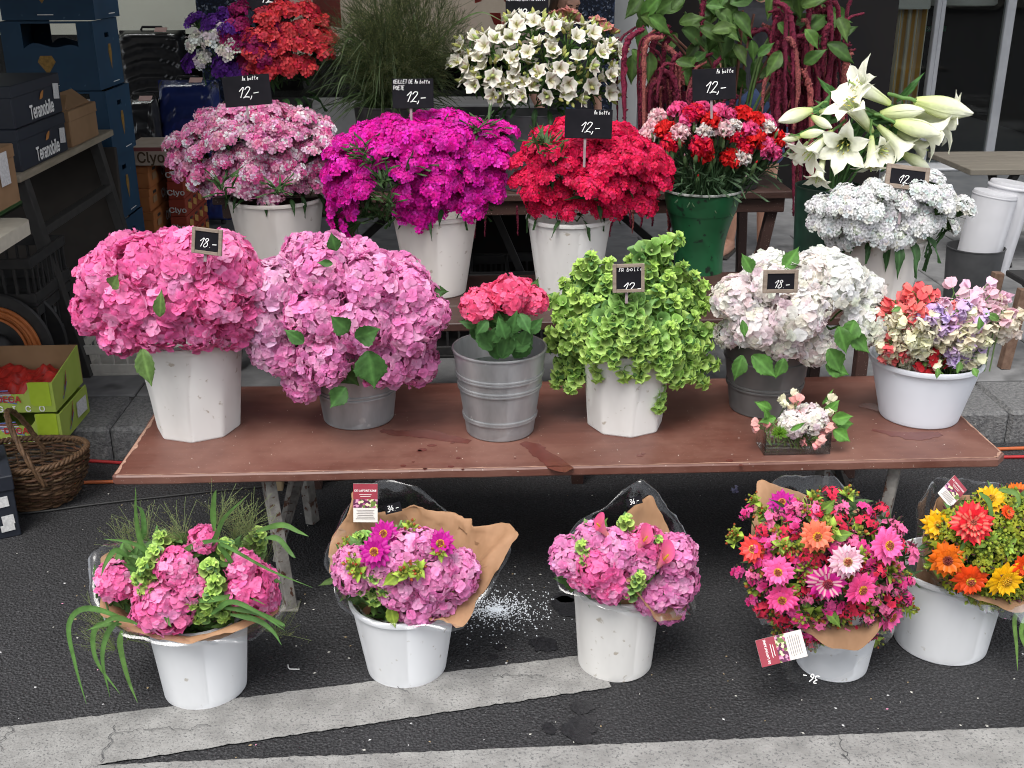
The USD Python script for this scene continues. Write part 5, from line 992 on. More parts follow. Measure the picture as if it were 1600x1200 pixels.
# inner foliage of the magenta and red bunches
def tufts(label, spots, seed, group):
    rg_ = np.random.RandomState(seed)
    for x, y, Y in spots:
        mb = MB(); c = P(x, y, Y=Y + .06)
        for k in range(16): leaf_mesh(mb, mat4(rotz(rg_.rand() * 6.3) @ rotx(rg_.uniform(.2, 1.3)), c + rg_.normal(0, .012, 3)), .075, .009, rg_, (.034, .072, .022), nv=4, nu=3)
        p_ = tag(put('leaf_tuft', mb, LEAF), label, 'leaves', group); REG.setdefault(label, []).append((p_, x, y))
tufts('leaf tuft between the magenta sweet williams', [(580, 255, 3.5), (690, 210, 3.6), (745, 215, 3.6), (600, 290, 3.48), (610, 320, 3.5), (640, 265, 3.5), (760, 200, 3.65), (570, 240, 3.52), (600, 345, 3.6)], 411, 'leaf tufts among the magenta sweet williams')
tufts('leaf tuft between the crimson sweet williams', [(855, 235, 3.52), (870, 250, 3.5), (845, 225, 3.55)], 412, 'leaf tufts among the crimson sweet williams')
tufts('leaf tuft below the pale pink sweet williams', [(350, 292, 3.52), (435, 298, 3.52)], 413, 'leaf tufts below the pale pink sweet williams')

# carnations --------------------------------------------------
rng = np.random.RandomState(303); R0 = root_of('ca', .15)
CN = [('red', 0), ('rose pink', 1), ('pale pink', 2), ('soft pink', 3), ('ruby', 4)]
CP = [(1028, 185, 3), (1060, 175, 1), (1095, 172, 1), (1160, 182, 0), (1195, 195, 1), (1075, 190, 1), (1112, 192, 0), (1102, 206, 2), (1198, 200, 2), (1212, 218, 0), (1130, 205, 3), (1150, 215, 4), (1145, 200, 2), (1180, 220, 0), (1195, 232, 1), (1095, 228, 4), (1098, 242, 0), (1142, 250, 0), (1160, 246, 2), (1012, 215, 3), (1030, 242, 3), (1040, 205, 0), (1062, 210, 3), (1020, 200, 3), (1205, 240, 1), (1225, 222, 3), (1125, 180, 1), (1180, 190, 0), (1050, 222, 4), (1165, 232, 4), (1085, 180, 4), (1140, 184, 1), (1170, 205, 1)]
Mc = Mass(1118, 232, 235, 135, POTS['ca']['y'], .13)
for k, (x, y, t) in enumerate(CP):
    pos, n = Mc.at(x, y, push=rng.uniform(-.03, .0)); place(p_car[t], 'carnation', pos, n, rng.uniform(.95, 1.25) * 1.38, CN[t][0] + ' carnation in the dark green enamel bucket', 'carnation', CN[t][0] + ' carnations in the green bucket', rng, R0, up=.9)
mb = MB()
for k in range(260):
    a, r = rng.rand() * 6.3, math.sqrt(rng.rand()) * .07; b = np.array([POTS['ca']['x'] + r * math.cos(a), POTS['ca']['y'] + r * math.sin(a), POTS['ca']['z'] + POTS['ca']['h'] - .03]); e = b + np.array([math.cos(a) * r * 1.1, math.sin(a) * r * 1.1, rng.uniform(.07, .14)]); mb.add(*tube([b, (b + e) / 2 + rng.normal(0, .004, 3), e], [.0022, .0018, .0012], 4, False), col=jit((.06, .12, .05), rng))
for k in range(70):
    a = rng.uniform(-PI, PI * .0) if k % 2 else rng.rand() * 6.3; b = np.array([POTS['ca']['x'] + .05 * math.cos(a), POTS['ca']['y'] + .05 * math.sin(a), POTS['ca']['z'] + POTS['ca']['h'] - .005 + rng.uniform(-.01, .05)]); V, F, t = petal(rng.uniform(.07, .13), .006, 3, 5, .3, -.4, base=.5); mb.add(V @ rotx(rng.uniform(.1, 1.0)).T @ rotz(a - PI / 2).T + b, F, jit((.07, .12, .065), rng))
tag(put('carnation_stems', mb, LEAF, kind='stuff'), 'dense grey green carnation stems rising from the green enamel bucket', 'stems')

# lilies -------------------------------------------------------
rng = np.random.RandomState(304)
def lily_at(pk, base, tip, Yb, Yt, s, label, buds=False):
    """trumpet from the base pixel to the tip pixel"""
    b, t = P(*base, Y=Yb), P(*tip, Y=Yt); L = np.linalg.norm(t - b); inst(pk, 'white_lily' if not buds else 'lily_bud', mat4(frame(t - b, rng.rand() * 6), b, L / s), label, 'lily' if not buds else 'lily bud')
Yl = 3.62
for base, tip, Yb, Yt, k, lb_ in [((1390, 162), (1322, 125), Yl + .02, Yl - .02, 0, 'white trumpet lily pointing up left at the top of the lilies'), ((1362, 205), (1318, 146), Yl + .02, Yl - .05, 1, 'wide open white lily second from the top, seen from the side'),
        ((1300, 205), (1250, 255), Yl, Yl - .06, 0, 'white lily trumpet hanging down left of the star shaped lily'), ((1322, 215), (1316, 236), Yl + .09, Yl - .09, 1, 'star shaped open white lily facing the camera'),
        ((1362, 212), (1362, 275), Yl - .02, Yl - .06, 0, 'white lily trumpet hanging straight down above the price board'), ((1288, 240), (1275, 292), Yl, Yl - .06, 2, 'low drooping lily with a maroon streaked throat'),
        ((1372, 196), (1425, 245), Yl, Yl - .05, 0, 'white lily trumpet below the middle pointing right and down'), ((1395, 185), (1482, 215), Yl + .02, Yl - .03, 1, 'white lily trumpet pointing right, lower of two long ones'), ((1405, 180), (1505, 190), Yl + .06, Yl + .02, 0, 'long white lily trumpet pointing far right'),
        ((1350, 230), (1392, 240), Yl + .08, Yl - .05, 1, 'open lily half hidden behind the hanging trumpet'), ((1262, 222), (1240, 252), Yl + .08, Yl + .04, 2, 'small white lily at the left edge of the lilies'), ((1400, 205), (1455, 240), Yl + .05, Yl, 2, 'white lily behind the middle trumpets, tips showing')]:
    lily_at(p_lo[k], base, tip, Yb, Yt, .15, lb_)
for base, tip, Yb, Yt, lb_ in [((1430, 158), (1520, 178), Yl, Yl - .03, 'long closed lily bud at the far right tip'), ((1375, 178), (1445, 172), Yl + .02, Yl - .02, 'closed lily bud lying level under the top right bud'), ((1268, 172), (1216, 190), Yl, Yl - .03, 'slim green lily bud pointing left'), ((1268, 182), (1300, 200), Yl, Yl - .05, 'short greenish lily bud below the slim left bud'), ((1280, 175), (1312, 172), Yl + .02, Yl, 'small green lily bud at the upper left of the lilies'), ((1250, 212), (1288, 205), Yl - .02, Yl - .03, 'cream lily bud left of the star shaped lily'), ((1398, 192), (1470, 210), Yl - .04, Yl - .08, 'yellow green lily bud across the long trumpets'), ((1250, 215), (1222, 218), Yl, Yl - .01, 'small cream lily bud at the outer left'), ((1410, 240), (1452, 262), Yl, Yl - .03, 'greenish lily bud above the right corner of the price board')]:
    lily_at(p_lb[0], base, tip, Yb, Yt, .13, lb_, True)
mb = MB(); c = np.array([POTS['li']['x'], POTS['li']['y'], T2Z + .25])
for k in range(14):
    e = P(rng.uniform(1290, 1400), rng.uniform(170, 230), Y=Yl + rng.uniform(.03, .12)); mb.add(*tube(bez([c + rng.normal(0, .02, 3), (c + e) / 2 + rng.normal(0, .015, 3), e], 5), .0045, 5), col=(.06, .14, .04))
tag(put('lily_stems', mb, STEM, kind='stuff'), 'green lily stems rising from the dark green bucket', 'stems')
for k in range(46):
    x, y = rng.uniform(1275, 1420), rng.uniform(160, 270)
    stand_leaf(x, y, Yl + rng.uniform(.02, .12), rng.uniform(.08, .13), .024, rng.uniform(-20, 200), rng.uniform(-.2, .5), label='lance shaped green leaf among the white lilies', col=(.045, .12, .03), group='leaves among the lilies', seed=k)

# alstroemeria, phlox ------------------------------------------
rng = np.random.RandomState(305); R0 = root_of('al', .4); Ma = Mass(838, 100, 262, 150, POTS['al']['y'], .17)
for k, (x, y) in enumerate(sample(rng, 42, [(840, 100, 240, 112), (760, 110, 90, 70), (920, 115, 80, 70)], 24)):
    pos, n = Ma.at(x, y, push=rng.uniform(-.04, .01)); place(p_al[k % 4], 'alstroemeria', pos, n, rng.uniform(.85, 1.1), 'cream white alstroemeria stem with green buds', 'alstroemeria', 'cream alstroemerias', rng, R0, up=.35)
for x, y in ((868, 42), (885, 38), (805, 50), (830, 48), (930, 52), (945, 62)):
    pos, n = Ma.at(x, y, back=True); place(p_alp, 'alstroemeria', pos, n, .9, 'salmon alstroemeria peeping up behind the cream ones', 'alstroemeria', 'pink alstroemerias', rng, R0, up=.5)
collar('al', 9, .09, .02, 'dark leaf hanging under the cream alstroemerias', 'leaves under the alstroemerias', 421)
rng = np.random.RandomState(306); R0 = root_of('ph', .3); Mp = Mass(412, 75, 235, 165, POTS['ph']['y'], .18)
for kind, shp, n in (('coral', [(455, 68, 130, 110), (420, 75, 90, 70)], 20), ('crimson', [(385, 45, 90, 70), (395, 80, 60, 50)], 9), ('violet', [(335, 40, 70, 40), (358, 102, 45, 40), (310, 75, 25, 60)], 7), ('white', [(325, 70, 40, 70), (345, 50, 40, 30), (362, 85, 25, 30)], 5)):
    for k, (x, y) in enumerate(sample(rng, n, shp, 19)):
        pos, nn = Mp.at(x, y, push=rng.uniform(-.03, .01)); place(p_ph[kind][k % 2], 'phlox', pos, nn, rng.uniform(.7, .9), {'coral': 'coral red', 'crimson': 'dark crimson', 'violet': 'deep violet', 'white': 'white'}[kind] + ' phlox head at the top left', 'phlox', kind + ' phlox', rng, R0, up=.4)
collar('ph', 10, .10, .022, 'dark leaf hanging under the phlox', 'leaves under the phlox', 422)
tufts('dark leaf tuft under the coral phlox', [(430, 125, 4.4), (460, 120, 4.42), (480, 110, 4.45), (400, 118, 4.4), (445, 110, 4.38)], 423, 'leaf tufts under the phlox')

# panicum grass --------------------------------------------------
def blade(pts, w, col, rng, parent=None, name='blade', twist=.0):
    p = bez(pts, 6); n = len(p); t = np.gradient(p, axis=0); t /= np.linalg.norm(t, axis=1, keepdims=True); s = np.cross(t, nrm([.2 + twist, -1, .3])); s /= np.linalg.norm(s, axis=1, keepdims=True); u = np.linspace(0, 1, n); ww = (w / 2 * np.minimum(1, .35 + u * 3) * (1 - u ** 2.2) + .0003)[:, None]; nn = np.cross(s, t)
    V = np.stack([p - s * ww + nn * ww * .25, p, p + s * ww + nn * ww * .25], 1).reshape(-1, 3); C = np.tile(jit(col, rng, .15), (len(V), 1)); C[1::3] *= 1.25
    mb = MB().add(V, grid_faces(3, n), C); return mb if parent is False else put(name, mb, LEAF, parent)
def haze(mb, c, d, L, spread, nb, rng, col=(.10, .14, .05), seeds=6, thick=.00035):
    """one airy grass panicle: hair-fine branches tipped with seeds"""
    for k in range(nb):
        e = c + nrm(d + rng.normal(0, spread, 3)) * L * rng.uniform(.45, 1.0); m_ = (c + e) / 2 + rng.normal(0, .006, 3); mb.add(*tube([c, m_, e], [thick * 1.2, thick, thick], 3, False), col=col)
        for q in range(seeds):
            f = m_ + (e - m_) * rng.uniform(.1, 1.0) + rng.normal(0, L * .06, 3); r = rng.uniform(.0007, .0012); mb.add(np.array([[r, 0, 0], [-r * .5, r * .8, 0], [-r * .5, -r * .8, 0], [0, 0, r * 2.4]]) @ frame(rng.normal(0, 1, 3)).T + f, [[0, 1, 3], [1, 2, 3], [2, 0, 3], [0, 2, 1]], jit((.19, .20, .075), rng, .3))
rng = np.random.RandomState(307); pg = thing('panicum_grass', 'big airy bunch of dark green panicum grass at the top of the back table', 'ornamental grass', root_of('gr', .4)); o = root_of('gr', .4)
hz, bl = MB(), MB(); Mg = Mass(628, 50, 235, 215, POTS['gr']['y'], .22)
for k in range(620):
    a, r = rng.rand() * 6.3, math.sqrt(rng.rand()); pos, n = Mg.at(628 + 108 * r * math.cos(a), 48 + 98 * r * math.sin(a), back=k % 3 == 0, push=0); pos = pos + (o + [0, 0, .25] - pos) * rng.uniform(0, .45); haze(hz, pos - o, nrm(n + [0, 0, .5]), .105, .42, 7, rng, (.045, .062, .020), 4, .0007)
for k in range(760):
    a = rng.rand() * 6.3; rr = rng.uniform(.03, .30); h_ = rng.uniform(.22, .56) * (1 - rr * .8); e = np.array([math.cos(a) * rr, math.sin(a) * rr * .85, h_]); bl.V, bl.F = bl.V, bl.F
    m2 = blade([np.array([0, 0, .08]), e * [.35, .35, .62] + [0, 0, .08], e * [.75, .75, 1.0], e * [1.15, 1.15, .93 - rng.rand() * .3]], rng.uniform(.003, .0065), (.030, .050, .016), rng, False); bl.add(m2.V[0], m2.F[0], m2.C[0])
put('grass_blades', bl, LEAF, pg, kind='stuff'); put('seed_haze', hz, STEM, pg, kind='stuff')
for pts in ([(600, 165), (585, 110), (575, 60), (540, 100)], [(632, 160), (655, 90), (645, 20), (660, 75)], [(620, 160), (590, 70), (560, 30), (525, 60)], [(640, 150), (690, 60), (745, 20), (790, 35)], [(600, 170), (560, 130), (535, 120), (520, 175)], [(610, 150), (600, 60), (585, 0), (600, -30)], [(630, 150), (690, 90), (730, 90), (750, 130)], [(600, 160), (575, 90), (545, 60), (530, 100)]):
    blade([P(x, y, Y=4.35 - .05 * i) - o for i, (x, y) in enumerate(pts)], .009, (.075, .105, .045), rng, pg)

# amaranth ---------------------------------------------------------
rng = np.random.RandomState(308); oa = root_of('am', .9); am = thing('amaranth', 'large bunch of hanging maroon amaranth tassels with broad green leaves on the back table', 'amaranth', oa)
AMT = vcol('tassel', rough=.8, nscale=160, namt=.55, bump=1.0, bscale=260)
def tassel(pts, r, col, parent):
    p = bez(pts, 9); n = len(p); u = np.linspace(0, 1, n); rr = r * (.5 + .6 * np.sin(PI * np.clip(u * .9 + .08, 0, 1))) * (1 - .35 * u); V, F = tube(p, rr, 8); V = V + (meshkit.noise(V * 190)[:, None] - .5) * r * 1.1 * nrm(np.array([1, -.5, .1])) + (meshkit.noise(V * 230 + 9)[:, None] - .5) * r * .9
    mb = MB().add(V, F, jit(col, rng, .2))
    for k in range(int(n * 7)):
        i = rng.randint(n - 1); d = nrm(rng.normal(0, 1, 3)); c = p[i] + (p[i + 1] - p[i]) * rng.rand() + d * rr[i] * .85; s = r * rng.uniform(.3, .6); mb.add(np.array([[s, 0, 0], [-s * .6, s * .8, 0], [-s * .6, -s * .8, 0], [0, 0, s * 1.4]]) @ frame(d).T + c, [[0, 1, 3], [1, 2, 3], [2, 0, 3]], jit(col, rng, .35))
    return put('tassel', mb, AMT, parent)
MAR, PNK = (.125, .009, .028), (.27, .07, .066)
TS = []
for k in range(92):   # right fall of tassels
    x = 1206 + rng.rand() * 118; top = rng.uniform(5, 150); e_ = min(245, top + rng.uniform(60, 190)); w_ = rng.uniform(-1, 1) * rng.uniform(8, 55); TS.append([(x - w_, top - rng.uniform(0, 22)), (x - .25 * w_, top + rng.uniform(-6, 14)), (x + rng.uniform(-6, 6), (top + e_) / 2), (x + rng.uniform(-10, 10), e_)])
for k in range(7): x = 1238 + k * 5.6; TS.append([(x - 10, 110), (x, 150), (x + 2, 260), (x + rng.uniform(-3, 5), rng.uniform(330, 412))])
for k in range(44): x = 1000 + rng.rand() * 84; top = rng.uniform(85, 165); w_ = rng.uniform(-1, 1) * 30; TS.append([(x + w_, top - rng.uniform(0, 20)), (x + .2 * w_, top), (x - rng.uniform(-4, 6), top + 30), (x + rng.uniform(-8, 8), min(228, top + rng.uniform(40, 120)))])
for k in range(9): x = 962 + rng.rand() * 60; TS.append([(x + 30, 40 + rng.rand() * 20), (x + 5, 65), (x, 120), (x + rng.uniform(-4, 4), rng.uniform(170, 300))])
for x, a, b in ((1135, 5, 85), (1100, -10, 55), (1128, 155, 180), (1145, 150, 185), (1120, 90, 110), (1040, 60, 115), (1078, 70, 120), (960, 60, 150), (1195, 120, 175), (1290, 40, 110), (1175, 45, 60)): TS.append([(x + 6, a), (x, a + 8), (x - 3, (a + b) / 2), (x - 4, b)])
for k in range(22): x = 740 + rng.rand() * 330; TS.append([(x, 322), (x, 332), (x + 1, 345), (x + rng.uniform(-2, 2), rng.uniform(352, 372))])
for i, t in enumerate(TS):
    Y = 4.16 if i >= len(TS) - 22 else 4.26 + rng.uniform(-.14, .16); tassel([P(x, y, Y=Y) - oa for x, y in t], rng.uniform(.005, .0115) if i < len(TS) - 22 else .0045, PNK if rng.rand() < .22 else MAR, am)
for k in range(150):
    x, y = rng.uniform(985, 1325), rng.uniform(-25, 135)
    if 1205 < x < 1320 and y > 95 and rng.rand() < .8: continue
    if x < 1050 and y > 110 and rng.rand() < .6: continue
    L = rng.uniform(.065, .125); a = math.radians(rng.uniform(-150, 60)); pch = rng.uniform(-.2, .7); d = nrm([math.cos(a) * math.cos(pch), -math.sin(pch), math.sin(a) * math.cos(pch)]); zv = nrm(np.cross(np.cross(d, [0, -1, .5]), d)); lm = MB()
    leaf_mesh(lm, mat4(np.stack([np.cross(d, zv), d, zv], 1), P(x, y, Y=4.30 + rng.uniform(-.18, .2)) - oa), L, L * .52, rng, jit((.048, .098, .022), rng, .3), bend=-.3); put('leaf', lm, LEAF, am)
sm = MB()
for k in range(26): e = P(rng.uniform(1000, 1310), rng.uniform(-10, 110), Y=4.3 + rng.uniform(-.1, .15)) - oa; sm.add(*tube(bez([np.array([rng.normal() * .03, rng.normal() * .03, -.2]), e * .5 + [0, 0, .02], e], 5), .005, 5), col=(.12, .05, .035) if k % 2 else (.08, .14, .04))
put('stems', sm, STEM, am, kind='stuff')

# sweet peas ---------------------------------------------------------
rng = np.random.RandomState(309); R0 = root_of('sp', .3); Ms = Mass(1478, 520, 235, 150, POTS['sp']['y'] - .02, .14)
for kind, shp, n, sp in (('coral', [(1435, 472, 85, 32), (1388, 548, 24, 30), (1405, 488, 30, 24)], 17, 12), ('cream', [(1425, 532, 85, 90), (1500, 505, 60, 30), (1525, 540, 44, 44)], 32, 12), ('pink', [(1525, 475, 100, 60), (1490, 455, 40, 20)], 18, 13), ('lilac', [(1470, 500, 60, 40), (1510, 545, 50, 40), (1515, 490, 40, 30)], 16, 13), ('buff', [(1572, 490, 50, 40), (1490, 520, 40, 30)], 10, 14), ('red', [(1458, 566, 36, 16)], 3, 12)):
    for k, (x, y) in enumerate(sample(rng, n, shp, sp)):
        pos, n_ = Ms.at(x, y, push=rng.uniform(-.03, .0)); place(p_sp[kind][k % 2], 'sweet_pea', pos, n_, rng.uniform(.85, 1.1), {'coral': 'coral red', 'cream': 'pale yellow cream', 'pink': 'soft pink', 'lilac': 'lilac', 'buff': 'peachy buff', 'red': 'small scarlet'}[kind] + ' sweet pea stem at the bench right end', 'sweet pea', kind + ' sweet peas', rng, R0, up=.5)
for a in ((1520, 575, 2.74, .03, .02, -60, .3), (1500, 565, 2.73, .035, .02, -100, .3), (1465, 575, 2.74, .03, .018, -90, .3), (1560, 500, 2.8, .05, .02, 150, .2), (1530, 515, 2.74, .04, .02, 100, .3), (1408, 480, 2.8, .03, .015, 200, .2)):
    stand_leaf(*a, label='tiny green leaf among the sweet peas', col=(.12, .24, .06), group='leaves among the sweet peas')
mb = MB()
for px in (1558, 1566): mb.add(*tube([P(px, 500, Y=2.82), P(px - 12, 540, Y=2.84), P(px - 20, 580, Y=2.86)], .0022, 5), col=(.17, .26, .10))
tag(put('bare_stems', mb, STEM), 'two bare green stems of the outermost sweet peas leaning on the rim', 'stems')

mb = MB(); p = POTS['sp']
for k in range(150):
    a, r = rng.rand() * 6.3, math.sqrt(rng.rand()) * .11; b = np.array([p['x'] + r * math.cos(a), p['y'] + r * math.sin(a), p['z'] + p['h'] - .07]); mb.add(*tube([b, b + [rng.normal() * .02, rng.normal() * .02, .06], b + [rng.normal() * .04, rng.normal() * .04, .13]], .0018, 4), col=jit((.12, .22, .06), rng, .3))
for k in range(120): a, r = rng.rand() * 6.3, math.sqrt(rng.rand()) * .11; leaf_mesh(mb, mat4(rotz(rng.rand() * 6.3) @ rotx(rng.uniform(0, 1)), np.array([p['x'] + r * math.cos(a), p['y'] + r * math.sin(a), p['z'] + p['h'] + rng.uniform(-.02, .03)])), .035, .018, rng, (.085, .15, .04), nv=4, nu=3)
tag(put('sweet_pea_stems', mb, LEAF, kind='stuff'), 'green sweet pea stems filling the white bucket at the bench right end', 'stems')
# ------------------------------------------------------------------ small arrangement in a glass dish
GLASS = film('dish_glass', tint=(.97, .99, .985), amount=.9, rough=.02, base=.03, bump=0)
rng = np.random.RandomState(310); gv = P(1245, 711, Z=BZ); gw, gd, gh = 105 * mpp(gv), .085, .062; gc = gv + [0, gd / 2, 0]
t = thing('glass_dish', 'square clear glass dish holding the small posy at the right of the bench', 'vase', gc)
for s in (-1, 1):
    put('glass_wall', MB().add(*cbox((.004, gd, gh), .001, None, (s * (gw / 2 - .002), 0, gh / 2))), GLASS, t, smooth=False)
    put('glass_wall', MB().add(*cbox((gw - .0084, .004, gh), .001, None, (0, s * (gd / 2 - .002), gh / 2))), GLASS, t, smooth=False)
put('glass_base', MB().add(*cbox((gw - .0086, gd - .0086, .006), .001, None, (0, 0, .0035))), GLASS, t, smooth=False)
m = MB()
for k in range(40): a = gc + [rng.uniform(-.06, .06), rng.uniform(-.028, .028), .010]; m.add(*tube([a, a + [rng.normal() * .012, rng.normal() * .008, .03], a + [rng.normal() * .015, rng.normal() * .01, .075]], .0016, 5), col=jit((.20, .30, .10), rng, .3))
tag(put('posy_stems', m, STEM, kind='stuff'), 'cut green stems standing in the glass dish', 'stems')
def PY(x, y, dy=0.0): return P(x, y, Y=gc[1] + dy)
def posy(pk, name, x, y, dy, n, s, label, cat): return inst(pk, name, mat4(frame(n, rng.rand() * 6), PY(x, y, dy), s), label, cat)
posy(p_bls[0], 'hydrangea', 1270, 655, -.01, (.1, -.6, .7), .50, 'pale blush hydrangea in the middle of the small glass dish posy', 'hydrangea')
posy(p_bls[2], 'hydrangea', 1238, 662, -.02, (-.2, -.7, .6), .46, 'cream hydrangea left of centre in the small glass dish posy', 'hydrangea')
posy(p_bls[1], 'hydrangea', 1258, 648, .03, (0, -.3, .9), .42, 'blush hydrangea at the back of the small glass dish posy', 'hydrangea')
for x, y, dy, k, l in ((1190, 664, -.03, 'salmon', 'salmon sweet pea sticking out left of the glass dish'), (1245, 632, -.02, 'salmon', 'salmon sweet pea at the top of the glass dish posy'), (1275, 682, -.055, 'salmon', 'salmon sweet pea hanging over the front of the glass dish'), (1288, 662, -.03, 'salmon', 'salmon sweet pea at the right of the glass dish posy'), (1233, 622, 0, 'cream', 'cream sweet pea topping the glass dish posy'), (1297, 632, 0, 'cream', 'white sweet pea at the upper right of the glass dish posy')):
    posy(p_sp[k][0], 'sweet_pea', x, y, dy, (.3 * (x - 1245) / 50, -.6, .6), .72, l, 'sweet pea')
m = MB(); c = PY(1218, 678, -.05)
for d in fib(160, -.2):
    M = frame(d); V, F, t2_ = petal(.024, .003, 3, 3, .3, .2, base=.6); yv = d; xv = nrm(np.cross(yv, rng.normal(0, 1, 3))); m.add(V @ np.stack([xv, yv, np.cross(xv, yv)], 1).T + c, F, jit((.15, .30, .03), rng, .25))
tag(put('green_trick_flower', m, LEAF, kind=None), 'fuzzy green dianthus ball at the left front of the glass dish posy', 'dianthus')
for a in ((1300, 655, gc[1] - .02, .055, .036, 15, .3), (1302, 672, gc[1] - .03, .055, .036, -30, .4), (1290, 645, gc[1], .05, .03, 50, .2), (1205, 640, gc[1], .055, .028, 150, .2), (1212, 652, gc[1], .05, .022, 190, .3), (1285, 632, gc[1] + .02, .05, .012, 60, .1), (1200, 655, gc[1] - .01, .04, .02, 110, .3), (1235, 672, gc[1] - .06, .05, .012, 40, .4), (1306, 662, gc[1] - .01, .05, .034, 0, .1)):
    stand_leaf(*a, label='fresh green leaf in the glass dish posy', col=(.09, .22, .04), group='leaves in the glass dish posy')

# ------------------------------------------------------------------ wrapped bouquets on the road
KRAFT = flat('kraft_paper', (0.30, 0.165, 0.085), (0.37, 0.21, 0.115), rough=0.75, nscale=18.0, stretch=(1, 1, .3), bump=0.9, bscale=11.0, bdist=.02, trans=.12)
CELLO = film('cellophane', tint=(.96, .97, .98), amount=.20, rough=.13, base=.03, bump=.15)
def wrap(name, rim, base, r0, mat, parent, seed, wr=.006, nv=16, n=120, arc=None, lift=.03):
    """sheet from a ring low in the bucket, over its rim, out to the edge points; arc = (from, to) degrees leaves it open"""
    rg_ = np.random.RandomState(seed); c = np.array([P(a, b, Y=y) for a, b, y in rim])
    if not arc: c = np.vstack([c, c[:1]])
    L = np.concatenate([[0], np.cumsum(np.linalg.norm(np.diff(c, axis=0), axis=1))]); u = np.linspace(0, L[-1], n, endpoint=bool(arc))
    R = np.stack([np.interp(u, L, c[:, j]) for j in range(3)], 1)
    for _ in range(2):
        R2 = (np.roll(R, 1, 0) + R * 2 + np.roll(R, -1, 0)) / 4
        if arc: R2[0], R2[-1] = R[0], R[-1]
        R = R2
    th = np.radians(np.linspace(arc[0], arc[1], n)) if arc else PI + np.arange(n) * 2 * PI / n
    B = np.stack([base[0] + r0 * np.cos(th), base[1] + r0 * np.sin(th), np.full(n, base[2])], 1)
    Mi = np.column_stack([R[:, :2] * .72 + B[:, :2] * .28, np.maximum(R[:, 2], base[2] + .085) + lift]); o = np.column_stack([np.cos(th), np.sin(th), np.zeros(n)]); V = []
    tri = lambda x: 2 * np.abs(((x / (2 * PI)) % 1) - .5) * 2 - 1
    f1, f2 = rg_.randint(4, 7), rg_.randint(9, 14); p1, p2 = rg_.rand(2) * 6
    for v in np.linspace(0, 1, nv):
        Q = B * (1 - v) ** 2 + Mi * 2 * v * (1 - v) + R * v * v
        V.append(Q + o * (wr * v ** .7 * (tri(th * f1 + p1 + v * 2) + .6 * tri(th * f2 + p2 - v * 4)))[:, None] + (meshkit.fbm(Q * 26 + seed, 3)[:, None] - .5) * wr * 2.4)
    return put(name, MB().add(np.vstack(V), grid_faces(n, nv, not arc)), mat, parent, smooth=22)
TAGR, TAGW = flat('tag_red', (0.25, 0.035, 0.05), (0.28, 0.04, 0.06), rough=.4), flat('tag_white', (0.66, 0.62, 0.58), (0.70, 0.66, 0.62), rough=.5)
def photo_mat():
    n = {'g': ('texture_coordinate', {}), 'v': ('voronoi_texture', {'scale': 150.0}), 'sc': ('separate_color', {}), 'r': ('rgb_ramp', {'ramp': [(0, (.10, .02, .06)), (.3, (.40, .10, .22)), (.5, (.12, .18, .04)), (.7, (.62, .58, .36)), (.9, (.55, .25, .38))], 'interpolate': False}), 'p': ('principled_bsdf', {'roughness': .4})}
    return usdkit.material(stage, '/World/Looks/tag_flower_print', n, [('g.object', 'v.vector'), ('v.color', 'sc.color'), ('sc.r', 'r.fac'), ('r.color', 'p.base_color')], surface='p.BSDF')
PHOTO = photo_mat(); INK = flat('ink_grey', (.20, .17, .17))
def card(M, w, h, label):
    t = thing('florist_tag', label, 'tag', M); z = h / 2
    put('card', MB().add(*cbox((w, .0012, h), .0003)), TAGW, t, smooth=False)
    put('red_panel', MB().add(*cbox((w, .0008, h * .40), .0002, None, (0, -.0012, z - h * .20))), TAGR, t, smooth=False)
    put('flower_print', MB().add(*cbox((w, .0008, h * .22), .0002, None, (0, -.0012, z - h * .51))), PHOTO, t, smooth=False)
    tx = meshkit.text_mesh('DE LAFONTAINE', w * .105, .0004, True); L = tx.bounds[1][0]; V = tx.vertices * (w * .90 / L); V = np.stack([V[:, 0] - w * .45, -.0017 - V[:, 2] * .2, V[:, 1] + z - h * .20], 1); put('lettering', trimesh.Trimesh(V, tx.faces, process=False), WHITE, t)
    for k, (a, zz, mt) in enumerate([(.5, .28, WHITE), (.42, .33, WHITE)] + [(rng.uniform(.6, .8), .68 + i * .045, INK) for i in range(6)]): put('text_line', MB().add(*cbox((w * a, .0004, h * .012), .0001, None, (0, -.0014 if mt is INK else -.0019, z - h * zz))), mt, t, smooth=False)
    return t
def price_label(M, w, h, txt, parent, label):
    t = thing('price_label', label, 'price label', M); put('card', MB().add(*cbox((w, .001, h), .0003)), BOARD, t, smooth=False)
    mb, L = write(txt, h * .6, h * .07, adv=.6); mb.xf(mat4(t=(-L / 2, -.0012, -h * .28))); put('writing', mb, CHALK, t, smooth=False)
def facing(px, py, Y, roll=0.0, back=-.35, yaw=0.0): return mat4(rotz(yaw) @ rotx(back) @ roty(roll), P(px, py, Y=Y))

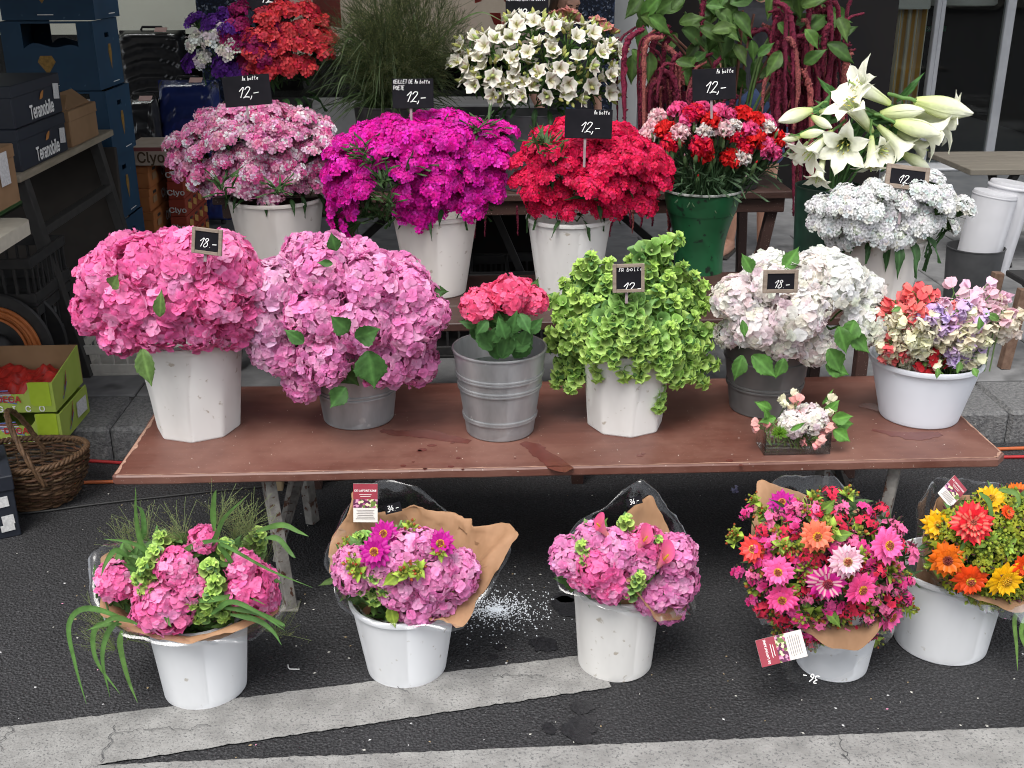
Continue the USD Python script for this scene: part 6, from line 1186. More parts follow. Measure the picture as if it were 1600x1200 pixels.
# A: hydrangeas with grass
rng = np.random.RandomState(320); pw = POTS['wa']; yA = pw['y']; bqa = thing('wrapped_bouquet', 'wrapped bouquet of hot pink hydrangeas with long trailing grass blades, on the road at left', 'bouquet')
MA = Mass(285, 912, 300, 190, yA - .02, .13)
for k, (x, y, s) in enumerate([(255, 945, .82), (393, 915, .70), (180, 906, .55), (275, 885, .52), (298, 915, .48), (318, 842, .40), (378, 885, .46), (228, 965, .45), (412, 938, .46)]):
    pos, n = MA.at(x, y, push=-.02); place(p_hot[k % 4], 'hydrangea_head', pos, n, s, None, None, None, rng, parent=bqa)
for k, (x, y, ang) in enumerate([(250, 838, 100), (335, 905, 80), (225, 882, 130), (222, 880, 130), (330, 925, 60), (310, 968, 260), (405, 832, 60), (345, 940, 20), (352, 850, 80), (330, 880, 60), (225, 925, 240), (300, 945, 300), (350, 965, 300), (212, 905, 200), (395, 960, 320), (325, 955, 300), (240, 860, 90)]):
    a = math.radians(ang); pos, n = MA.at(x, y, push=.01); inst(p_bell[k % 4], 'bells_of_ireland_spike', mat4(frame(nrm([math.cos(a) * .7, -.6, math.sin(a) * .7 + .2]), rng.rand() * 6), pos, .80), parent=bqa)
hz = MB()
for x, y in ((170, 950), (210, 835), (230, 815), (300, 835), (340, 790), (365, 810), (390, 800), (400, 825), (330, 870), (360, 860), (345, 880), (430, 960), (180, 985), (285, 815), (415, 850), (200, 970)):
    c = P(x, y + 30, Y=yA + rng.uniform(-.1, .08)); haze(hz, c, nrm([rng.normal() * .4, -.2, 1]), .11, .45, 40, rng, (.16, .21, .08), 7, .00045)
put('seed_haze', hz, STEM, bqa, kind='stuff')
for pts in ([(262, 905), (240, 870), (205, 848), (162, 842)], [(258, 900), (225, 860), (213, 810), (212, 762)], [(285, 880), (330, 850), (350, 810), (385, 775)], [(300, 905), (320, 880), (360, 880), (345, 850), (412, 880), (490, 918)][:4] + [(420, 890), (488, 918)], [(330, 960), (360, 940), (400, 955), (445, 985)], [(360, 960), (400, 968), (425, 985), (440, 1008)], [(350, 950), (395, 955), (440, 975), (442, 980)],
            [(215, 975), (140, 950), (108, 975), (118, 1040), (135, 1100)], [(190, 975), (150, 980), (150, 1030), (188, 1085)], [(185, 970), (168, 990), (160, 1030), (172, 1090)], [(190, 985), (188, 1010), (200, 1060), (215, 1098)], [(210, 972), (180, 965), (160, 975), (135, 985)], [(230, 915), (250, 940), (262, 970), (268, 980)], [(415, 840), (435, 842), (455, 865), (462, 872)], [(400, 830), (440, 820), (465, 830), (482, 838)], [(335, 830), (333, 800), (335, 775), (338, 765)], [(270, 900), (290, 860), (330, 845), (370, 850)], [(200, 870), (180, 860), (165, 880), (158, 900)], [(300, 940), (340, 935), (380, 930), (415, 945)], [(215, 850), (225, 830), (222, 800), (214, 790)]):
    blade([P(x, y, Y=yA - .10 - .012 * i - (.05 if y > 930 else 0)) for i, (x, y) in enumerate(pts)], .0135, (.075, .16, .04), rng, bqa)
ba = np.array([pw['x'], yA, pw['z'] + pw['h'] - .08])
wrap('kraft_paper', [(150, 872, yA + .02), (160, 955, yA - .11), (200, 992, yA - .15), (295, 1004, yA - .165), (380, 985, yA - .15), (432, 958, yA - .08), (425, 900, yA + .06), (330, 850, yA + .14), (200, 850, yA + .13)], ba, .09, KRAFT, bqa, 1)
wrap('cellophane', [(140, 858, yA + .03), (142, 950, yA - .09), (190, 995, yA - .16), (300, 1010, yA - .175), (400, 1000, yA - .15), (440, 965, yA - .06), (432, 890, yA + .07), (330, 835, yA + .16), (212, 845, yA + .10)], ba, .095, CELLO, bqa, 2)

# B: pink hydrangea, magenta zinnias, winged paper
rng = np.random.RandomState(321); pw = POTS['wb']; yB = pw['y']; bqb = thing('wrapped_bouquet', 'kraft wrapped bouquet of lilac pink hydrangeas and magenta zinnias with a red tag', 'bouquet'); MBs = Mass(632, 893, 225, 150, yB - .03, .12)
for k, (x, y, s) in enumerate([(552, 895, .62), (548, 878, .5), (628, 864, .70), (678, 898, .72), (712, 900, .70), (655, 940, .74), (622, 920, .62), (722, 880, .45), (598, 890, .55), (660, 850, .5), (695, 935, .62)]):
    pos, n = MBs.at(x, y, push=-.02); place(p_lil[k % 4], 'hydrangea_head', pos, n, s, None, None, None, rng, parent=bqb)
def zin(kind, M, x, y, s, parent, push=.035, tw=0.25): pos, n = M.at(x, y, push=push); inst(ZK[kind], 'zinnia', mat4(frame(nrm(n + np.array([0, -.45, .1]) + rng.normal(0, tw, 3) * .5), rng.rand() * 6), pos, s), parent=parent)
for x, y, s in ((600, 835, 1.0), (586, 862, 1.1), (688, 850, 1.0)): zin('purple', MBs, x, y, s, bqb)
for x, y, ang, s in ((585, 905, 240, .9), (600, 925, 262, .95), (585, 940, 268, .95), (565, 925, 240, .8), (612, 945, 280, .8), (556, 838, 120, .5), (570, 900, 200, .5)):
    a = math.radians(ang); pos, n = MBs.at(x, y, push=.02); inst(p_bell[1], 'bells_of_ireland_spike', mat4(frame(nrm([math.cos(a) * .6, -.7, math.sin(a) * .6]), 1), pos, s), parent=bqb)
for x, y, s in ((552, 882, .9), (635, 895, .95), (700, 940, 1.0), (640, 825, .8), (540, 850, .7), (688, 862, .7), (560, 895, .8), (655, 890, .8)): pos, n = MBs.at(x, y, push=.035); place(p_berry, 'hypericum_sprig', pos, n, s, None, None, None, rng, parent=bqb)
for a in ((640, 890, yB - .16, .05, .028, 35, .4), (625, 895, yB - .16, .05, .03, 210, .4), (700, 930, yB - .14, .04, .02, 75, .3), (610, 945, yB - .13, .06, .03, -80, .3)): stand_leaf(*a, parent=bqb, col=(.22, .31, .04))
def filler(M, cx, cy, w, h, n, parent, col, L=.055, W=.022):
    fol = MB()
    for k in range(n):
        a_, r_ = rng.rand() * 6.3, math.sqrt(rng.rand()); pos, n_ = M.at(cx + w * r_ * math.cos(a_), cy + h * r_ * math.sin(a_), push=-.035 - .05 * rng.rand()); leaf_mesh(fol, mat4(frame(nrm(n_ + rng.normal(0, .5, 3)), rng.rand() * 6), pos), L, W, rng, jit(col, rng, .3), nv=4, nu=3)
    put('dark_foliage', fol, LEAF, parent, kind='stuff')
filler(MBs, 620, 905, 95, 62, 260, bqb, (.06, .12, .03)); filler(MA, 285, 920, 130, 78, 420, bqa, (.055, .115, .028))
bb = np.array([pw['x'], yB, pw['z'] + pw['h'] - .07])
wrap('kraft_paper', [(652, 962, yB - .15), (690, 978, yB - .16), (722, 976, yB - .15), (745, 935, yB - .11), (762, 925, yB - .10), (810, 830, yB - .01), (735, 812, yB + .07), (660, 792, yB + .12), (585, 798, yB + .13), (548, 768, yB + .08), (520, 850, yB + .02), (516, 890, yB - .04)], bb, .085, KRAFT, bqb, 3, wr=.011, arc=(-100, 195))
wrap('cellophane', [(508, 870, yB - .03), (515, 925, yB - .12), (560, 970, yB - .145), (640, 985, yB - .17), (725, 982, yB - .16), (770, 920, yB - .09), (800, 850, yB + .02), (712, 812, yB + .10), (650, 758, yB + .15), (590, 750, yB + .15), (540, 790, yB + .09)], bb, .09, CELLO, bqb, 4)
card(facing(571, 786, yB + .05, .03, -.2), 38 * mpp(P(571, 786, Y=yB + .05)), 62 * mpp(P(571, 786, Y=yB + .05)), 'red and white florist tag standing upright in the winged kraft bouquet')
price_label(facing(614, 794, yB + .08, -.22), .042, .024, '34.-', bqb, 'black price label reading 34 in the winged kraft bouquet')

# C: hydrangea and callas
rng = np.random.RandomState(322); pw = POTS['wc']; yC = pw['y']; bqc = thing('wrapped_bouquet', 'wrapped bouquet of pink hydrangeas and calla lilies in the tall scuffed bucket', 'bouquet'); MC = Mass(980, 880, 225, 165, yC - .03, .12)
for k, (x, y, s) in enumerate([(890, 868, .60), (938, 885, .76), (952, 908, .62), (912, 895, .5), (965, 858, .6), (1055, 868, .66), (1058, 910, .70), (1045, 945, .62), (1020, 930, .6), (1010, 850, .55), (920, 900, .5), (925, 840, .5), (1000, 880, .5)]):
    pos, n = MC.at(x, y, push=-.02); place(p_hot[k % 4] if k in (1, 2, 3, 9) else p_lil[k % 4], 'hydrangea_head', pos, n, s, None, None, None, rng, parent=bqc)
for x, y, ang, s in ((978, 812, 95, .8), (910, 850, 100, .75), (1030, 843, 50, .55), (1000, 898, 80, .6), (912, 880, 250, .6), (905, 895, 265, .5), (1005, 915, 275, .4)):
    a = math.radians(ang); pos, n = MC.at(x, y, push=.03); inst(p_bell[2], 'bells_of_ireland_spike', mat4(frame(nrm([math.cos(a) * .7, -.5, math.sin(a) * .7 + .1]), 1), pos, s), parent=bqc)
for x, y, n, s in ((950, 836, (-.5, -.3, .7), .85), (996, 858, (.3, -.35, .75), .85), (1026, 886, (.3, -.4, .7), .95)): pos, _ = MC.at(x, y, push=.0); inst(p_calla, 'calla_lily', mat4(frame(n, 1.2), pos, s), parent=bqc)
filler(MC, 975, 890, 90, 62, 220, bqc, (.06, .12, .03))
bc = np.array([pw['x'], yC, pw['z'] + pw['h'] - .07])
wrap('kraft_paper', [(925, 922, yC - .135), (985, 908, yC - .16), (1002, 935, yC - .165), (1030, 972, yC - .15), (1062, 970, yC - .10), (1082, 900, yC + .0), (1045, 825, yC + .07), (1018, 772, yC + .10), (985, 800, yC + .12)], bc, .07, KRAFT, bqc, 5, wr=.004, arc=(-125, 105))
wrap('cellophane', [(858, 862, yC - .01), (880, 925, yC - .10), (930, 945, yC - .14), (985, 965, yC - .165), (1040, 972, yC - .15), (1085, 955, yC - .08), (1090, 880, yC + .03), (1055, 800, yC + .10), (1005, 745, yC + .14), (950, 785, yC + .13), (895, 825, yC + .07)], bc, .075, CELLO, bqc, 6)
price_label(facing(991, 783, yC + .06, -.25), .040, .020, '36.-', bqc, 'black price label reading 36 in the hydrangea and calla bouquet')

# D: mixed zinnias
rng = np.random.RandomState(323); pw = POTS['wd']; yD = pw['y']; bqd = thing('wrapped_bouquet', 'large wrapped bouquet of pink, red and purple zinnias with green berries', 'bouquet'); MD = Mass(1296, 888, 275, 245, yD - .03, .15)
for kind, x, y, s in (('red', 1178, 858, 1.02), ('salmon', 1276, 838, 1.08), ('pink', 1386, 852, 1.22), ('pale', 1323, 877, 1.10), ('magenta', 1292, 910, 1.26), ('pink', 1216, 893, 1.02), ('rose', 1222, 936, 1.05), ('rose', 1345, 920, 1.15), ('pink', 1390, 962, 1.26), ('purple', 1222, 786, .95)): zin(kind, MD, x, y, s, bqd, .05)
for k, (x, y, s) in enumerate([(1172, 805, .9), (1195, 830, .8), (1243, 800, .9), (1240, 820, .9), (1300, 775, .9), (1312, 795, .9), (1348, 800, .9), (1375, 800, .85), (1310, 850, .8), (1335, 850, .9), (1235, 868, .9), (1180, 900, .9), (1160, 895, .9), (1260, 870, .8), (1395, 915, .9), (1410, 935, .9), (1318, 955, .9), (1350, 965, .8), (1250, 965, .95), (1285, 990, .95), (1295, 985, .8), (1265, 985, .9), (1370, 890, .8), (1260, 930, .8), (1240, 985, .8), (1330, 985, .7), (1400, 830, .9), (1200, 850, .7), (1340, 885, .7), (1365, 935, .7), (1180, 935, .8), (1275, 800, .8), (1415, 905, .8), (1300, 955, .7), (1200, 960, .7)]):
    pos, n = MD.at(x, y, push=rng.uniform(-.01, .025)); place(p_spray[k % 3], 'phlox_spray', pos, n, s, None, None, None, rng, parent=bqd)
for k, (x, y, s) in enumerate([(1190, 800, .9), (1260, 795, 1.0), (1325, 772, .8), (1300, 825, .9), (1222, 850, .8), (1265, 862, 1.0), (1258, 885, .9), (1255, 900, .8), (1392, 895, 1.0), (1410, 900, .8), (1420, 950, .9), (1255, 960, 1.0), (1330, 1000, 1.0), (1345, 1010, .8), (1322, 905, .7), (1145, 845, .8), (1150, 830, .7), (1270, 778, .8), (1345, 865, .7), (1240, 925, .6), (1180, 780, .7), (1370, 1000, .7)]):
    pos, n = MD.at(x, y, push=rng.uniform(.0, .03)); place(p_berry, 'hypericum_sprig', pos, n, s, None, None, None, rng, parent=bqd)
for a in ((1280, 800, yD - .13, .05, .028, 50, .3), (1300, 838, yD - .17, .05, .025, 20, .4), (1225, 860, yD - .15, .04, .022, 80, .4), (1290, 950, yD - .17, .06, .025, -50, .4), (1258, 950, yD - .16, .035, .02, 90, .4), (1215, 905, yD - .14, .06, .02, -100, .3), (1350, 900, yD - .15, .05, .02, -30, .3)): stand_leaf(*a, parent=bqd, col=(.16, .28, .05))
for k, (x, y) in enumerate(sample(rng, 42, [(1296, 890, 250, 215)], 22)):
    pos, n = MD.at(x, y, push=-.012); place(p_spray[k % 3], 'phlox_spray', pos, n, 1.15, None, None, None, rng, parent=bqd)
for k, (x, y) in enumerate(sample(rng, 26, [(1296, 905, 240, 210)], 28)):
    pos, n = MD.at(x, y, push=-.005); place(p_berry, 'hypericum_sprig', pos, n, 1.05, None, None, None, rng, parent=bqd)
fol = MB()
for k in range(900):
    a_, r_ = rng.rand() * 6.3, math.sqrt(rng.rand()); pos, n = MD.at(1296 + 122 * r_ * math.cos(a_), 888 + 108 * r_ * math.sin(a_), push=-.03 - .05 * rng.rand()); leaf_mesh(fol, mat4(frame(nrm(n + rng.normal(0, .5, 3)), rng.rand() * 6), pos), .05, .014, rng, jit((.045, .085, .03), rng, .3), nv=4, nu=3)
put('dark_foliage', fol, LEAF, bqd, kind='stuff')
bd = np.array([pw['x'], yD, pw['z'] + pw['h'] - .09])
wrap('kraft_paper', [(1172, 830, yD + .02), (1175, 905, yD - .07), (1210, 965, yD - .11), (1262, 992, yD - .15), (1296, 1012, yD - .165), (1340, 1018, yD - .16), (1372, 985, yD - .14), (1415, 930, yD - .06), (1405, 840, yD + .05), (1330, 790, yD + .12), (1265, 776, yD + .13), (1182, 748, yD + .11)], bd, .07, KRAFT, bqd, 7, wr=.004)
wrap('cellophane', [(1165, 840, yD + .01), (1178, 940, yD - .09), (1190, 975, yD - .13), (1232, 1068, yD - .155), (1275, 1070, yD - .165), (1310, 1058, yD - .17), (1400, 990, yD - .12), (1425, 930, yD - .05), (1415, 850, yD + .05), (1360, 790, yD + .12), (1300, 745, yD + .15), (1210, 745, yD + .13)], bd, .075, CELLO, bqd, 8, wr=.007)
mm = mpp(P(1220, 1015, Y=yD - .17)); card(facing(1221, 1013, yD - .185, -1.78, -.5), 42 * mm, 74 * mm, 'red and white florist tag hanging upside down below the zinnia bouquet')
mb, L = write('36.-', .019, .0022, adv=.62); wt = thing('price_writing', 'white handwritten 36 upside down on the cellophane below the zinnia bouquet', 'price label', facing(1268, 1053, yD - .185, PI + .3, -.45)); mb.xf(mat4(t=(-L / 2, 0, 0))); put('writing', mb, CHALK, wt, smooth=False)

# E: yellow and orange
rng = np.random.RandomState(324); pw = POTS['we']; yE = pw['y']; bqe = thing('wrapped_bouquet', 'wrapped bouquet of yellow, orange and red zinnias cut by the right edge', 'bouquet'); ME = Mass(1552, 868, 240, 205, yE - .03, .14)
for kind, x, y, s in (('yellow', 1466, 820, 1.1), ('scarlet', 1519, 817, 1.2), ('orange', 1480, 874, 1.25), ('flame', 1516, 906, 1.2), ('yellow', 1570, 905, 1.35), ('yellow', 1548, 780, 1.05), ('orange', 1592, 772, 1.05), ('flame', 1600, 885, .9), ('orange', 1620, 830, .9), ('flame', 1575, 800, .5)): zin(kind, ME, x, y, s, bqe, .045, .15)
for k, (x, y, s) in enumerate([(1482, 838, .9), (1478, 825, .8), (1525, 795, .9), (1540, 855, 1.0), (1535, 880, 1.0), (1545, 845, .9), (1590, 830, 1.0), (1595, 850, 1.0), (1600, 810, .9), (1545, 925, .9), (1560, 940, .9), (1585, 940, .9), (1590, 920, .8), (1500, 850, .7), (1555, 815, .8), (1575, 850, .9), (1540, 940, .8), (1600, 945, .9), (1465, 850, .7), (1570, 830, .8), (1610, 870, .9), (1530, 865, .8), (1600, 925, .8)]):
    pos, n = ME.at(x, y, push=rng.uniform(.0, .03)); place(p_bup[k % 2], 'bupleurum_sprig', pos, n, s, None, None, None, rng, parent=bqe)
for k, (x, y) in enumerate(sample(rng, 44, [(1566, 858, 215, 160)], 19)):
    pos, n = ME.at(x, y, push=.0); place(p_bup[k % 2], 'bupleurum_sprig', pos, n, 1.1, None, None, None, rng, parent=bqe)
fol = MB()
for k in range(900):
    a_, r_ = rng.rand() * 6.3, math.sqrt(rng.rand()); pos, n = ME.at(1565 + 108 * r_ * math.cos(a_), 860 + 82 * r_ * math.sin(a_), push=-.03 - .05 * rng.rand()); leaf_mesh(fol, mat4(frame(nrm(n + rng.normal(0, .5, 3)), rng.rand() * 6), pos), .05, .015, rng, jit((.06, .12, .03), rng, .3), nv=4, nu=3)
put('dark_foliage', fol, LEAF, bqe, kind='stuff')
for pts in ([(1505, 905), (1500, 870), (1508, 845), (1525, 840)], [(1530, 770), (1545, 785), (1548, 815), (1545, 830)], [(1560, 765), (1585, 770), (1592, 785), (1588, 795)], [(1600, 945), (1585, 965), (1588, 1010), (1590, 1048)], [(1605, 955), (1595, 985), (1602, 1010), (1612, 1030)]): blade([P(x, y, Y=yE - .16 - .01 * i) for i, (x, y) in enumerate(pts)], .014, (.11, .21, .05), rng, bqe)
be = np.array([pw['x'], yE, pw['z'] + pw['h'] - .08])
wrap('kraft_paper', [(1440, 838, yE), (1448, 880, yE - .11), (1482, 915, yE - .16), (1530, 938, yE - .185), (1590, 960, yE - .19), (1640, 950, yE - .13), (1660, 880, yE), (1640, 800, yE + .10), (1560, 775, yE + .12), (1470, 775, yE + .10)], be, .085, KRAFT, bqe, 9, wr=.004)
wrap('cellophane', [(1430, 815, yE), (1440, 885, yE - .12), (1478, 930, yE - .17), (1530, 955, yE - .20), (1600, 975, yE - .20), (1665, 950, yE - .10), (1675, 870, yE + .02), (1650, 780, yE + .11), (1570, 760, yE + .14), (1465, 742, yE + .13), (1440, 780, yE + .07)], be, .09, CELLO, bqe, 10)
card(facing(1488, 768, yE + .06, 1.05, -.6, .3), .050, .075, 'red florist tag tilted in the cellophane of the yellow bouquet')
# ------------------------------------------------------------------ left side: boxes, tables, basket
rng = np.random.RandomState(330)
BLUE = flat('blue_carton', (0.004, 0.030, 0.066), (0.007, 0.044, 0.092), rough=.6, nscale=3.0, spots=(22.0, .72, (.04, .09, .14)))
GOLD = flat('gold_print', (0.16, 0.085, 0.012), (0.30, 0.17, 0.03), rough=.5, nscale=60.0)
NAVY = flat('navy_carton', (0.008, 0.010, 0.017), (0.012, 0.016, 0.024), rough=.6, nscale=4.0)
CARD = flat('brown_carton', (0.20, 0.115, 0.055), (0.26, 0.155, 0.08), rough=.8, nscale=5.0, bump=.15, bscale=30)
ORNG = flat('orange_carton', (0.27, 0.085, 0.022), (0.34, 0.12, 0.035), rough=.7, nscale=6.0)
REDC = flat('red_carton', (0.22, 0.03, 0.015), (0.27, 0.04, 0.02), rough=.7, nscale=6.0)
LIME = flat('lime_carton', (0.27, 0.36, 0.055), (0.33, 0.42, 0.075), rough=.6, nscale=5.0)
LIME2 = flat('lime_flap', (0.30, 0.42, 0.02), (0.34, 0.46, 0.03), rough=.5)
PAPERW = flat('label_paper', (0.45, 0.45, 0.45), (0.62, 0.62, 0.61), rough=.7, nscale=120.0)
from shapely.geometry import Polygon, box as sbox
def plate(poly, th, M, mat, name, parent, smooth=False):
    """a flat sheet drawn in local xz, thickness along +y"""
    m = trimesh.creation.extrude_polygon(poly, th, engine='earcut'); V = np.stack([m.vertices[:, 0], m.vertices[:, 2], m.vertices[:, 1]], 1) @ M[:3, :3].T + M[:3, 3]
    return put(name, trimesh.Trimesh(V, m.faces[:, ::-1], process=False), mat, parent, smooth=smooth)
def text_on(txt, h, M, mat, parent, name='lettering', bold=True, center=True, width=None):
    m = meshkit.text_mesh(txt, h, .0008, bold); V = m.vertices.copy(); L = V[:, 0].max()
    if width: V[:, 0] *= width / L; L = width
    V = np.stack([V[:, 0] - (L / 2 if center else 0), -V[:, 2] - .0006, V[:, 1] - (h / 2 if center else 0)], 1) @ M[:3, :3].T + M[:3, 3]; return put(name, trimesh.Trimesh(V, m.faces, process=False), mat, parent)
YB = 5.6; xl, xr_ = P(12, 100, Y=YB)[0], P(156, 100, Y=YB)[0]; bw, bdp, bh = xr_ - xl, .40, .322
DM = Polygon([(-.5, .12), (-.32, .42), (.32, .42), (.5, .12), (0, -.5)])
for k in range(6):
    z0 = PAVE_Z + k * .325; dx = rng.uniform(-.012, .012); t = thing('blue_carton', ['lowest', 'second from the bottom', 'third from the bottom', 'third from the top', 'second from the top', 'topmost'][k] + ' blue cardboard box of the tall stack at the upper left', 'box', np.array([(xl + xr_) / 2 + dx, YB, z0]))
    hx = bw / 2; u = np.linspace(0, 1, 24); wave = [(-.12 + .26 * q, bh - .135 + .018 * math.sin(q * 7.5 + .6) + .035 * math.sin(PI * q)) for q in u]
    notch = Polygon(wave + [(.14, bh - .01), (-.12, bh - .01)]); front = sbox(-hx, .002, hx, bh).difference(notch)
    plate(front, .005, np.eye(4), BLUE, 'front_wall', t); plate(front, .005, mat4(t=(0, bdp - .005, 0)), BLUE, 'back_wall', t)
    for s in (-1, 1):
        hole = sbox(bdp / 2 - .035, bh - .085, bdp / 2 + .035, bh - .062)
        plate(sbox(.0055, .002, bdp - .0055, bh).difference(hole), .005, mat4(rotz(PI / 2), (s * hx - (-.005 if s < 0 else 0), 0, 0)), BLUE, 'side_wall', t)
    put('base', box((-hx + .006, .006, .001), (hx - .006, bdp - .006, .006)), BLUE, t)
    plate(trimesh.path.polygons.Polygon([(x * .085, z * .10) for x, z in DM.exterior.coords[:-1]]) if False else Polygon([(x * .085, z * .095) for x, z in DM.exterior.coords[:-1]]), .001, mat4(t=(-.02, -.0012, .125)), GOLD, 'diamond_print', t)
    plate(Polygon([(x * .05, z * .13) for x, z in DM.exterior.coords[:-1]]), .001, mat4(rotz(PI / 2), (hx + .0022, .22, .15)), GOLD, 'diamond_print', t)
    put('white_line', box((-.05, -.0012, .025), (.025, -.0004, .029)), WHITE, t); put('white_line', box((hx + .0006, .22, .02), (hx + .0014, .32, .024)), WHITE, t)
    put('corner_fold', box((hx - .075, -.0022, bh - .09), (hx - .012, -.0004, bh - .002)), BLUE, t)
# dark steel table with cartons
ZT = .95; e0, e1 = P(32, 268, Z=ZT), P(178, 206, Z=ZT); xt = (e0[0] + e1[0]) / 2
lt_ = thing('trestle_table', 'dark steel trestle table with a pale plank top behind the hydrangeas at left', 'table')
put('plank_top', MB().add(*cbox((.80, e1[1] - e0[1] + .16, .028), .003, None, (xt - .40, (e0[1] + e1[1]) / 2, ZT - .014))), flat('pale_plank', (.20, .17, .12), (.28, .24, .18), rough=.7, nscale=8, stretch=(6, 1, 6)), lt_, smooth=False)
f0 = P(138, 588, Z=PAVE_Z); dd = e1[1] - e0[1]
put('leg', MB().add(*bar((xt - .03, f0[1] + .02, ZT - .03), f0, .042)), flat('dark_steel', (.022, .021, .020), (.034, .032, .030), rough=.6), lt_, smooth=False)
f1 = f0 + [0, dd - .12, 0]
put('leg', MB().add(*bar((xt - .03, f1[1] + .02, ZT - .03), f1, .042)), _mats['dark_steel'], lt_, smooth=False)
for k in (0, dd - .12): put('leg', MB().add(*bar((xt - .74, f0[1] + k + .02, ZT - .03), (f0[0] - .82, f0[1] + k, PAVE_Z), .042)), _mats['dark_steel'], lt_, smooth=False)
q = .47; a_, b_ = np.array([xt - .03, f0[1] + .02, ZT - .03]) * (1 - q * .55) + f0 * q * .55, np.array([xt - .03, f1[1] + .02, ZT - .03]) * (1 - q * .55) + f1 * q * .55
put('rail', MB().add(*bar(a_, b_, .034)), _mats['dark_steel'], lt_, smooth=False)
def carton(name, lo, hi, mat, label, parts=True):
    t = thing(name, label, 'box', np.array([(lo[0] + hi[0]) / 2, (lo[1] + hi[1]) / 2, lo[2]])); s = np.array(hi) - lo
    put('body', MB().add(*cbox(s, .004, None, (0, 0, s[2] / 2))), mat, t, smooth=False)
    put('lid_edge', MB().add(*cbox((s[0] + .006, s[1] + .006, .045), .003, None, (0, 0, s[2] - .022))), mat, t, smooth=False)
    return t, s
RX = rotz(PI / 2)                                 # local x -> world y: for things printed on faces that look to +x
LOGO = flat('logo_orange', (.35, .14, .03), (.42, .18, .05))
for k in range(2):
    t, s = carton('navy_carton', (xt - .52, e0[1] - .02, ZT + k * .158), (xt - .012, e0[1] + .50, ZT + k * .158 + .156), NAVY, ['lower', 'upper'][k] + ' navy carton with white lettering stacked on the dark steel table', True)
    text_on('Teranobile', .050, mat4(RX, (s[0] / 2 + .0045, .02, .042)), WHITE, t, width=.26)
    lf = bez([(-.02, 0), (.0, .022), (.03, .03), (.012, .004), (-.02, 0)], 5); plate(Polygon(lf), .001, mat4(RX, (s[0] / 2 + .0055, .03, .078)), LOGO, 'leaf_emblem', t)
    plate(sbox(-.03, -.03, .03, .03), .001, mat4(RX @ roty(.1), (s[0] / 2 + .0055, .2, .07 + .02 * k)), PAPERW, 'white_label', t)
t, s = carton('open_brown_carton', (xt - .34, e0[1] + .56, ZT), (xt - .012, e0[1] + .92, ZT + .15), CARD, 'small brown cardboard box with raised flaps beside the navy cartons'); put('flap', MB().add(*cbox((.005, .30, .09), .001, roty(-.9), (s[0] / 2 - .05, 0, s[2] + .03))), CARD, t, smooth=False); put('flap', MB().add(*cbox((.30, .005, .08), .001, rotx(-.7), (0, -s[1] / 2 + .03, s[2] + .03))), CARD, t, smooth=False); put('paper', MB().add(*cbox((.2, .12, .004), .001, rotx(.2), (0, -.1, s[2] + .03))), WHITE, t, smooth=False)
# white plastic table and large brown carton at the frame edge
c = P(53, 340, Z=.88); c[1] -= .62; wtb = thing('plastic_table', 'cream plastic table top with rounded corner at the left edge', 'table'); pg = sbox(c[0] - 1.0, c[1], c[0], c[1] + .62).buffer(-.06).buffer(.06)
put('table_top', (lambda m: (m.apply_translation((0, 0, .835)), m)[1])(trimesh.creation.extrude_polygon(pg, .045, engine='earcut')), flat('cream_plastic', (.40, .37, .30), (.46, .43, .35), rough=.5), wtb, smooth=30)
for x in (c[0] - .93,): 
    for y in (c[1] + .07, c[1] + .55): put('leg', MB().add(*tube([(x, y, .835), (x - .02, y, PAVE_Z)], .02, 10)), _mats['cream_plastic'], wtb)
put('leg', MB().add(*tube([(c[0] - .07, c[1] + .10, .835), (c[0] - .05, c[1] + .10, PAVE_Z)], .02, 10)), _mats['cream_plastic'], wtb)
q0 = P(34, 322, Z=.88); t, s = carton('large_brown_carton', (q0[0] - .45, q0[1] - .42, .8805), (q0[0], q0[1], 1.10), CARD, 'large brown cardboard box standing on the cream plastic table'); plate(sbox(-.04, -.055, .04, .055), .001, mat4(RX, (s[0] / 2 + .0055, .10, .15)), PAPERW, 'white_label', t)
put('green_strip', box((-s[0] / 2, -s[1] / 2 - .0045, .002), (s[0] / 2 + .004, s[1] / 2, .02)), flat('green_print', (.03, .08, .02)), t)
# black crates under the tables
def slat_crate(name, lo, hi, mat, label, n=14, group=None):
    lo, hi = np.array(lo, float), np.array(hi, float); s = hi - lo; t = thing(name, label, 'crate', np.array([(lo[0] + hi[0]) / 2, (lo[1] + hi[1]) / 2, lo[2]]), group)
    put('base', MB().add(*cbox((s[0], s[1], .012), .002, None, (0, 0, .006))), mat, t, smooth=False)
    for sg in (-1, 1):
        for zz in (.03, s[2] - .02): put('side_rail', MB().add(*cbox((s[0], .012, .038), .002, None, (0, sg * (s[1] / 2 - .006), zz))), mat, t, smooth=False); put('side_rail', MB().add(*cbox((.012, s[1] - .026, .038), .002, None, (sg * (s[0] / 2 - .006), 0, zz))), mat, t, smooth=False)
        m = MB()
        for k in range(n): m.add(*cbox((.010, .008, s[2] - .06), .001, None, (-s[0] / 2 + s[0] * (k + .5) / n, sg * (s[1] / 2 - .006), s[2] / 2)))
        for k in range(max(4, int(n * s[1] / s[0]))): m.add(*cbox((.008, .010, s[2] - .06), .001, None, (sg * (s[0] / 2 - .006), -s[1] / 2 + s[1] * (k + .5) / max(4, int(n * s[1] / s[0])), s[2] / 2)))
        put('slats', m, mat, t, smooth=False)
    return t
c2 = P(52, 392, Y=4.05)
for k, l in enumerate(('lowest', 'middle', 'top')): slat_crate('black_crate', (c2[0] - .60, 4.0, PAVE_Z + k * .185), (c2[0], 4.38, PAVE_Z + k * .185 + .183), BLK, l + ' black slatted plastic crate stacked under the tables at left')
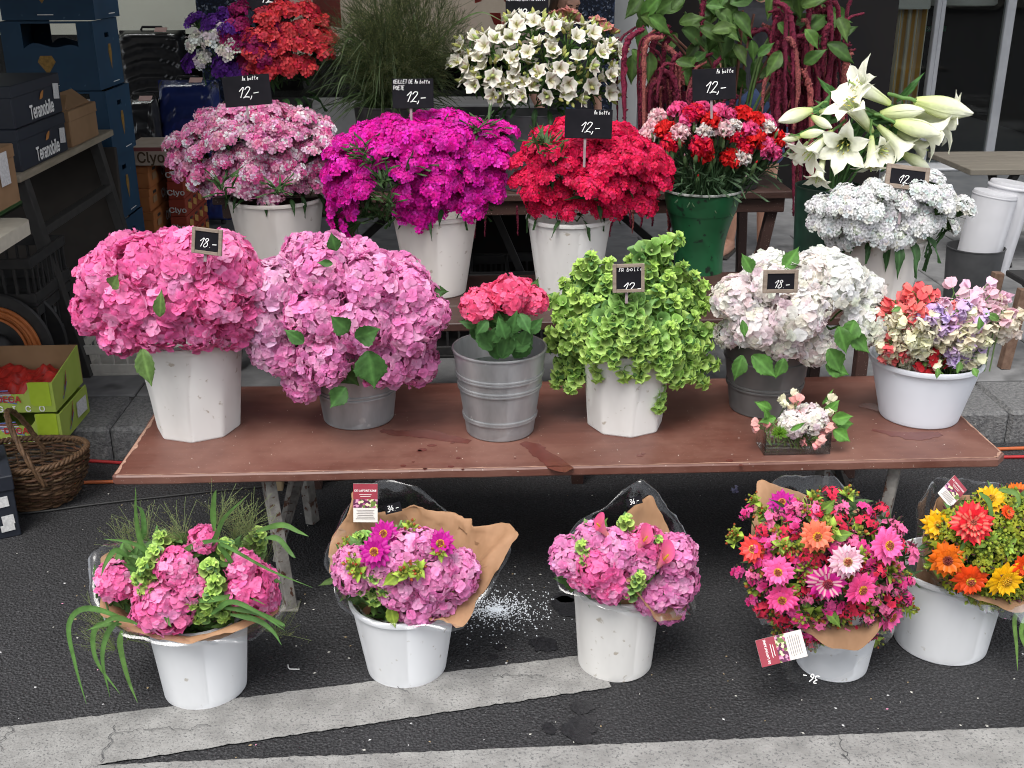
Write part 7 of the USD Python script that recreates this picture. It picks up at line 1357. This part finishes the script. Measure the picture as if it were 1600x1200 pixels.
dk = P(195, 560, Y=5.0); put('dark_board', MB().add(*cbox((2.2, .03, .75), .004, rotx(-.08), (dk[0] - 1.1, 5.25, PAVE_Z + .38))), flat('dark_board', (.022, .018, .015), (.045, .037, .03), rough=.8, nscale=3, detail=6), smooth=False); tag('/World/dark_board', 'dark brown board leaning behind the cable reel under the tables', 'board')
# cable reel
rc_ = P(4, 552, Y=4.0); rl = thing('cable_reel', 'black cable reel wound with orange cable behind the lime cartons', 'cable reel', mat4(rotz(-.15), (rc_[0], 4.0, PAVE_Z + .215)))
for s in (-.05, .05): put('flange', MB().add(*lathe([(.02, -.006), (.205, -.006), (.212, 0), (.205, .006), (.02, .006)], 48)).xf(mat4(rotx(PI / 2), (0, s + .05, 0))), BLK, rl, smooth=40)
m = MB()
for k in range(9): r = .120 + .0095 * (k % 5) + .004 * rng.rand(); a = np.linspace(0, 2 * PI, 61); m.add(*tube(np.stack([r * np.cos(a) + rng.normal() * .004, np.full(61, -.012 - .010 * (k // 5)), r * np.sin(a) + rng.normal() * .004], 1), .0062, 7))
put('orange_cable', m, flat('coil_orange', (.34, .095, .02), (.42, .13, .03), rough=.5), rl); put('hub', MB().add(*lathe([(.001, -.02), (.05, -.02), (.06, .04), (.001, .04)], 24)).xf(mat4(rotx(PI / 2), (0, 0, 0))), BLK, rl)
# lime fruit trays
cx, cy = P(103, 688, Z=PAVE_Z)[0], 3.585
REDW = vcol('red_wrap', rough=.35, nscale=30, namt=.4)
for k in range(2):
    sx, sy, sz = .40, .29, .108; ox = -.012 * k; t = thing('lime_carton', ['lower', 'upper'][k] + ' lime green fruit tray with red DECA lettering on the kerb', 'box', np.array([cx + ox - sx / 2, cy + .01 * k + sy / 2, PAVE_Z + k * .113]))
    fr = Polygon([(-sx / 2, 0), (sx / 2, 0), (sx / 2, sz), (sx / 2 - .085, sz), (sx / 2 - .085, sz * .80), (sx / 2 - .10, sz * .62), (-sx / 2 + .10, sz * .62), (-sx / 2 + .085, sz * .8), (-sx / 2 + .085, sz), (-sx / 2, sz)])
    plate(fr, .004, mat4(t=(0, -sy / 2, 0)), LIME, 'front_wall', t); plate(sbox(-sx / 2, 0, sx / 2, sz * (1.35 if k else .9)), .004, mat4(t=(0, sy / 2 - .004, 0)), CARD if k else LIME, 'back_wall', t)
    for s in (-1, 1): plate(Polygon([(-sy / 2 + .0045, 0), (sy / 2 - .0045, 0), (sy / 2 - .0045, sz * (1.35 if k else 1)), (-sy / 2 + .0045, sz)]), .004, mat4(RX, (s * sx / 2 + (.004 if s < 0 else 0), 0, 0)), LIME, 'side_wall', t)
    put('base', box((-sx / 2 + .005, -sy / 2 + .005, .001), (sx / 2 - .005, sy / 2 - .005, .005)), LIME, t)
    plate(Polygon([(-.032, -.034), (-.022, -.04), (.03, -.04), (.03, .04), (-.032, .04)]).buffer(.004), .002, mat4(t=(sx / 2 - .045, -sy / 2 - .0024, sz * .62)), LIME2, 'corner_tab', t)
    for i, ch in enumerate('OGICO'): text_on(ch, .021, mat4(t=(sx / 2 - .235 + i * .047, -sy / 2 - .0008, .014)), WHITE, t)
    text_on('DECA', .022, mat4(t=(sx / 2 - .155, -sy / 2 - .0016, .050)), flat('deca_red', (.42, .03, .03)), t, width=.085)
    sp = MB()
    for q in range(7): a0 = -.2 + q * .045; sp.add(*cbox((.075, .0006, .004), .0002, roty(-a0), (sx / 2 - .165 - .004 * q, -sy / 2 - .0009, .040 + .0065 * q)), [(.12, .16, .40), (.45, .42, .50), (.30, .10, .12)][q % 3])
    put('splash_print', sp, PRINT, t, smooth=False)
    sp = MB()
    for q in range(6): sp.add(*cbox((.0006, .07 - .004 * q, .005), .0002, rotx(.7 + .08 * q), (sx / 2 + .0048, -.05 + .004 * q, .045 + .008 * q)), [(.10, .14, .38), (.45, .10, .06), (.40, .22, .08)][q % 3])
    put('splash_print', sp, PRINT, t, smooth=False)
    if k == 0: plate(sbox(-.05, -.028, .05, .028), .001, mat4(RX @ roty(.06), (sx / 2 + .0056, .06, .055)), PAPERW, 'white_label', t)
    if k == 1:
        N = 40; uu, vv = np.meshgrid(np.linspace(-sx / 2 + .01, sx / 2 - .01, N), np.linspace(-sy / 2 + .01, sy / 2 - .01, 30)); zz = .055 + .07 * (meshkit.fbm(np.stack([uu * 22, vv * 22, uu * 0], -1), 3, 4) - .42) * 1.6; m = MB().add(np.stack([uu, vv, zz], -1).reshape(-1, 3), grid_faces(N, 30), (.38, .025, .018))
        tag(put('red_wrapped_fruit', MB().add(m.V[0] + [cx + ox - sx / 2, cy + .01 + sy / 2, PAVE_Z + .113], m.F[0], m.C[0]), REDW), 'crumpled red wrapping filling the upper lime tray', 'wrapping')
# wicker basket
bc_ = P(44, 800, Z=0); bk = thing('wicker_basket', 'brown wicker basket with arched handle on the road by the kerb', 'basket', np.array([bc_[0], bc_[1] + .10, 0]))
WICK = flat('wicker', (.06, .032, .016), (.13, .075, .038), rough=.7, nscale=25.0); WK = vcol('wicker_strand', rough=.65, nscale=90, namt=.5)
def prof(z): return .105 + .055 * math.sin(min(1, z / .15) * PI / 2)
m = MB(); nr = 26
for r in range(17):
    z = .008 + r * .0088; a = np.linspace(0, 2 * PI, nr * 6 + 1); w = .0042 * np.sin(a * nr / 2 + (r % 2) * PI); rr = prof(z) + w; m.add(*tube(np.stack([rr * np.cos(a) * 1.12, rr * np.sin(a) * .86, z + .004 * np.cos(a * 3 + r) + .018 * (np.abs(np.cos(a)) ** 2) * z / .15], 1), .0046, 5, False), col=jit((.085, .045, .022), rng, .3))
put('woven_side', m, WK, bk, kind='stuff')
for k in range(nr): a = 2 * PI * k / nr; put('rib', MB().add(*tube([((prof(z)) * math.cos(a) * 1.12, prof(z) * math.sin(a) * .86, z + .018 * math.cos(a) ** 2 * z / .15) for z in np.linspace(.004, .158, 7)], .0035, 5), col=(.08, .043, .022)), WK, bk)
a = np.linspace(0, 2 * PI, 121)
for j in range(3): m = MB().add(*tube(np.stack([(prof(.16) + .006 * np.cos(a * 22 + j * 2.1)) * np.cos(a) * 1.12, (prof(.16) + .006 * np.cos(a * 22 + j * 2.1)) * np.sin(a) * .86, .162 + .018 * np.cos(a) ** 2 + .006 * np.sin(a * 22 + j * 2.1)], 1), .0055, 6, False), col=(.095, .052, .026)); put('rim_strand', m, WK, bk)
put('base', MB().add(*lathe([(.0001, .004), (.11, .004), (.11, .01), (.0001, .01)], 32)), WICK, bk)
a = np.linspace(-.08 * PI, 1.08 * PI, 36)
for j in range(3): o = j * 2 * PI / 3; put('handle_cane', MB().add(*tube(np.stack([.045 * np.cos(a) + .02 - .075 * np.sin(a) + .005 * np.cos(a * 7 + o), -.135 * np.cos(a) + .005 * np.sin(a * 7 + o), .15 + .165 * np.sin(a)], 1), .0058, 7), col=(.09, .05, .025)), WK, bk)
# navy carton at the lower left edge
q0 = P(34, 836, Z=0); t = thing('shoe_carton', 'dark navy carton with white stickers cut by the lower left edge', 'box', mat4(rotz(.45), (q0[0], q0[1], 0)))
put('body', MB().add(*cbox((.40, .26, .185), .003, None, (-.20, .13, .0925))), NAVY, t, smooth=False); put('lid', MB().add(*cbox((.408, .268, .05), .003, None, (-.20, .13, .185))), NAVY, t, smooth=False)
for x, z, w, h in ((-.045, .125, .05, .035), (-.03, .062, .035, .032), (-.035, .035, .04, .022)): plate(sbox(-w / 2, -h / 2, w / 2, h / 2), .0008, mat4(roty(-.05), (x, -.0022, z)), PAPERW, 'white_sticker', t)
text_on('O', .022, mat4(t=(-.085, -.001, .03)), WHITE, t)
# orange fruit boxes, suitcases
for nm, px0, px1, n, Yo, mt, h in (('orange_carton', 218, 262, 4, 6.15, ORNG, .128), ('red_orange_carton', 266, 336, 5, 6.3, REDC, .098)):
    x0, x1 = P(px0, 330, Y=Yo)[0], P(px1 if nm[0] == 'r' else 232, 330, Y=Yo)[0]
    for k in range(n):
        if nm[0] == 'o': x0, x1 = P(200, 330, Y=Yo)[0], P(236, 330, Y=Yo)[0] + .01 * (k % 2)
        lab = ['lowest', 'second from the bottom', 'middle' if n == 5 else 'third from the bottom', 'topmost' if n == 4 else 'second from the top', 'topmost'][k] + (' orange fruit carton beside the blue stack' if nm[0] == 'o' else ' red fruit tray in the low stack behind the pink flowers')
        if nm[0] == 'r': x1 = P(290, 330, Y=Yo)[0]
        t, s = carton(nm, (x0, Yo, PAVE_Z + k * (h + .002)), (x1, Yo + .52, PAVE_Z + k * (h + .002) + h), mt, lab)
        for q in range(2 if nm[0] == 'o' else 4):
            yq = -s[1] / 2 + .10 + q * (.30 if nm[0] == 'o' else .125); plate(sbox(-.04, -.018, .04, .018), .001, mat4(RX @ roty(.3 if nm[0] == 'r' else 0), (s[0] / 2 + .0042, yq, h * .45)), flat('ochre_print', (.42, .22, .05), (.5, .28, .08)) if nm[0] == 'r' else CARD, 'printed_fruit', t); put('hand_hole', box((s[0] / 2 + .0036, yq - .03, h * .70), (s[0] / 2 + .0052, yq + .03, h * .82)), BLK, t)
        if nm[0] == 'o': text_on('Clyo', .05, mat4(RX, (s[0] / 2 + .005, .05, h * .45)), PAPERW, t, width=.16)
        if nm[0] == 'r': text_on('Clyo', .03, mat4(t=(0, -s[1] / 2 - .0042, h * .4)), PAPERW, t, width=.1)
x0 = P(222, 250, Y=6.14)[0]; tt = thing('printed_tray', 'pale printed tray lettered Clyo on top of the orange cartons', 'box', np.array([P(228, 250, Y=6.1)[0], 6.3, PAVE_Z + 4 * .13 + .002])); put('body', MB().add(*cbox((.24, .36, .10), .003, None, (0, 0, .05))), flat('tray_cream', (.36, .28, .22), (.44, .35, .28), rough=.6, nscale=9), tt, smooth=False); text_on('Clyo', .055, mat4(t=(.02, -.181, .045)), flat('carton_ink', (.07, .04, .02)), tt, width=.15); put('scallop_print', MB().add(*cbox((.24, .001, .02), .0003, None, (0, -.1808, .088))), flat('tray_red', (.20, .05, .05)), tt, smooth=False)
def suitcase(x, Y, z, w, h, d, mat, label, tagc=(.66, .42, .38)):
    t = thing('suitcase', label, 'suitcase', np.array([x, Y, z])); N = 40; u, v = np.meshgrid(np.linspace(-1, 1, N), np.linspace(-1, 1, N))
    rr = np.maximum(0, 1 - np.maximum(np.abs(u), np.abs(v)) ** 14) ** .5; gx = np.sign(u) * np.abs(u) * w / 2; gz_ = v * h / 2
    e = .86; corner = np.clip((np.abs(u) ** 8 + np.abs(v) ** 8), 0, 1); y = -d / 2 * (1 - corner ** 3 * .9) - .010 * (np.sin((v * 9 + .9 * np.abs(u) ** 2 * 3) * 1.6) > .2) * (np.maximum(np.abs(u), np.abs(v)) < .84)
    V = np.stack([gx, y, gz_ + h / 2 + .03], -1).reshape(-1, 3); Vb = V.copy(); Vb[:, 1] = -Vb[:, 1]; k = len(V); F = grid_faces(N, N); put('front_shell', MB().add(V, F), mat, t); put('back_shell', MB().add(Vb, F[:, ::-1]), mat, t)
    put('side_band', MB().add(*cbox((w * .999, d * .24, h * .999), .02, None, (0, 0, h / 2 + .03))), BLK, t, smooth=False)
    for sx in (-1, 1): put('wheel', MB().add(*lathe([(.001, -.012), (.02, -.012), (.02, .012), (.001, .012)], 14)).xf(mat4(roty(PI / 2), (sx * w * .36, 0, .02))), BLK, t)
    put('top_handle', MB().add(*tube([(-.07, 0, h + .03), (-.06, 0, h + .05), (.06, 0, h + .05), (.07, 0, h + .03)], .008, 6)), BLK, t)
    put('price_tag', MB().add(*cbox((.075, .05, .004), .001, rotx(.45), (w * .18, -d * .35, h + .038))), flat('tag_salmon', tagc), t, smooth=False)
    return t
BKS = flat('suitcase_black', (.014, .014, .015), (.02, .02, .021), rough=.22, spec=.6); BLS = flat('suitcase_blue', (.010, .018, .085), (.014, .024, .11), rough=.2, spec=.6)
suitcase(P(241, 110, Y=7.36)[0], 7.42, PAVE_Z + .70, P(292, 110, Y=7.36)[0] - P(190, 110, Y=7.36)[0], .42, .22, BKS, 'large glossy black suitcase on the shop ledge behind the blue boxes')
suitcase(P(298, 180, Y=6.95)[0], 6.98, PAVE_Z, P(345, 180, Y=6.95)[0] - P(252, 180, Y=6.95)[0], P(298, 127, Y=6.9)[2] - PAVE_Z - .03, .24, BLS, 'glossy dark blue suitcase standing in front of the shop')
suitcase(P(227, 200, Y=6.8)[0], 6.84, PAVE_Z, P(249, 200, Y=6.8)[0] - P(206, 200, Y=6.8)[0], P(228, 158, Y=6.7)[2] - PAVE_Z - .03, .20, BKS, 'small black suitcase with pale stripes beside the blue suitcase')
sx0 = P(214, 200, Y=6.7)[0]
for k in range(2): put('pale_stripe', box((-.055 + k * .03, -.118, .05), (-.047 + k * .03, -.108, .50)), flat('strap_grey', (.35, .35, .35)), '/World/suitcase_002')
# white slatted crate behind the bench
q0 = P(170, 590, Z=PAVE_Z); slat_crate('white_crate', (q0[0] - .12, q0[1] + .02, PAVE_Z), (q0[0] + .16, q0[1] + .38, PAVE_Z + .13), flat('crate_white', (.42, .40, .36), (.5, .48, .43), rough=.7), 'pale wooden crate on the pavement behind the left octagonal bucket', 5)
q0 = P(418, 602, Z=0.0); tag(put('wood_block', MB().add(*cbox((.045, .045, .30), .003, None, (P(418, 590, Y=3.45)[0], 3.45, .125))), flat('raw_wood', (.30, .22, .12), (.36, .27, .16), rough=.8), smooth=False), 'pale wooden post under the rear bench beside the rose hydrangeas', 'post')
# ------------------------------------------------------------------ right side: grey table, tube in bucket
gt = thing('grey_table', 'grey wooden table with black folding legs at the right edge', 'table'); a = P(1506, 268, Y=5.7); zt = P(1506, 270, Y=5.62)[2]
GWOOD = wood('grey_table_wood', (.085, .075, .06), (.14, .125, .10), None, .7)
for k in range(4): put('plank', MB().add(*cbox((2.0, .138, .03), .003, None, (a[0] + 1.0, 5.62 + .07 + k * .142, zt))), GWOOD, gt, smooth=False)
for x0 in (a[0] + .28, a[0] + 1.6):
    put('leg', MB().add(*bar((x0, 5.70, zt - .02), (x0, 6.1, PAVE_Z), .035)), BLK, gt, smooth=False); put('leg', MB().add(*bar((x0 + .04, 6.1, zt - .02), (x0 + .04, 5.70, PAVE_Z), .035)), BLK, gt, smooth=False)
put('spreader', MB().add(*bar((a[0] + .02, 4.95, PAVE_Z + .12), (a[0] + .5, 4.95, PAVE_Z + .45), .03)), BLK, gt, smooth=False); put('spreader', MB().add(*bar((a[0] + .5, 4.98, PAVE_Z + .10), (a[0] + .12, 4.98, PAVE_Z + .47), .03)), BLK, gt, smooth=False)
pot('rt', 'dark grey metal bucket on the pavement holding white plastic tubes', PAVE_Z, 1527, 486, 74, 396, 87, flat('tin_dark', (.035, .036, .038), (.055, .056, .058), rough=.55, metal=.2, nscale=8), 'metal')
pw = POTS['rt']; b0 = np.array([pw['x'], pw['y'], PAVE_Z + .12]); tp = P(1556, 300, Y=pw['y']); R = frame(tp - b0); Lc = np.linalg.norm(tp - b0)
tb = thing('bucket_stack', 'stack of upturned white plastic buckets leaning in the dark grey bucket', 'buckets', mat4(R, b0)); TUBE = flat('milky_plastic', (.50, .50, .52), (.58, .58, .60), rough=.35, nscale=3, trans=.15)
put('outer_bucket', MB().add(*lathe([(.094, 0), (.098, Lc * .5), (.100, Lc - .012), (.096, Lc), (.0001, Lc)], 40)), TUBE, tb, smooth=35); put('rim', MB().add(*lathe([(.098, Lc - .022), (.1015, Lc - .019), (.1015, Lc - .014), (.098, Lc - .011)], 40)), TUBE, tb)
tb2 = thing('bucket_stack', 'second pale plastic bucket stack half behind the first at the right edge', 'buckets', mat4(R, b0 + [.11, .08, .03])); put('outer_bucket', MB().add(*lathe([(.095, 0), (.10, Lc * .5), (.098, Lc - .01), (.094, Lc), (.0001, Lc)], 40)), TUBE, tb2, smooth=35); put('rim', MB().add(*lathe([(.097, Lc - .03), (.104, Lc - .026), (.104, Lc - .018), (.097, Lc - .014)], 40)), TUBE, tb2)
q0 = P(1568, 575, Z=PAVE_Z); lb = thing('low_bench', 'low bench on rusty legs behind the sweet peas at the right edge', 'bench'); put('leg', MB().add(*bar((q0[0] + .03, q0[1], .46), q0, .04)), flat('rust_brown', (.10, .055, .035), (.16, .10, .07), rough=.8, nscale=40), lb, smooth=False); put('seat', MB().add(*cbox((1.4, .20, .025), .004, None, (q0[0] + .74, q0[1] + .09, .475))), BLK, lb, smooth=False); put('leg', MB().add(*bar((q0[0] + 1.3, q0[1], .46), (q0[0] + 1.3, q0[1], PAVE_Z), .04)), _mats['rust_brown'], lb, smooth=False)
put('leg', MB().add(*bar((q0[0] + .04, q0[1] + .25, .46), (q0[0] + .02, q0[1] + .25, PAVE_Z), .04)), _mats['rust_brown'], lb, smooth=False)
# crate of dark goods and plastic bag under the rear bench
slat_crate('black_crate', (P(690, 160, Y=4.95)[0], 4.92, PAVE_Z + .70), (P(805, 160, Y=4.95)[0], 5.25, PAVE_Z + .93), BLK, 'black slatted crate between the magenta flowers and the alstroemerias', 9)
put('crate_stand', MB().add(*cbox((.62, .42, .69), .01, None, (P(748, 160, Y=4.95)[0], 5.10, PAVE_Z + .346))), DARK, smooth=False); tag('/World/crate_stand', 'dark block carrying the black slatted crate behind the back table', 'stand')
bm = trimesh.creation.icosphere(3, 1.0); V = bm.vertices * [.085, .07, .07]; V = V + (meshkit.noise(V * 45)[:, None] - .5) * .05; c = P(1232, 408, Y=5.4); c[2] = PAVE_Z + .065; V[:, 2] = np.maximum(V[:, 2], -.062); tag(put('plastic_bag', MB().add(V + c, bm.faces), flat('bag_white', (.5, .5, .5), (.62, .62, .62), rough=.3, trans=.3)), 'crumpled white plastic bag on the paving under the back table', 'bag')
for a in ((505, 455, 3.95), (1348, 350, 3.9)): pass
for k, (px, w, d0) in enumerate(((560, .5, 4.42), (705, .48, 4.40), (820, .46, 4.44))):
    x = P(px, 360, Y=4.5)[0]; slat_crate('black_crate', (x - w / 2, d0, PAVE_Z), (x + w / 2, d0 + .32, PAVE_Z + .36), BLK, ['left', 'middle', 'right'][k] + ' black plastic crate in the dark under the back table', 10)
# ------------------------------------------------------------------ people behind the stall
import manifold3d as m3
def hulls(bones, edge=.016, it=8):
    parts = []
    for (a, ra), (b, rb2) in bones:
        s1 = m3.Manifold.sphere(ra, 20).translate([float(v) for v in a]); s2 = m3.Manifold.sphere(rb2, 20).translate([float(v) for v in b]); parts.append(m3.Manifold.batch_hull([s1, s2]))
    m = m3.Manifold.batch_boolean(parts, m3.OpType.Add).refine_to_length(edge); mm_ = m.to_mesh(); t = trimesh.Trimesh(mm_.vert_properties[:, :3], mm_.tri_verts, process=True); trimesh.smoothing.filter_taubin(t, iterations=it); return t
SKIN = flat('skin', (.40, .215, .145), (.46, .25, .175), rough=.55, nscale=8); HAIR = flat('hair_brown', (.035, .018, .010), (.06, .03, .016), rough=.5, nscale=60, stretch=(1, 1, .1)); CLOTH1 = flat('cloth_dark', (.02, .02, .024), (.03, .03, .035), rough=.9); CLOTH2 = flat('cloth_blue', (.03, .05, .11), (.04, .065, .14), rough=.9)
def person(x, y, H, face, label, look=0.0, nod=0.0, shorts=False):
    k = H / 1.7; t = thing('person', label, 'person', mat4(rotz(face), (x, y, PAVE_Z))); J = lambda *p: np.array(p) * k
    bones = [((J(0, 0, 1.40), .055 * k), (J(0, -.01, 1.50), .05 * k)), ((J(-.15, 0, 1.38), .055 * k), (J(.15, 0, 1.38), .055 * k)), ((J(-.09, 0, 1.30), .10 * k), (J(.09, 0, 1.30), .10 * k)), ((J(-.07, 0, 1.28), .10 * k), (J(-.06, 0, 1.05), .09 * k)), ((J(.07, 0, 1.28), .10 * k), (J(.06, 0, 1.05), .09 * k)), ((J(-.06, 0, 1.05), .09 * k), (J(-.085, 0, .92), .105 * k)), ((J(.06, 0, 1.05), .09 * k), (J(.085, 0, .92), .105 * k)), ((J(-.08, 0, .9), .1 * k), (J(.08, 0, .9), .1 * k))]
    for s in (-1, 1):
        bones += [((J(s * .095, 0, .88), .088 * k), (J(s * .10, -.01, .49), .055 * k)), ((J(s * .10, -.01, .49), .054 * k), (J(s * .10, .022, .33), .056 * k)), ((J(s * .10, .022, .33), .056 * k), (J(s * .10, .01, .09), .034 * k)), ((J(s * .10, .02, .06), .034 * k), (J(s * .11, -.14, .03), .026 * k)), ((J(s * .10, .035, .035), .032 * k), (J(s * .108, -.09, .035), .034 * k)),
                  ((J(s * .185, 0, 1.37), .05 * k), (J(s * .24, .02, 1.10), .038 * k)), ((J(s * .24, .02, 1.10), .037 * k), (J(s * .20, -.14, .92), .026 * k)), ((J(s * .20, -.14, .92), .026 * k), (J(s * .185, -.20, .87), .030 * k))]
        for f in range(4): c = J(s * (.165 + .017 * f), -.235 - .006 * (f % 2), .855); bones += [((c, .0095 * k), (c + J(0, -.03, -.02), .0085 * k)), ((c + J(0, -.03, -.02), .0085 * k), (c + J(0, -.035 + .003 * f, -.045), .0075 * k))]
        bones += [((J(s * .162, -.19, .875), .011 * k), (J(s * .138, -.225, .865), .009 * k))]
    h0 = J(0, -.02, 1.60); Rh = rotz(look) @ rotx(nod); hp = lambda *p: h0 + Rh @ (np.array(p) * k)
    bones += [((hp(0, .02, .025), .085 * k), (hp(0, -.015, .03), .078 * k)), ((hp(0, -.03, -.03), .062 * k), (hp(0, -.055, -.078), .034 * k)), ((hp(0, -.09, .0), .010 * k), (hp(0, -.108, -.025), .014 * k)), ((hp(-.03, -.075, -.02), .022 * k), (hp(.03, -.075, -.02), .022 * k)), ((hp(-.018, -.088, -.055), .009 * k), (hp(.018, -.088, -.055), .009 * k)), ((hp(-.04, -.07, .035), .018 * k), (hp(.04, -.07, .035), .018 * k)), ((J(0, 0, 1.48), .05 * k), (hp(0, 0, -.03), .052 * k)), ((hp(-.088, .005, .02), .012 * k), (hp(-.09, .01, -.02), .010 * k)), ((hp(.088, .005, .02), .012 * k), (hp(.09, .01, -.02), .010 * k))]
    put('body', MB().tm(hulls(bones, .013 * k, 6)), SKIN, t)
    eye = MB(); brow = MB()
    for s in (-1, 1):
        e = trimesh.creation.icosphere(2, .010 * k); eye.add(e.vertices * [1.3, .8, .75] + hp(s * .032, -.083, .008), e.faces, (.05, .03, .02)); brow.add(*tube([hp(s * .016, -.094, .026), hp(s * .034, -.094, .031), hp(s * .05, -.082, .025)], .003 * k, 5), col=(.03, .015, .01))
    put('eyes', eye, STEM, t); put('eyebrows', brow, STEM, t); lip = MB().add(*tube([hp(-.022, -.092, -.054), hp(0, -.10, -.052), hp(.022, -.092, -.054)], [.003, .006, .003], 6), col=(.36, .12, .10)); put('lips', lip, STEM, t)
    hb = [((hp(0, .03, .05), .092 * k), (hp(0, .04, .0), .088 * k)), ((hp(-.06, -.03, .085), .035 * k), (hp(.06, -.03, .085), .035 * k)), ((hp(-.085, .01, .03), .028 * k), (hp(-.09, .03, -.12), .03 * k)), ((hp(.085, .02, .03), .026 * k), (hp(.085, .04, -.10), .028 * k)), ((hp(0, .08, .0), .06 * k), (hp(0, .07, -.15), .05 * k))]
    put('hair', MB().tm(hulls(hb, .014, 4)), HAIR, t)
    off = .014 * k; top = [((a, r + off), (b, r2 + off)) for (a, r), (b, r2) in bones[1:8]]
    for s in (-1, 1): top += [((J(s * .185, 0, 1.37), .064 * k), (J(s * .24, .02, 1.14), .054 * k))]
    put('shirt', MB().tm(hulls(top, .02, 4)), CLOTH1, t)
    tr = [((J(-.08, 0, .9), .118 * k), (J(.08, 0, .9), .118 * k))]
    for s in (-1, 1): tr += [((J(s * .095, 0, .88), .106 * k), (J(s * .10, -.008, .62 if shorts else .49), (.09 if shorts else .075) * k))] + ([] if shorts else [((J(s * .10, -.008, .49), .075 * k), (J(s * .10, .015, .12), .06 * k))])
    put('shorts' if shorts else 'trousers', MB().tm(hulls(tr, .02, 4)), CLOTH2, t)
    sm_ = MB()
    for s in (-1, 1): c = np.array(cbox((.085, .25, .02), .006)[0]) * k; sm_.add(c + J(s * .105, -.05, .008), cbox((.085, .25, .02), .006)[1], (.04, .035, .03))
    put('sandals', sm_, STEM, t); return t
f = P(884, 14, Y=6.35); Hn = (f[2] - PAVE_Z) / 1.578 * 1.7; person(f[0], 6.42, Hn, .28, 'person in dark clothes looking down behind the alstroemerias, face partly seen', .25, .28)
f = P(1166, 405, Y=6.0); person(f[0], 6.05, 1.62, -.45, 'bare legged person standing behind the back table beside the green bucket', 0, .1, True)
# unseen houses behind the camera, added to darken pane reflections and low sky
ob = thing('opposite_house', 'long plastered house across the street, out of view, added to darken reflections in the shop panes', 'building'); OW = flat('opposite_wall', (.30, .27, .22), (.36, .33, .28), rough=.9, nscale=2.0); OG = flat('opposite_glass', (.02, .022, .025), rough=.15)
put('wall', box((-22, -24, -.1), (22, -23, 7.5)), OW, ob); put('roof', MB().add([(-22, -24.4, 7.5), (22, -24.4, 7.5), (22, -27, 9.5), (-22, -27, 9.5), (-22, -22.6, 7.4), (22, -22.6, 7.4)], [[0, 1, 2], [0, 2, 3], [4, 5, 2], [4, 2, 3]]), flat('opposite_roof', (.10, .05, .035)), ob, smooth=False)
for i in range(-7, 8):
    for z in (1.0, 4.4): put('window', box((i * 2.8 - .55, -23.0, z), (i * 2.8 + .55, -22.97, z + 1.7)), OG, ob)
row_labels()
